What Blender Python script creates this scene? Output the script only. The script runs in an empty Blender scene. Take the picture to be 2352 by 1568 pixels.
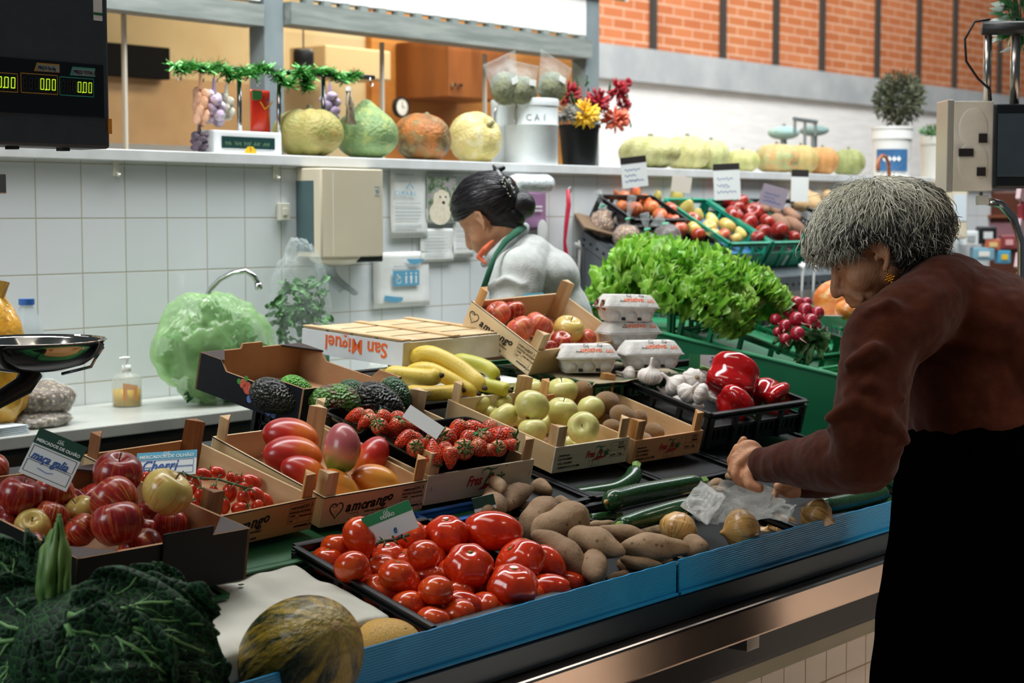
import bpy, bmesh, math, random
from math import sin, cos, pi, radians, sqrt, atan2, exp
from mathutils import Vector, Matrix, Euler, noise

V = Vector
COL = bpy.context.scene.collection
SC = bpy.context.scene

# ------------------------------------------------------------------ camera
F = 3900.0; CX, CY = 1176.0, 784.0
CAM = V((0, 0, 1.45)); AZ = radians(39.6); PT = radians(4.326)
FW = V((cos(AZ) * cos(PT), sin(AZ) * cos(PT), -sin(PT)))
RT = V((sin(AZ), -cos(AZ), 0)); UP = RT.cross(FW)
cd = bpy.data.cameras.new('camera'); cam = bpy.data.objects.new('camera', cd); COL.objects.link(cam)
cam.location = CAM; cam.rotation_euler = (pi / 2 - PT, 0, AZ - pi / 2)
cd.sensor_width = 36; cd.lens = F / 2352 * 36; cd.clip_start = .05; cd.clip_end = 200
cd.dof.use_dof = True; cd.dof.focus_distance = 3.35; cd.dof.aperture_fstop = 6.3
SC.camera = cam

# ------------------------------------------------------------------ world, lights, exposure
SC.view_settings.view_transform = 'Standard'; SC.view_settings.look = 'None'
SC.view_settings.gamma = 1; SC.view_settings.use_curve_mapping = False
SC.view_settings.exposure = 0.0
w = bpy.data.worlds.new('world'); SC.world = w; w.use_nodes = True
bg = w.node_tree.nodes['Background']; bg.inputs[0].default_value = (.62, .78, .88, 1); bg.inputs[1].default_value = .085

def area(name, loc, target, sx, sy, power, col=(1, 1, 1), spread=180):
    l = bpy.data.lights.new(name, 'AREA'); l.shape = 'RECTANGLE'; l.size = sx; l.size_y = sy
    l.energy = power; l.color = col; l.spread = radians(spread)
    o = bpy.data.objects.new(name, l); COL.objects.link(o); o.location = loc
    o.rotation_euler = (V(target) - V(loc)).to_track_quat('-Z', 'Y').to_euler()
    return o
# roof skylights of the market hall (daylight from above) and separate area lights
area('wall_fill', (4.0, 3.3, 4.4), (4.2, 4.1, .9), 7.5, .7, 185, (.95, .98, 1), 150)  # fill light added over the aisle to brighten the tiled wall
area('hall_fill', (6.0, 3.0, 5.6), (7.0, 8.0, 1.8), 11, 2.2, 400, (.95, .98, 1), 150)  # added fill, tilted at the upright surfaces behind the ledge, past the display
area('skylight_front', (1.7, 2.5, 4.4), (2.7, 2.6, .8), 3.2, .8, 36, (1, .90, .78))
area('skylight_hall', (14, 8.0, 8.5), (16, 12, 1.5), 20, 3, 2250, (.97, .98, 1))
area('left_area', (-1.5, 3.3, 2.8), (3.4, 3.9, 1.2), 1.6, 1.6, 55, (.86, .95, 1))  # area light from the left end of the aisle
area('floor_fill', (4.3, -.9, 4.6), (4.3, -.2, 0), 2.6, 1.2, 105, (1, .86, .74), 58)  # added warm spot on the floor, so the front rail mirrors it brightly

# ------------------------------------------------------------------ pixel -> place helpers (only used to read positions off the picture)
def ray(x, y): return FW + RT * ((x - CX) / F) + UP * (-(y - CY) / F)
def at(x, y, d): return CAM + ray(x, y) * d
def onp(x, y, n, c):
    r = ray(x, y); n = V(n); return CAM + r * ((c - n.dot(CAM)) / n.dot(r))
def onY(x, y, Y): return onp(x, y, (0, 1, 0), Y)
def onX(x, y, X): return onp(x, y, (1, 0, 0), X)
def onz(x, y, z): return onp(x, y, (0, 0, 1), z)
TS = math.tan(radians(13))
def onS(x, y, h=0): return onp(x, y, (0, -TS, 1), .77 - TS * 1.85 + h)
def zS(Y): return .77 + TS * (Y - 1.85)
def dep(p): return (V(p) - CAM).dot(FW)
def RX(a): return Matrix.Rotation(a, 4, 'X')
def RY(a): return Matrix.Rotation(a, 4, 'Y')
def RZ(a): return Matrix.Rotation(a, 4, 'Z')
def TR(*v): return Matrix.Translation(V(v[0]) if len(v) == 1 else V(v))
def SCL(x, y=None, z=None):
    y = x if y is None else y; z = x if z is None else z
    return Matrix.Diagonal((x, y, z, 1))
def face_to(d, upv=(0, 0, 1)):            # matrix whose local +Z points along d, local Y near upv
    z = V(d).normalized(); x = V(upv).cross(z)
    if x.length < 1e-4: x = V((1, 0, 0))
    x.normalize(); y = z.cross(x)
    return Matrix(((x.x, y.x, z.x, 0), (x.y, y.y, z.y, 0), (x.z, y.z, z.z, 0), (0, 0, 0, 1)))

# ------------------------------------------------------------------ materials
def lin(c):
    if isinstance(c, str):
        c = tuple(int(c[i:i + 2], 16) / 255 for i in (0, 2, 4))
    return tuple((x / 12.92 if x <= .04045 else ((x + .055) / 1.055) ** 2.4) for x in c[:3]) + (1,)
class NT:
    def __init__(s, name):
        m = bpy.data.materials.new(name); m.use_nodes = True; s.m = m; s.t = m.node_tree
        s.b = s.t.nodes['Principled BSDF']; s.out = s.t.nodes['Material Output']
    def n(s, typ, **k):
        o = s.t.nodes.new(typ)
        for a, v in k.items(): setattr(o, a, v)
        return o
    def l(s, a, b): s.t.links.new(a, b)
    def tc(s, kind='Object'): return s.n('ShaderNodeTexCoord').outputs[kind]
    def val(s, sock, v):
        if hasattr(v, 'is_output'): s.l(v, sock)
        elif isinstance(v, str): sock.default_value = lin(v)
        else: sock.default_value = v
    def math(s, op, a, b=0, c=0):
        o = s.n('ShaderNodeMath', operation=op); s.val(o.inputs[0], a); s.val(o.inputs[1], b); s.val(o.inputs[2], c); return o.outputs[0]
    def mapr(s, v, a, b, c=0, d=1):
        o = s.n('ShaderNodeMapRange'); s.val(o.inputs[0], v)
        for i, x in enumerate((a, b, c, d)): o.inputs[i + 1].default_value = x
        return o.outputs[0]
    def mix(s, f, a, b, mode='MIX'):
        o = s.n('ShaderNodeMix', data_type='RGBA', blend_type=mode); s.val(o.inputs[0], f); s.val(o.inputs[6], a); s.val(o.inputs[7], b); return o.outputs[2]
    def noise(s, scale=5, detail=3, vec=None, rough=.55, dist=0):
        o = s.n('ShaderNodeTexNoise'); o.inputs['Scale'].default_value = scale; o.inputs['Detail'].default_value = detail
        o.inputs['Roughness'].default_value = rough; o.inputs['Distortion'].default_value = dist
        s.l(vec if vec is not None else s.tc(), o.inputs['Vector']); return o.outputs['Fac']
    def mapping(s, vec, sc=(1, 1, 1), loc=(0, 0, 0), rot=(0, 0, 0)):
        o = s.n('ShaderNodeMapping'); s.l(vec, o.inputs[0]); o.inputs['Scale'].default_value = sc
        o.inputs['Location'].default_value = loc; o.inputs['Rotation'].default_value = rot; return o.outputs[0]
    def ramp(s, f, stops):
        o = s.n('ShaderNodeValToRGB'); s.l(f, o.inputs[0]); e = o.color_ramp.elements
        while len(e) > len(stops): e.remove(e[-1])
        while len(e) < len(stops): e.new(.5)
        for q, (p, c) in zip(e, stops): q.position = p; q.color = lin(c) if isinstance(c, str) else (c, c, c, 1)
        return o.outputs[0]
    def xyz(s, vec=None):
        o = s.n('ShaderNodeSeparateXYZ'); s.l(vec if vec is not None else s.tc(), o.inputs[0]); return o.outputs
    def comb(s, x, y, z):
        o = s.n('ShaderNodeCombineXYZ'); s.val(o.inputs[0], x); s.val(o.inputs[1], y); s.val(o.inputs[2], z); return o.outputs[0]
    def rnd(s): return s.n('ShaderNodeObjectInfo').outputs['Random']
    def voro(s, scale, vec=None, feature='F1', out='Distance', rand=1):
        o = s.n('ShaderNodeTexVoronoi', feature=feature); o.inputs['Scale'].default_value = scale; o.inputs['Randomness'].default_value = rand
        s.l(vec if vec is not None else s.tc(), o.inputs['Vector']); return o.outputs[out]
    def bump(s, h, st=.3, dist=.01):
        o = s.n('ShaderNodeBump'); o.inputs['Strength'].default_value = st; o.inputs['Distance'].default_value = dist
        s.l(h, o.inputs['Height']); s.l(o.outputs[0], s.b.inputs['Normal'])
    def fin(s, col=None, rough=.5, metal=0, coat=0, spec=.5, sheen=0, sss=0, alpha=None):
        if col is not None: s.val(s.b.inputs['Base Color'], col)
        s.val(s.b.inputs['Roughness'], rough); s.b.inputs['Metallic'].default_value = metal
        s.b.inputs['Coat Weight'].default_value = coat; s.b.inputs['Coat Roughness'].default_value = .12
        s.b.inputs['Specular IOR Level'].default_value = spec
        s.b.inputs['Sheen Weight'].default_value = sheen
        if sss: s.b.inputs['Subsurface Weight'].default_value = sss; s.b.inputs['Subsurface Scale'].default_value = .006
        if alpha is not None: s.val(s.b.inputs['Alpha'], alpha)
        return s.m
MC = {}
def pm(name, c1, c2=None, scale=8, rough=.5, metal=0, bump=0, bscale=60, coat=0, spec=.5, stretch=(1, 1, 1), lo=.35, hi=.65, detail=3, **k):
    if name in MC: return MC[name]
    t = NT(name); v = t.mapping(t.tc(), stretch)
    if c2: col = t.mix(t.mapr(t.noise(scale, detail, v), lo, hi), c1, c2)
    else: col = c1
    if bump: t.bump(t.noise(bscale, 3, v), bump, .01)
    MC[name] = t.fin(col, rough, metal, coat, spec, **k); return MC[name]

# ------------------------------------------------------------------ mesh builder
class MB:
    def __init__(s): s.v = []; s.f = []; s.mi = []
    def add(s, vs, fs, mi=0, M=None):
        b = len(s.v)
        s.v += [M @ V(v) for v in vs] if M is not None else [V(v) for v in vs]
        for f in fs: s.f.append([b + i for i in f]); s.mi.append(mi)
        return s
    def box(s, lo, hi, mi=0, M=None):
        x0, y0, z0 = lo; x1, y1, z1 = hi
        return s.add([(x0, y0, z0), (x1, y0, z0), (x1, y1, z0), (x0, y1, z0), (x0, y0, z1), (x1, y0, z1), (x1, y1, z1), (x0, y1, z1)],
                     [(0, 3, 2, 1), (4, 5, 6, 7), (0, 1, 5, 4), (1, 2, 6, 5), (2, 3, 7, 6), (3, 0, 4, 7)], mi, M)
    def prism(s, pts, z0, z1, mi=0, M=None):
        n = len(pts); vs = [(x, y, z0) for x, y in pts] + [(x, y, z1) for x, y in pts]
        fs = [tuple(range(n))[::-1], tuple(range(n, 2 * n))] + [(i, (i + 1) % n, n + (i + 1) % n, n + i) for i in range(n)]
        return s.add(vs, fs, mi, M)
    def tube(s, pts, r, n=8, mi=0, cap=True, M=None, flat=1.0):
        pts = [V(p) for p in pts]; k = len(pts); r = [r] * k if not hasattr(r, '__len__') else list(r)
        vs = []; ref = None
        for i, p in enumerate(pts):
            t = (pts[min(i + 1, k - 1)] - pts[max(i - 1, 0)])
            t = t.normalized() if t.length > 1e-9 else V((0, 0, 1))
            if ref is None: ref = t.orthogonal().normalized()
            a = (ref - t * ref.dot(t)); a = a.normalized() if a.length > 1e-6 else t.orthogonal().normalized(); ref = a
            b = t.cross(a)
            for j in range(n):
                q = 2 * pi * j / n; vs.append(p + (a * cos(q) + b * sin(q) * flat) * r[i])
        fs = [(i * n + j, i * n + (j + 1) % n, (i + 1) * n + (j + 1) % n, (i + 1) * n + j) for i in range(k - 1) for j in range(n)]
        if cap: fs += [tuple(range(n))[::-1], tuple(range((k - 1) * n, k * n))]
        return s.add(vs, fs, mi, M)
    def lathe(s, prof, n=24, mi=0, M=None, fn=None, cap=True):
        vs = []
        for (r, z) in prof:
            for j in range(n):
                a = 2 * pi * j / n; p = V((r * cos(a), r * sin(a), z)); vs.append(fn(p, a) if fn else p)
        k = len(prof)
        fs = [(i * n + j, i * n + (j + 1) % n, (i + 1) * n + (j + 1) % n, (i + 1) * n + j) for i in range(k - 1) for j in range(n)]
        if cap:
            if prof[0][0] > 1e-5: fs.append(tuple(range(n))[::-1])
            if prof[-1][0] > 1e-5: fs.append(tuple(range((k - 1) * n, k * n)))
        return s.add(vs, fs, mi, M)
    def sph(s, c=(0, 0, 0), r=(1, 1, 1), nu=24, nv=14, mi=0, M=None, fn=None):
        r = (r, r, r) if not hasattr(r, '__len__') else r; c = V(c); vs = [(c + V((0, 0, -r[2])))]; D = [V((0, 0, -1))]
        for i in range(1, nv):
            t = pi * i / nv - pi / 2
            for j in range(nu):
                a = 2 * pi * j / nu; D.append(V((cos(t) * cos(a), cos(t) * sin(a), sin(t)))); vs.append(c + V((D[-1].x * r[0], D[-1].y * r[1], D[-1].z * r[2])))
        D.append(V((0, 0, 1))); vs.append(c + V((0, 0, r[2])))
        if fn: vs = [fn(v, d) for v, d in zip(vs, D)]
        fs = [(0, 1 + (j + 1) % nu, 1 + j) for j in range(nu)]
        for i in range(nv - 2):
            for j in range(nu): fs.append((1 + i * nu + j, 1 + i * nu + (j + 1) % nu, 1 + (i + 1) * nu + (j + 1) % nu, 1 + (i + 1) * nu + j))
        L = len(vs) - 1; b = 1 + (nv - 2) * nu
        fs += [(b + j, b + (j + 1) % nu, L) for j in range(nu)]
        return s.add(vs, fs, mi, M)
    def grid(s, fn, nu, nv, mi=0, M=None, wrap=False):
        vs = [fn(i / nu, j / nv) for j in range(nv + 1) for i in range(nu + (0 if wrap else 1))]
        w_ = nu if wrap else nu + 1
        fs = [(j * w_ + i, j * w_ + (i + 1) % w_, (j + 1) * w_ + (i + 1) % w_, (j + 1) * w_ + i) for j in range(nv) for i in range(nu)]
        return s.add(vs, fs, mi, M)
    def sheet(s, fn, nu, nv, th, mi=0, M=None):           # a thick sheet: fn(u,v) -> point, thickened downwards
        g = MB().grid(fn, nu, nv); n = len(g.v); off = [V((0, 0, 0)) for _ in range(n)]
        for f in g.f:
            a, b, c = (g.v[f[0]], g.v[f[1]], g.v[f[3]]); q = (b - a).cross(c - a)
            if q.length > 1e-12:
                q.normalize()
                for i in f: off[i] += q
        lo = [p - (o.normalized() if o.length > 0 else V((0, 0, 1))) * th for p, o in zip(g.v, off)]
        fs = [list(f) for f in g.f] + [[n + i for i in f][::-1] for f in g.f]; W = nu + 1
        rim = [j for j in range(W)] + [j * W + nu for j in range(1, nv + 1)] + [nv * W + nu - j for j in range(1, nu + 1)] + [(nv - j) * W for j in range(1, nv)]
        for i in range(len(rim)): a, b = rim[i], rim[(i + 1) % len(rim)]; fs.append([b, a, n + a, n + b])
        return s.add(g.v + lo, fs, mi, M)
    def text(s, body, size, M, mi=0, shear=0, ext=.0004, align='LEFT', bold=0, sx=1, sp=1):
        c = bpy.data.curves.new('t', 'FONT'); c.body = body; c.size = size; c.shear = shear; c.extrude = ext
        c.align_x = align; c.offset = bold; c.resolution_u = 3; c.space_character = sp
        o = bpy.data.objects.new('t', c); COL.objects.link(o); bpy.context.view_layer.update()
        me = bpy.data.meshes.new_from_object(o.evaluated_get(bpy.context.evaluated_depsgraph_get()))
        s.add([v.co.copy() for v in me.vertices], [list(p.vertices) for p in me.polygons], mi, M @ SCL(sx, 1, 1))
        bpy.data.objects.remove(o); bpy.data.curves.remove(c); bpy.data.meshes.remove(me); return s
    def mesh(s, name, mats, smooth=False):
        me = bpy.data.meshes.new(name); me.from_pydata([tuple(v) for v in s.v], [], s.f)
        mats = mats if isinstance(mats, (list, tuple)) else [mats]
        for m in mats: me.materials.append(m)
        me.polygons.foreach_set('material_index', s.mi)
        me.polygons.foreach_set('use_smooth', [bool(smooth)] * len(s.f)); me.update()
        if smooth and smooth is not True: me.set_sharp_from_angle(angle=radians(smooth))
        return me
    def build(s, name, mats, parent=None, smooth=False, M=None, bevel=0, label=None, solid=0, sub=0):
        o = bpy.data.objects.new(name, s.mesh(name, mats, smooth)); COL.objects.link(o)
        if M is not None: o.matrix_basis = M
        if parent is not None: o.parent = parent
        if label: o['label'] = label
        if solid: q = o.modifiers.new('s', 'SOLIDIFY'); q.thickness = solid; q.offset = 0
        if bevel: q = o.modifiers.new('b', 'BEVEL'); q.width = bevel; q.segments = 2; q.limit_method = 'ANGLE'
        if sub: q = o.modifiers.new('u', 'SUBSURF'); q.levels = sub; q.render_levels = sub
        return o

def thing(name, label, cat, M=None, group=None):
    o = bpy.data.objects.new(name, None); o.empty_display_size = .05; COL.objects.link(o)
    if M is not None: o.matrix_basis = M if isinstance(M, Matrix) else TR(M)
    return tag(o, label, cat, group)
def tag(o, label, cat, group=None, kind=None):
    o['label'] = label; o['category'] = cat
    if group: o['group'] = group
    if kind: o['kind'] = kind
    return o
def st(o):
    o['kind'] = 'structure'; return o
KIDS = {}
def copy_tree(o, parent=None):
    c = o.copy(); COL.objects.link(c)
    if parent is not None: c.parent = parent
    for ch in list(o.children): copy_tree(ch, c)
    return c
PROTO_USED = {}
def inst(proto, M, label, cat=None, group=None):
    """first use moves the prototype itself, later uses copy it"""
    if proto.name not in PROTO_USED: PROTO_USED[proto.name] = 1; c = proto
    else: c = copy_tree(proto)
    c.matrix_basis = M; c['label'] = label
    if cat: c['category'] = cat
    if group: c['group'] = group
    return c
ORD = ['leftmost', 'second from the left', 'third from the left', 'fourth from the left', 'fifth from the left', 'sixth from the left', 'seventh from the left', 'eighth from the left', 'ninth from the left', 'tenth from the left']
def rowlabels(items, desc, where, rows=3, names=None):
    """items: list of (px,py,...). A label for each from its row and its place in the row."""
    ys = sorted((it[1], i) for i, it in enumerate(items)); n = len(items); rows = min(rows, max(1, n // 2)) if n > 3 else 1
    names = names or {1: [''], 2: ['upper row', 'lower row'], 3: ['back row', 'middle row', 'front row'], 4: ['back row', 'second row back', 'third row back', 'front row'], 5: ['topmost row', 'upper row', 'middle row', 'lower row', 'bottom row']}[rows]
    out = [None] * n
    for r in range(rows):
        grp = [i for _, i in ys[r * n // rows:(r + 1) * n // rows]]; grp.sort(key=lambda i: items[i][0])
        for k, i in enumerate(grp):
            o = 'rightmost' if (k == len(grp) - 1 and k > 0) else ORD[min(k, 9)]
            if len(grp) == 1: o = 'the only one'
            dd = desc[i] if isinstance(desc, (list, tuple)) else desc
            out[i] = dd + ' ' + where + (', ' + names[r] if names[r] else '') + ', ' + o
    return out
R = random.Random(7)

# shared materials
wood = pm('pale_poplar_wood', 'd9bd92', 'c39f6e', 14, .62, stretch=(1, .08, 1), bump=.1, bscale=30)
woodx = pm('pale_poplar_board', 'dfc9a4', 'c9a878', 12, .6, stretch=(.12, 1, 1.6), bump=.1, bscale=30)
wood2x = pm('honey_poplar_board', 'c99a62', 'b07f48', 12, .6, stretch=(.12, 1, 1.6), bump=.1, bscale=30)
white_woodx = pm('whitish_poplar_board', 'e6dcc6', 'cfbf9f', 10, .6, stretch=(.12, 1, 1.6), bump=.1, bscale=30)
endwood = pm('post_pine_wood', 'cf9f62', 'a9743c', 60, .6, stretch=(1, 1, .06), bump=.15, bscale=60)
palepost = pm('post_pale_wood', 'dcc39a', 'b98f5c', 40, .6, stretch=(1, 1, .08), bump=.1, bscale=60)
darkpost = pm('post_brown_wood', '9a6230', '6b3c18', 90, .6, stretch=(1, 1, .04), bump=.2, bscale=60)
blackpl = pm('black_plastic', '07080a', '0d0f12', 30, .42, bump=.05, bscale=40)
greenpl = pm('green_plastic', '177a4e', '1e8a58', 12, .38)
tealpl = pm('teal_plastic', '0f8f70', '16a07e', 12, .4)
dkgreenpl = pm('dark_green_plastic', '1d5a33', '27683a', 20, .5)
blackpr = pm('black_print', '1c1613', rough=.7)
redpr = pm('red_print', 'b3202c', rough=.6)
greenpr = pm('green_print', '17683f', rough=.6)
orangepr = pm('orange_print', 'ef6a2c', rough=.6)
whitep = pm('white_paper', 'eef0ec', 'e2e4e0', 10, .7)
steel = pm('stainless_steel', 'b8b4ae', 'a9a39b', 6, .28, 1, stretch=(.1, 1, 1))
chrome = pm('chrome', 'c9c9c9', rough=.12, metal=1)
card = pm('brown_cardboard', 'b58a62', 'a67b55', 8, .8, bump=.1, bscale=120)
# ------------------------------------------------------------------ setting
def tile_mat(name, c, c2, g, pitch, off, rough=.22, zp=None, zo=0):
    t = NT(name); p = t.xyz(); zp = zp or pitch
    def line(v, o, pt):
        f = t.math('FRACT', t.math('DIVIDE', t.math('SUBTRACT', v, o), pt))
        d = t.math('MULTIPLY', t.math('MINIMUM', f, t.math('SUBTRACT', 1, f)), pt)
        return t.mapr(d, .0012, .0026)
    m = t.math('MULTIPLY', line(p[0], off, pitch), line(p[2], zo, zp))
    cell = t.comb(t.math('FLOOR', t.math('DIVIDE', t.math('SUBTRACT', p[0], off), pitch)), 0, t.math('FLOOR', t.math('DIVIDE', t.math('SUBTRACT', p[2], zo), zp)))
    wn = t.n('ShaderNodeTexWhiteNoise'); t.l(cell, wn.inputs[0])
    col = t.mix(m, g, t.mix(wn.outputs[0], c, c2))
    t.bump(m, .25, .003)
    return t.fin(col, t.mapr(m, 0, 1, .7, rough))
tile_w = tile_mat('glazed_white_tile', 'e2e7e8', 'dde3e4', 'b3b09f', .1533, 2.805, zp=.157, zo=.0213)
# hall
MB().box((-3, -3, -.1), (45, 14, 0)).build('floor', pm('grey_floor', 'a89f94', '9c938a', 3, .4)); st(bpy.data.objects['floor'])
wall = MB().box((-1, 4.04, 0), (9.6, 4.20, 1.60)).build('wall_stall', tile_w); st(wall)
led = MB().box((-1, 4.012, 1.60), (9.6, 4.32, 1.634)).build('trim_1', pm('white_ledge_stone', 'e6e9e9', 'd5d8d6', 9, .3), bevel=.003); st(led)
# far brick wall of the hall
t = NT('orange_brick'); b = t.n('ShaderNodeTexBrick'); b.inputs['Scale'].default_value = 1
b.inputs['Brick Width'].default_value = .42; b.inputs['Row Height'].default_value = .125; b.inputs['Mortar Size'].default_value = .012
b.inputs['Color1'].default_value = lin('c97c4c'); b.inputs['Color2'].default_value = lin('b86a3a'); b.inputs['Mortar'].default_value = lin('d8b090')
v = t.xyz(); t.l(t.comb(v[0], v[2], 0), b.inputs['Vector']); nb = t.noise(1.2, 2)
brick = t.fin(t.mix(t.mapr(nb, .3, .7), b.outputs[0], t.mix(.35, b.outputs[0], 'a85030')), .8)
wb = MB().box((8, 12, 3.42), (44, 12.3, 8)).build('wall_back', brick); st(wb)
st(MB().box((8, 11.9, 3.02), (44, 12.3, 3.42)).build('trim_2', pm('grey_concrete', '9ea2a2', 'b1b4b2', 2, .8)))
st(MB().box((8, 12.0, 0), (44, 12.3, 3.02)).build('wall_lower', pm('white_brick_paint', 'f1efea', 'e3e1dc', 6, .5, stretch=(.3, 1, 3))))
dk = pm('dark_joint_metal', '3c3833', rough=.6)
for i, x in enumerate((1500, 1660, 1782, 1888, 2015, 2110, 2193, 2296)):
    X = onY(x, 120, 11.97).x
    st(MB().box((X - .045, 11.94, 3.42), (X + .045, 12.02, 8)).build('trim_%d' % (i + 3), dk))
# booth behind the ledge
grey = pm('grey_painted_steel', '6d787b', '7b8688', 4, .45)
zb = lambda x, y: onY(x, y, 5.5).z
wh = pm('white_shutter_panel', 'f3f2ee', 'e9e8e3', 3, .4)
def post(x0, x1, zt, Y=5.5, nm='grey'):
    a, b = onY(x0, 100, Y).x, onY(x1, 100, Y).x
    o = thing('support_post', 'grey steel post of the booth, %s of the two behind the ledge' % nm, 'post', (a, Y, 0))
    MB().box((0, 0, 0), (b - a, .1, zt)).build('upright', grey, o, bevel=.004)
    MB().box((-.03, -.02, 0), (b - a + .03, .14, .02)).build('foot_plate', grey, o)
post(608, 652, 3.4, nm='left'); post(1347, 1377, 3.4, nm='right')
bx0, bx1, bxm = onY(100, 100, 5.5).x, onY(1352, 100, 5.5).x, onY(640, 60, 5.5).x
bo = thing('shop_booth', 'glass fronted shop booth with warm wooden interior behind the white ledge', 'booth', (bx0, 5.5, 0))
def BB(lo, hi, nm, m, bv=0, lab=None, par=None):
    d = V((bx0, 5.5, 0)) if par is None else V((0, 0, 0))
    return MB().box(V(lo) - V((bx0, 5.5, 0)), V(hi) - V((bx0, 5.5, 0))).build(nm, m, par or bo, bevel=bv, label=lab)
beam_m = pm('weathered_rail', '6e7672', '8b918b', 30, .6, stretch=(.1, 1, 1))
BB((bx0, 5.48, 2.245), (onY(600, 50, 5.5).x, 5.60, 2.335), 'roller_rail', beam_m)
BB((onY(655, 50, 5.5).x, 5.46, 2.265), (bx1 - .02, 5.60, 2.36), 'roller_rail', beam_m)
BB((onY(655, 50, 5.5).x, 5.50, 2.385), (bx1 - .02, 5.56, 2.585), 'sign_panel', wh, .004, 'white fascia panel')
BB((bx0, 5.50, 2.35), (onY(600, 50, 5.5).x, 5.56, 2.6), 'sign_panel', wh, .004, 'white fascia panel')
BB((bx0, 5.46, 2.60), (bx1 + .1, 5.58, 2.68), 'top_rail', grey)
for i in range(16):                                  # lugs of the shutter track
    x = onY(700 + i * 42, 70, 5.5).x; BB((x, 5.49, 2.355), (x + .045, 5.53, 2.388), 'track_lug', beam_m)
beige = pm('beige_panel', 'd3c19a', 'c9b48a', 3, .6); bw = pm('beige_lower_panel', 'ad8c63', 'b9976d', 5, .5)
BB((bx0, 7.5, 0), (onY(880, 100, 7.5).x, 7.6, 3.2), 'back_panel', beige)
wkb = pm('warm_wood_planks', 'c98a3c', 'a8672a', 5, .6, stretch=(.3, 1, 1), bump=.2, bscale=5)
BB((onY(840, 100, 7.5).x, 7.45, 0), (onY(1345, 100, 7.5).x, 7.6, 3.2), 'plank_panel', wkb)
BB((bx0, 7.40, 0), (onY(600, 100, 7.4).x, 7.46, onY(400, 180, 7.4).z), 'lower_panel', bw)
BB((bx0, 6.2, 0), (onY(520, 335, 6.2).x, 6.3, onY(300, 330, 6.2).z), 'white_counter', wh)
BB((bx0 - .1, 5.6, 0), (bx0, 7.5, 3.2), 'side_panel', beige); None
BB((bx0, 5.6, 3.1), (bx1 + .05, 7.6, 3.2), 'booth_roof', beige)
a, b2 = onY(255, 100, 7.38), onY(378, 184, 7.38)
BB((a.x - .3, 7.33, b2.z), (b2.x, 7.39, a.z), 'black_screen', pm('black_screen_glass', '060505', rough=.6, spec=.1), .004)
cb = BB((onY(975, 100, 7.2).x, 7.0, onY(1000, 226, 7.2).z), (onY(1117, 100, 7.2).x, 7.44, onY(1000, 96, 7.2).z), 'wall_cupboard', pm('dark_cabinet_wood', '8a5226', '6d3d1a', 6, .45, stretch=(1, 1, .2)), .004)
cbx = (onY(1045, 100, 7.0).x)
for dx in (-.03, .03): BB((cbx + dx - .012, 6.975, onY(1045, 200, 7).z), (cbx + dx + .012, 7.0, onY(1045, 192, 7).z), 'cupboard_knob', chrome, par=cb)
gl = NT('booth_glass'); gl.fin('0c0d0d', .03, alpha=.07); gl.m.blend_method = 'HASHED' if hasattr(gl.m, 'blend_method') else None
for x0, x1 in ((bx0, onY(291, 100, 5.62).x), (onY(293, 100, 5.62).x, onY(600, 100, 5.62).x), (onY(655, 100, 5.62).x, onY(882, 100, 5.62).x), (onY(885, 100, 5.62).x, onY(1118, 100, 5.62).x), (onY(1121, 100, 5.62).x, bx1)):
    BB((x0, 5.615, 1.3), (x1, 5.622, 2.25), 'glass_pane', gl.m)
for x in (292, 884, 1120): q = onY(x, 100, 5.6).x; BB((q - .006, 5.61, 1.3), (q + .006, 5.63, 2.25), 'pane_joint', pm('pane_edge', 'b9b0a0', rough=.4))
hd = thing('shop_door_header', 'pale horizontal door header panel inside the booth', 'panel', (0, 0, 0))
q = onY(870, 120, 7.1); q2 = onY(720, 175, 7.1)
MB().box((q2.x, 7.0, q2.z), (q.x, 7.3, q.z)).build('header_board', pm('pale_header', 'cdb48a', rough=.5), hd, bevel=.01)
lb = bpy.data.lights.new('booth_lamp', 'AREA'); lb.size = 2.5; lb.size_y = .3; lb.shape = 'RECTANGLE'; lb.energy = 45; lb.color = (1, .86, .62)
lo_ = bpy.data.objects.new('booth_lamp', lb); COL.objects.link(lo_); lo_.location = (7.2, 6.6, 3.0)
# pendant lamp, clock, garlic hooks behind the ledge
p = onY(697, 135, 6.6); pe = thing('pendant_lamp', 'small black drum pendant lamp hanging inside the booth', 'lamp', p)
bl = pm('black_metal_matt', '1b1d1f', rough=.5)
MB().lathe([(.0, .055), (.05, .05), (.055, .03), (.055, -.05), (.048, -.05), (.045, .02)], 20).build('lamp_shade', bl, pe, True)
MB().tube([(0, 0, .05), (0, 0, .5)], .004).build('lamp_cord', bl, pe)
p = onY(921, 246, 7.30); ck = thing('wall_clock', 'round wall clock with dark rim and white face', 'clock', TR(p) @ RX(pi / 2))
MB().lathe([(.0, -.02), (.062, -.02), (.066, 0), (.062, .014), (.052, .014), (.052, .006), (0, .006)], 28).build('clock_rim', bl, ck, 30)
MB().lathe([(0, .007), (.052, .007), (.052, .009), (0, .009)], 24).build('clock_face', whitep, ck)
MB().box((-.002, 0, .01), (.002, .035, .012)).box((0, -.002, .01), (.025, .002, .012)).build('clock_hand', bl, ck)
# emergency exit sign (its lower edge) and a strip light at the top
p = onY(1420, -2, 9.0); ex = thing('exit_sign', 'green emergency sign hanging at the top edge above the brick wall', 'sign', p)
MB().box((-.09, -.01, -.01), (.09, .01, .1)).build('sign_board', greenpr, ex)
MB().box((.1, -.01, -.01), (.14, .01, .1)).build('sign_end', whitep, ex)
st(MB().box((30.5, 11.5, 6.35), (44, 11.8, 6.6)).build('trim_20', whitep))
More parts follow.
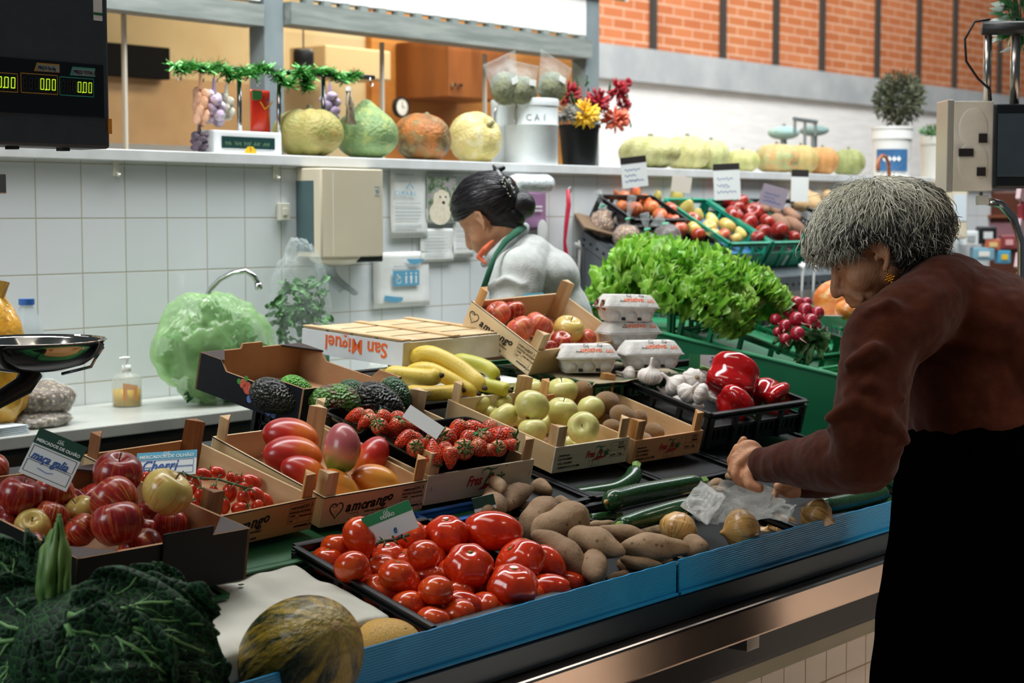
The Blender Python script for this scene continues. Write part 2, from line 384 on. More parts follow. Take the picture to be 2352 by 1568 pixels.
# ------------------------------------------------------------------ the display counter
darkst = pm('dark_counter_steel', '14181c', '101316', 5, .4, .4)
ctr = thing('display_counter', 'long sloping stainless display counter with a bright rail and tiled plinth', 'counter', (0.6, 1.85, 0))
def CB(lo, hi, nm, m, bv=.0015, par=None, label=None):
    return MB().box(V(lo) - V((.6, 1.85, 0)), V(hi) - V((.6, 1.85, 0))).build(nm, m, par or ctr, bevel=bv, label=label)
X0, X1, Y0, Y1 = .6, 5.9, 1.85, 3.02
dz = lambda Y: .655 + TS * (Y - 1.85)
deck = MB(); deck.add([(0, 0, dz(Y0) - .02), (X1 - X0, 0, dz(Y0) - .02), (X1 - X0, Y1 - Y0, dz(Y1) - .02), (0, Y1 - Y0, dz(Y1) - .02), (0, 0, dz(Y0)), (X1 - X0, 0, dz(Y0)), (X1 - X0, Y1 - Y0, dz(Y1)), (0, Y1 - Y0, dz(Y1))],
    [(0, 3, 2, 1), (4, 5, 6, 7), (0, 1, 5, 4), (1, 2, 6, 5), (2, 3, 7, 6), (3, 0, 4, 7)]); deck.build('sloping_deck', darkst, ctr)
CB((X0, 1.83, .655), (X1, 1.848, .702), 'front_fascia', pm('dark_blue_steel_band', '2f3f4a', '27343d', 6, .3, .5, stretch=(.1, 1, 1)), label='dark blue grey steel band')
CB((X0, 1.795, .583), (X1, 1.846, .653), 'front_rail', pm('brushed_rail_steel', 'd8c3b2', 'cbb3a2', 5, .24, 1, stretch=(.05, 1, 1)), .006, label='bright brushed steel rail')
CB((X0, 1.86, .50), (X1, 1.90, .583), 'recess_panel', darkst); CB((X0, 1.90, .472), (X1, 1.99, .50), 'under_shelf', darkst)
CB((X0, 1.93, .425), (X1, 1.95, .472), 'lower_trim', pm('lower_steel_trim', '8f8873', '6f6a5a', 7, .35, .8, stretch=(.2, 1, 1)), label='dull lower steel trim')
cream = tile_mat('cream_plinth_tile', 'e6d9c8', 'ddceba', 'a9906d', .10, 2.0, zp=.10, zo=.02)
CB((X0, 1.99, 0), (X1, 2.03, .472), 'tiled_plinth', cream, 0, label='cream tiled plinth')
CB((X0, 2.03, 0), (X1, 2.95, .60), 'counter_body', darkst, 0)
q = onY(1705, 1480, 1.84); CB((q.x - .012, 1.82, q.z - .01), (q.x + .035, 1.90, q.z + .07), 'rail_bracket', steel)
# blue corrugated front strips
def corr(name, c1, c2, n, amp=.35):
    t = NT(name); z = t.xyz()[2]; t.bump(t.math('SINE', t.math('MULTIPLY', z, n)), amp, .002)
    return t.fin(t.mix(t.mapr(t.noise(9, 4), .55, .75), c1, c2), .33)
blue = corr('blue_corrugated_plastic', '1f8ec4', '2b9dd0', 1400)
def strip(x0, x1, top, label, y=1.84):
    n = 60; rr = random.Random(int(x0 * 100)); g = MB()
    pr = [top(i / n) + rr.uniform(-.0008, .0008) for i in range(n + 1)]; b = .695; vs = []
    for k, yy in enumerate((y, y + .004)):
        for i in range(n + 1): x = x0 + (x1 - x0) * i / n; vs += [(x, yy, b), (x, yy, pr[i])]
    o = 2 * (n + 1); fs = [(2 * i, 2 * i + 2, 2 * i + 3, 2 * i + 1) for i in range(n)] + [(o + 2 * i + 1, o + 2 * i + 3, o + 2 * i + 2, o + 2 * i) for i in range(n)]
    fs += [(2 * i + 1, 2 * i + 3, o + 2 * i + 3, o + 2 * i + 1) for i in range(n)] + [(2 * i + 2, 2 * i, o + 2 * i, o + 2 * i + 2) for i in range(n)] + [(0, 1, o + 1, o), (2 * n + 1, 2 * n, o + 2 * n, o + 2 * n + 1)]
    ob = thing('price_rail_strip', label, 'strip', (x0, y, b))
    g.add([V(v) - V((x0, y, b)) for v in vs], fs); g.build('corrugated_panel', blue, ob)
    MB().tube([(0, -.003, .012), (x1 - x0, -.003, .012)], .0035, 6).build('lower_bead', blue, ob)
    return ob
strip(1.60, 2.728, lambda t: .772, 'long blue corrugated plastic front strip before the tomatoes, left of the seam')
strip(2.735, 4.15, lambda t: .772 if t > .5 else .774, 'blue corrugated plastic front strip before the onions, right of the seam', 1.838)

# ------------------------------------------------------------------ containers
def frameM(x, y, z, yaw=0, rx=13, ry=0): return TR(x, y, z) @ RZ(radians(yaw)) @ RX(radians(rx)) @ RY(radians(ry))
def board(o, nm, lo, hi, m, bv=.0008, lab=None): return MB().box(lo, hi).build(nm, m, o, bevel=bv, label=lab)
def post_tri(o, x, y, h, m, sx, sy, s=.028):          # triangular corner post, right angle in the crate's corner
    pts = [(x, y), (x + sx * s, y), (x, y + sy * s)]
    if sx * sy < 0: pts = pts[::-1]
    return MB().prism(pts, 0, h).build('corner_post', m, o, bevel=.001)
def wood_crate(M, w, d, h, label, wx, print_fn=None, ph=.045, posts=None, liner=None, edge=True, group=None, fl=.004):
    o = thing('wooden_crate', label, 'crate', M, group)
    f = board(o, 'front_board', (0, 0, 0), (w, .005, h), wx); board(o, 'back_board', (0, d - .005, 0), (w, d, h), wx)
    wy = wood
    board(o, 'side_board', (0, .005, .0), (.005, d - .005, h), wy); board(o, 'side_board', (w - .005, .005, 0), (w, d - .005, h), wy)
    board(o, 'bottom_panel', (.005, .005, 0), (w - .005, d - .005, fl), card)
    pm_ = posts or [palepost] * 4
    post_tri(o, .0055, .0055, h + ph, pm_[0], 1, 1); post_tri(o, w - .0055, .0055, h + ph, pm_[1], -1, 1)
    post_tri(o, .0055, d - .0055, h + ph, pm_[2], 1, -1); post_tri(o, w - .0055, d - .0055, h + ph, pm_[3], -1, -1)
    if edge:
        e = MB(); e.box((0, -.0006, h - .0022), (w, 0, h)); e.box((-.0006, 0, h - .0022), (0, d, h)); e.build('dark_edge_line', blackpr, o)
    if print_fn: print_fn(f, w, h)
    return o
PF = RX(pi / 2)                                         # text plane on a front board
def P2(x, z, y=-.0006): return TR(x, y, z) @ PF
def line(mb, x0, z0, x1, z1, t=.0005, y=-.0005, mi=0):
    a = V((x0, y, z0)); b = V((x1, y, z1)); n = V((-(b - a).z, 0, (b - a).x)).normalized() * t
    mb.add([a - n, b - n, b + n, a + n], [(0, 1, 2, 3)], mi)
def curve(mb, pts, ws, y=-.0005, mi=0, M=None, plane='XZ'):
    """flat calligraphic stroke through 2D pts with half-widths ws"""
    n = len(pts); vs = []
    for i, (a, b) in enumerate(pts):
        p0 = pts[max(i - 1, 0)]; p1 = pts[min(i + 1, n - 1)]; tx, tz = p1[0] - p0[0], p1[1] - p0[1]; l = sqrt(tx * tx + tz * tz) or 1
        wv = ws if not hasattr(ws, '__len__') else ws[i]; nx, nz = -tz / l * wv, tx / l * wv
        for s_ in (-1, 1):
            q = (a + s_ * nx, b + s_ * nz); vs.append(V((q[0], y, q[1])) if plane == 'XZ' else V((q[0], q[1], y)))
    mb.add(vs, [(2 * i, 2 * i + 2, 2 * i + 3, 2 * i + 1) if plane == 'XZ' else (2 * i, 2 * i + 1, 2 * i + 3, 2 * i + 2) for i in range(n - 1)], mi, M)
def cat_box(mb, x, z, w, h, cat='CAT. 1'):
    for a in ((0, 0, w, 0), (0, h, w, h), (0, 0, 0, h), (w, 0, w, h), (0, h * .68, w, h * .68), (w * .55, h * .68, w * .55, h), (0, h * .5, w, h * .5), (w * .45, h * .5, w * .45, 0), (0, h * .25, w * .45, h * .25)):
        line(mb, x + a[0], z + a[1], x + a[2], z + a[3], .0003)
    mb.text('PORTUGAL', h * .17, P2(x + w * .06, z + h * .74)); mb.text(cat, h * .22, P2(x + w * .6, z + h * .75), bold=.0001)
    mb.text('FRUTAS MORANGO - MIRTIL STRAWBERRY', h * .09, P2(x + w * .03, z + h * .55), sx=.85)
    mb.text('CALIBRE', h * .10, P2(x + w * .06, z + h * .36)); mb.text('PESO NETO 2 KG', h * .11, P2(x + w * .5, z + h * .3))
    mb.text('LOTE', h * .1, P2(x + w * .06, z + h * .1))
def heart_pts(s):
    L = []
    for i in range(33):
        t = 2 * pi * i / 32; L.append((s * .030 * (16 * sin(t) ** 3) / 16, s * .030 * (13 * cos(t) - 5 * cos(2 * t) - 2 * cos(3 * t) - cos(4 * t)) / 16))
    return L
def p_amorango(x0=.012, cat='CAT. 1', full=True, off=0, sc=1.0):
    def fn(f, w, h):
        mb = MB(); s = h / .065 * sc
        if full:
            mk_ = mb; mb = MB(); hp = heart_pts(.62 * s); hx, hz = x0 + .022, h * .52; curve(mb, [(hx + a * .95, hz + b) for a, b in hp], [.0005 + .0009 * abs(sin(i * pi / 16)) for i in range(33)])
            sp = [(hx - .006 + .007 * cos(t / 3) * (1 - t / 26), hz + .009 * s + .006 * sin(t / 3) * (1 - t / 26)) for t in range(22)]; curve(mb, sp, .0006)
            for i in range(5): mb.box((hx - .004 + .004 * (i % 3), -.0006, hz - .008 + .004 * (i // 3)), (hx - .003 + .004 * (i % 3), -.0002, hz - .007 + .004 * (i // 3)))
            mb.build('heart_print', blackpr, f); mb = mk_
        tx = x0 + (.046 if full else off)
        for i, ch in enumerate('amorango'):
            adv = (0, .0165, .042, .0565, .0685, .084, .100, .1155)[i] * s
            up_ = (0, 0, 0, 0, .001, .003, .004, .0085)[i]
            mb.text(ch, .031 * s * (1 if i < 7 else .88), P2(tx + adv, h * .40 + up_), shear=.28, bold=.0007)
            mb.text(ch, .031 * s * (1 if i < 7 else .88), P2(tx + adv + .0006, h * .40 + up_), shear=.28)
        curve(mb, [(tx + .004, h * .36), (tx + .02, h * .30), (tx + .034, h * .33), (tx + .037, h * .22), (tx + .028, h * .17), (tx + .025, h * .24)], [.0003, .0007, .0008, .0007, .0005, .0003])
        mb.text('LOVES YOU, NATURALLY', .0052, P2(tx + .055 * s, h * .27)); mb.text('www.frutasclasse.com', .0105 * s, P2(tx + .01, h * .06), shear=.2)
        m2 = MB(); cat_box(m2, w - .066 * s - .004, h * .30, .062 * s, h * .60, cat)
        m2.text('FUTURFRUIT', .006, P2(w - .05, h * .16), shear=.3, bold=.0001); m2.build('origin_stamp', blackpr, f); mb.text('E 25-1-42', .005, P2(w - .022, h * .16))
        line(mb, tx + .075, -.001, tx + .079, h * .2, .0006); line(mb, w - .012, h * .1, w - .008, h * .3, .0006)
        mb.build('amorango_print', blackpr, f)
    return fn
def berry_glyph(mb, x, z, s, mi=0, gi=1):
    mb.add([V((x + s * a, -.0009, z + s * b)) for a, b in ((0, -1.15), (.55, -.45), (.8, .25), (.55, .7), (0, .8), (-.55, .7), (-.8, .25), (-.55, -.45))], [(0, 1, 2, 3, 4, 5, 6, 7)], mi)
    for k in range(5):
        a = pi * (k + .5) / 5; curve(mb, [(x, z + s * .7), (x + cos(a) * s * .8, z + s * (.7 + .55 * sin(a)))], [s * .22, .0001], y=-.0010, mi=gi)
def p_frestonic(x0, s=1.0, cross=True, side=None):
    def fn(f, w, h):
        mb = MB(); z = h * .42
        mb.text('Fres', .026 * s, P2(x0, z), shear=.35, bold=.0006, mi=0, sx=.8)
        curve(mb, [(x0 + .040 * s + a * s, z + b * s) for a, b in ((-.006, .018), (-.002, .026), (.008, .0285), (.018, .025), (.028, .0255), (.036, .028))], [.0003, .0012 * s, .0018 * s, .0018 * s, .0012 * s, .0004], mi=1)
        curve(mb, [(x0 + .040 * s + a * s, z + b * s) for a, b in ((.019, .025), (.014, .014), (.008, .002), (.004, -.004))], [.001 * s, .0018 * s, .0022 * s, .0012 * s], mi=1)
        berry_glyph(mb, x0 + .061 * s, z + .009 * s, .0095 * s, 0, 1)
        mb.text('nic', .026 * s, P2(x0 + .071 * s, z + .001), shear=.3, bold=.0005, mi=1, sx=.75)
        mb.add([V((x0 + a * s, -.0007, z + b * s)) for a, b in ((.030, -.010), (.05, .0), (.075, -.001), (.094, .004), (.078, -.006), (.055, -.0085))], [(0, 5, 4, 3, 2, 1)], 0)
        line(mb, x0 + .095 * s, z + .026 * s, x0 + .097 * s, z + .031 * s, .001, mi=1)
        if side:
            mm_ = mb; mb = MB()
            for i, tx in enumerate(('Envasado por:', 'C.I.F. P-21360757', 'R.G.S. 21.01501H', 'LANDALUS S.L.U. 21.11888')): mb.text(tx, .0062, P2(side[0], h * .62 - i * .0095), mi=2, shear=.2)
            bx, bz, bw_, bh = side[1], h * .30, .05, h * .58
            for a in ((0, 0, 1, 0), (0, 1, 1, 1), (0, 0, 0, 1), (1, 0, 1, 1), (0, .45, 1, .45), (0, .75, 1, .75), (.5, 0, .5, .45), (.45, .75, .45, 1)): line(mb, bx + a[0] * bw_, bz + a[1] * bh, bx + a[2] * bw_, bz + a[3] * bh, .0003, mi=2)
            mb.text('25 MM', .006, P2(bx + .002, bz + .003), mi=2); mb.text('2 kg', .007, P2(bx + .029, bz + .003), mi=2); mb.text('2.12', .009, P2(bx + .026, bz + bh * .8), mi=2); mb.text('FRESON', .006, P2(bx + .025, bz + bh * .55), mi=2)
            for a in ((0, 0, 1, 0), (0, 1, 1, 1), (0, 0, 0, 1), (1, 0, 1, 1)): line(mb, side[2] + a[0] * .034, h * .08 + a[1] * .012, side[2] + a[2] * .034, h * .08 + a[3] * .012, .0003, mi=2)
            line(mb, side[2] + .012, 0, side[2] + .013, h * .36, .0005, mi=2)
        if side: mb.build('address_stamp', [redpr, greenpr, blackpr], f); mb = mm_
        for xx in (.012, w - .012): line(mb, xx, h * .45, xx + .002, h * .62, .0005, mi=2)
        mb.build('frestonic_print', [redpr, greenpr, blackpr], f)
    return fn
# second row of wooden crates
M_CHERRY = frameM(1.888, 2.252, .8665, 4, 14.5); D_CHERRY = (.272, .335, .063)
wood_crate(M_CHERRY, *D_CHERRY, 'shallow wooden crate of cherry tomatoes with brown corner posts and dark lettering', wood2x, p_amorango(-.035, 'CAT. 1', False, .06), posts=[darkpost, endwood, darkpost, darkpost])
M_MANGO = frameM(2.178, 2.268, .8655, -1.5, 15); D_MANGO = (.274, .335, .061)
wood_crate(M_MANGO, *D_MANGO, 'shallow wooden crate of mangoes with a heart and black lettering', woodx, p_amorango(.014, 'CAT. 2', True), posts=[palepost, endwood, palepost, palepost])
M_STRAW = frameM(2.470, 2.272, .868, -3, 13.5); D_STRAW = (.315, .37, .063)
wood_crate(M_STRAW, *D_STRAW, 'pale wooden crate holding the black strawberry punnets', white_woodx, p_frestonic(.115, 1.18), edge=False)
M_GOLD = frameM(2.922, 2.304, .8755, -4.5, 13.2); D_GOLD = (.252, .354, .061)
wood_crate(M_GOLD, *D_GOLD, 'pale wooden crate heaped with yellow apples', white_woodx, p_frestonic(.105, .85, side=(.015, .19, .12)), edge=False, posts=[palepost] * 4)
M_KIWI = frameM(3.184, 2.277, .869, -3.5, 14.5); D_KIWI = (.262, .325, .058)
wood_crate(M_KIWI, *D_KIWI, 'orange tinted wooden crate of kiwis with red lettering', pm('orange_poplar', 'd9a472', 'c98f5a', 12, .6, stretch=(.12, 1, 1.6)), p_frestonic(.095, .85, side=(.012, .195, .12)), edge=False, posts=[endwood] * 4)
M_RED = frameM(3.320, 2.915, 1.160, -90.5, 1.3, 28.7); D_RED = (.25, .375, .072)
kc = wood_crate(M_RED, *D_RED, 'steeply tilted wooden crate of red and yellow apples behind the egg boxes', woodx, p_amorango(.004, 'CAT. 1', True, sc=.82), posts=[endwood, palepost, palepost, palepost])

def plastic_crate(M, w, d, h, mat, label, name='plastic_crate', bars=.022, rim=.016, slots=True, floor_z=.004, liner=None, group=None, solid_sides=(), wallh=None, cut=False, mark=False):
    o = thing(name, label, 'crate', M, group); t = .004
    board(o, 'crate_base', (t, t, 0), (w - t, d - t, .004), mat)
    if floor_z > .006: board(o, 'produce_liner', (.006, .006, .005), (w - .006, d - .006, floor_z), liner or card)
    def side(L, Mx, nm, hh, solid):
        g = MB(); g.box((0, -.010, hh - rim), (L, t, hh - rim + .004)); g.box((0, -.010, hh - .004), (L, t, hh)); g.box((0, 0, hh - rim), (L, t, hh)); g.box((0, 0, 0), (L, t, .018))
        n = max(2, int(L / .09))
        for i in range(n + 1): x = (L - .012) * i / n; g.box((x, -.008, 0), (x + .012, t, hh - rim))
        if solid: g.box((0, 0, 0), (L, t, hh))
        else:
            mid = hh * .52; g.box((0, 0, mid - .004), (L, t, mid + .004)); k = int(L / bars)
            for i in range(k):
                x = L * (i + .5) / k; g.box((x - .0025, 0, .01), (x + .0025, t, mid))
            if not cut:
                for i in range(k): x = L * (i + .5) / k; g.box((x - .002, 0, mid), (x + .002, t, hh - rim)) if i % 2 else None
        return g.build(nm, mat, o, M=Mx)
    f = side(w, TR(0, 0, 0), 'crate_side', h, 0 in solid_sides); side(w, TR(w, d, 0) @ RZ(pi), 'crate_side', h, 2 in solid_sides)
    side(d, TR(0, d, 0) @ RZ(-pi / 2), 'crate_side', h, 3 in solid_sides); side(d, TR(w, 0, 0) @ RZ(pi / 2), 'crate_side', h, 1 in solid_sides)
    return o
# upturned crates that carry the second row
UC = pi / 2
def under(x, w, d, mat, label, y=2.205, h=.104): return plastic_crate(frameM(x, y, dz(y) + .002, 0, 13), w, d, h, mat, label, bars=.014, floor_z=.097, liner=mat, group=None, name='support_crate')
under(1.46, .36, .46, dkgreenpl, 'dark green support crate under the black cardboard tray of apples', y=2.14)
under(1.852, .385, .44, dkgreenpl, 'green slatted crate under the cherry tomato crate, beside the white paper')
under(2.262, .385, .44, dkgreenpl, 'support crate under the mango crate and the strawberry crate', h=.100, y=2.225)
under(2.675, .215, .44, blackpl, 'narrow black support crate between the strawberries and the yellow apples')
under(2.915, .255, .44, blackpl, 'black support crate under the yellow apple crate')
under(3.198, .27, .44, blackpl, 'black support crate under the kiwi crate, brown at its rim', y=2.19)
under(3.498, .45, .44, blackpl, 'black support crate under the garlic crate')
# garlic and pepper crate
M_GAR = frameM(3.498, 2.28, .874, -3.4, 13.8); D_GAR = (.415, .36, .09)
plastic_crate(M_GAR, *D_GAR, blackpl, 'black plastic crate of white garlic and red peppers', floor_z=.045, liner=pm('black_liner', '08090b', rough=.8), cut=True)
# tomato crate and the produce crates of the front row
M_TOM = frameM(2.055, 1.892, .670, 0, 15.5); D_TOM = (.345, .345, .102)
plastic_crate(M_TOM, *D_TOM, blackpl, 'black plastic crate of red tomatoes behind the blue strip', floor_z=.05, liner=pm('black_liner', '08090b', rough=.8), cut=True)
M_POT = frameM(2.418, 1.892, dz(1.892) + .003, 0, 13)
plastic_crate(M_POT, .385, .31, .094, blackpl, 'black plastic crate of sweet potatoes', floor_z=.07, liner=pm('black_liner', '08090b', rough=.8), cut=True)
M_ZUC = frameM(2.81, 1.892, dz(1.892) + .003, 0, 13)
plastic_crate(M_ZUC, .44, .30, .094, blackpl, 'black plastic crate of courgettes and onions beside the sweet potatoes', floor_z=.07, liner=pm('black_liner', '08090b', rough=.8), cut=True)
M_CUC = frameM(3.275, 1.892, dz(1.892) + .003, 0, 13)
plastic_crate(M_CUC, .53, .30, .094, blackpl, 'black plastic crate of onions and courgettes beside the woman in brown', floor_z=.07, liner=pm('black_liner', '08090b', rough=.8), cut=True)
# small blue crate
p = onS(975, 1183, 0)
plastic_crate(frameM(2.42, 2.21, .782, 0, 13), .17, .05, .07, pm('blue_plastic', '1c5fb0', '2369bb', 10, .35), 'small blue slatted plastic basket behind the tomatoes', 'plastic_basket', bars=.01)

# cardboard trays
def hull_tray(M, w, d, h, out, inn, label, pr=None, tab=None, side_cut=True, name='cardboard_tray', fh=None, corner=None, fz=.005, sf=.62):
    o = thing(name, label, 'box', M); t = .005; fh = fh or h
    def pan(nm, L, prof, Mx, lab=None):         # prof: outline (x,z) of the panel; outer skin mi 0, inner mi 1
        g = MB(); n = len(prof); vs = [(x, 0, z) for x, z in prof] + [(x, t, z) for x, z in prof]
        g.add(vs, [tuple(range(n))], 0); g.add(vs, [tuple(range(n, 2 * n))[::-1]], 1); g.add(vs, [(i, n + i, n + (i + 1) % n, (i + 1) % n) for i in range(n)], 1)
        return g.build(nm, [out, inn], o, M=Mx, label=lab)
    board(o, 'base_panel', (t, t, 0), (w - t, d - t, fz), inn)
    c = .065
    fr = [(0, 0), (w, 0), (w, h)]
    if side_cut: fr += [(w - c, h), (w - c - .02, fh), (c + .02, fh), (c, h)]
    fr += [(0, h)]
    f = pan('front_panel', w, fr, TR(0, 0, 0))
    bk = [(0, 0), (w, 0), (w, h), (w * .62, h), (w * .61, h + .012), (w * .42, h + .012), (w * .41, h), (0, h)] if tab else [(0, 0), (w, 0), (w, h), (0, h)]
    pan('back_panel', w, bk, TR(w, d, 0) @ RZ(pi))
    sd = [(0, 0), (d, 0), (d, h), (d - c, h), (d - c - .025, fh * sf), (c + .02, fh * sf), (c, h), (0, h)] if side_cut else [(0, 0), (d, 0), (d, h), (0, h)]
    s1 = pan('side_panel', d, sd, TR(0, d, 0) @ RZ(-pi / 2)); pan('side_panel', d, sd, TR(w, 0, 0) @ RZ(pi / 2))
    if corner:
        for (x, y, sx, sy) in ((0, d, 1, -1), (w, d, -1, -1)) + (((w, 0, -1, 1), (0, 0, 1, 1)) if corner == 2 else ()):
            pts = [(x + sx * .002, y + sy * .002), (x + sx * corner_l, y + sy * .002), (x + sx * .002, y + sy * corner_l)]
            if sx * sy < 0: pts = pts[::-1]
            MB().prism(pts, h - .004, h + .0005).build('corner_flap', pm('dark_maroon_card', '26110f', rough=.6), o)
    return o, f, s1
corner_l = .075
blackcard = pm('black_coated_card', '0c0f14', '12151c', 5, .5, spec=.3)
M_AV = TR(2.492, 2.655, .992) @ RZ(radians(5)) @ RX(radians(12)) @ RY(radians(0)); D_AV = (.335, .315, .085)
av, avf, avs = hull_tray(M_AV, *D_AV, blackcard, card, 'black printed cardboard tray of avocados, brown inside', tab=True, corner=1, fh=.05, sf=1.25)
# berries printed on its left side
g = MB(); RB = random.Random(3)
for (x, z, s_, mi) in ((.155, .052, .013, 0), (.14, .058, .010, 0), (.172, .045, .011, 2), (.18, .035, .010, 2), (.198, .034, .010, 0), (.205, .05, .009, 0), (.215, .028, .012, 0), (.165, .03, .008, 3), (.225, .018, .009, 3), (.24, .016, .008, 3), (.185, .058, .008, 1), (.148, .072, .006, 1), (.128, .06, .006, 1)):
    g.add([V((x + s_ * cos(a * pi / 5), -.0006 - .0001 * mi, z - .008 + s_ * 1.1 * sin(a * pi / 5))) for a in range(10)], [tuple(range(10))], mi)
g.build('berry_print', [pm('berry_red', 'd2402f', 'f07a5a', 160, .5), pm('berry_leaf', '4d9a3c', rough=.5), pm('berry_black', '1a1420', '3d3350', 260, .5), pm('berry_blue', '3c5ea3', '7f9bd0', 200, .5)], avs)
sup = under(2.62, .20, .22, blackpl, 'black support crate under the avocado tray', y=2.74, h=.125)
M_APL = frameM(1.535, 2.135, .842, -2, 9); D_APL = (.335, .43, .088)
apb, apf, _ = hull_tray(M_APL, *D_APL, pm('black_brown_card', '080607', '0d090a', 5, .55, spec=.2), card, 'black cardboard tray of large red apples, lower left', corner=2, side_cut=False, fz=.012)
MB().box((.155, -.0045, .055), (.255, -.0005, .105)).build('raised_tab', pm('black_brown_card', '120e10'), apb, bevel=.002)
# upturned white fruit box at the back
M_SM = TR(at(692, 806, 4.24)) @ RZ(radians(-87)) @ RY(radians(4))
sm = thing('wooden_fruit_box', 'white wooden fruit box turned upside down, orange lettering on its side', 'box', M_SM)
f = board(sm, 'front_board', (0, 0, 0), (.33, .006, .058), pm('white_painted_board', 'e4e6e4', 'd6d9d8', 8, .6)); board(sm, 'back_board', (0, .41, 0), (.33, .416, .058), white_woodx)
board(sm, 'side_board', (0, .006, 0), (.006, .41, .058), white_woodx); board(sm, 'side_board', (.324, .006, 0), (.33, .41, .058), white_woodx)
for i in range(4): board(sm, 'bottom_slat', (.004 + i * .081, .004, .0585), (.076 + i * .081, .412, .062), woodx)
for x in (.0, .19, .386): board(sm, 'cross_batten', (.001, x, .0625), (.329, x + .03, .066), wood)
g = MB(); g.text('San Miguel', .050, P2(.18, .050) @ RZ(pi), bold=.0009, align='CENTER', sx=.95); g.build('orange_lettering', orangepr, f)
under(2.86, .42, .27, blackpl, 'black support crate under the upturned white fruit box', y=2.84, h=.10)
bw_ = thing('white_board', 'white board lying under the bananas', 'board', TR(2.80, 2.69, 1.022) @ RZ(radians(-6)) @ RX(radians(3))); MB().box((0, 0, 0), (.50, .17, .008)).build('board_sheet', whitep, bw_, bevel=.002); MB().box((0, 0, .008), (.50, .004, .012)).build('folded_rim', whitep, bw_)
under(2.86, .36, .12, blackpl, 'black support crate under the white board of bananas', y=2.69, h=.09)
# green board dividing the display, second section with green crates
a, b_, c_ = onX(1520, 765, 4.15), onX(1930, 863, 4.15), onX(1860, 960, 4.15)
gb = thing('divider_board', 'tall dark green plastic board dividing the display beside the peppers', 'board', (4.15, 0, 0))
sl = (a.z - b_.z) / (a.y - b_.y); ya, yb = 1.90, 3.0; za = a.z + sl * (ya - a.y); zb_ = a.z + sl * (yb - a.y)
MB().add([(0, ya, dz(ya)), (0, yb, dz(yb)), (0, yb, zb_), (0, ya, za), (.012, ya, dz(ya)), (.012, yb, dz(yb)), (.012, yb, zb_), (.012, ya, za)], [(0, 3, 2, 1), (4, 5, 6, 7), (3, 7, 6, 2), (0, 1, 5, 4), (1, 2, 6, 5), (0, 4, 7, 3)]).build('board_panel', pm('green_coated_board', '0e5f3c', '126a44', 4, .45), gb, bevel=.002)
MB().tube([(0, ya, za), (0, yb, zb_)], .006, 8).build('board_edge', greenpl, gb)
for i, (x, y, w_, d_, h_, lb) in enumerate(((4.32, 2.50, .40, .44, .12, 'green plastic crate under the right end of the lettuces, tilted to the front'), (4.36, 2.97, .42, .36, .12, 'green plastic crate under the left end of the lettuces'))):
    plastic_crate(frameM(x, y, zS(y) - .0, 0, 15 if i == 0 else 3), w_, d_, h_, greenpl, lb, bars=.03, floor_z=.05, liner=greenpl, cut=True)
under(4.30, .45, .80, dkgreenpl, 'dark green support crate below the lettuce crates', y=2.2)
plastic_crate(frameM(4.76, 2.35, zS(2.35), 0, 13), .40, .58, .12, greenpl, 'green plastic crate holding the cut orange pumpkins', bars=.02, cut=True)
plastic_crate(frameM(4.31, 1.93, zS(1.93) + .012, 0, 13), .42, .52, .09, pm('light_green_plastic', '3ea36a', '49ad75', 9, .4), 'light green empty plastic crate behind the green board', bars=.02, cut=True)
# ------------------------------------------------------------------ produce prototypes (unit size, scaled when placed)
def inM(M, x, y, h):
    n = (M.to_3x3() @ V((0, 0, 1))).normalized(); return onp(x, y, n, n.dot(M @ V((0, 0, h))))
def rotrand(rr, tilt=.5): return RZ(rr.uniform(0, 2 * pi)) @ RX(rr.uniform(-tilt, tilt)) @ RY(rr.uniform(-tilt, tilt))
stemm = pm('brown_stem', '4a3a20', '6b5430', 30, .7)
leafg = pm('calyx_green', '3f7a2c', '2c5a20', 20, .6)
def fruit_mat(name, base, second, third=None, stripes=0, sc=1.6, rough=.35, coat=.15, lo=.4, hi=.6, speck=None, speckc='e8d8a0', bump=0, bs=20, green_top=None, sss=.05):
    t = NT(name); v = t.tc(); rd = t.rnd(); off = t.n('ShaderNodeVectorMath', operation='ADD'); t.l(v, off.inputs[0]); t.l(t.comb(t.math('MULTIPLY', rd, 37), t.math('MULTIPLY', rd, 11), 0), off.inputs[1])
    nz = t.noise(sc, 3, off.outputs[0]); col = t.mix(t.mapr(nz, lo, hi), base, second)
    if third and not stripes: col = t.mix(t.mapr(t.noise(sc * 1.7, 2, off.outputs[0]), .52, .66), col, third)
    p = t.xyz(v)
    if stripes:
        ang = t.math('ARCTAN2', p[1], p[0]); cv = t.comb(t.math('MULTIPLY', t.math('COSINE', ang), stripes), t.math('MULTIPLY', t.math('SINE', ang), stripes), t.math('MULTIPLY', p[2], .7))
        s = t.noise(1, 5, cv, .7); col = t.mix(t.mapr(s, .40, .64, 0, .75), col, second if second != base else '7d1420'); col = t.mix(t.mapr(s, .36, .47, .85, 0), col, third or base)
    if speck: col = t.mix(t.mapr(t.voro(speck, v), .03, .06, .8, 0), col, speckc)
    if green_top: col = t.mix(t.mapr(p[2], .55, .85), col, green_top)
    if bump: t.bump(t.noise(bs, 2, v), bump, .04)
    return t.fin(col, rough, 0, coat, .5, sss=sss)
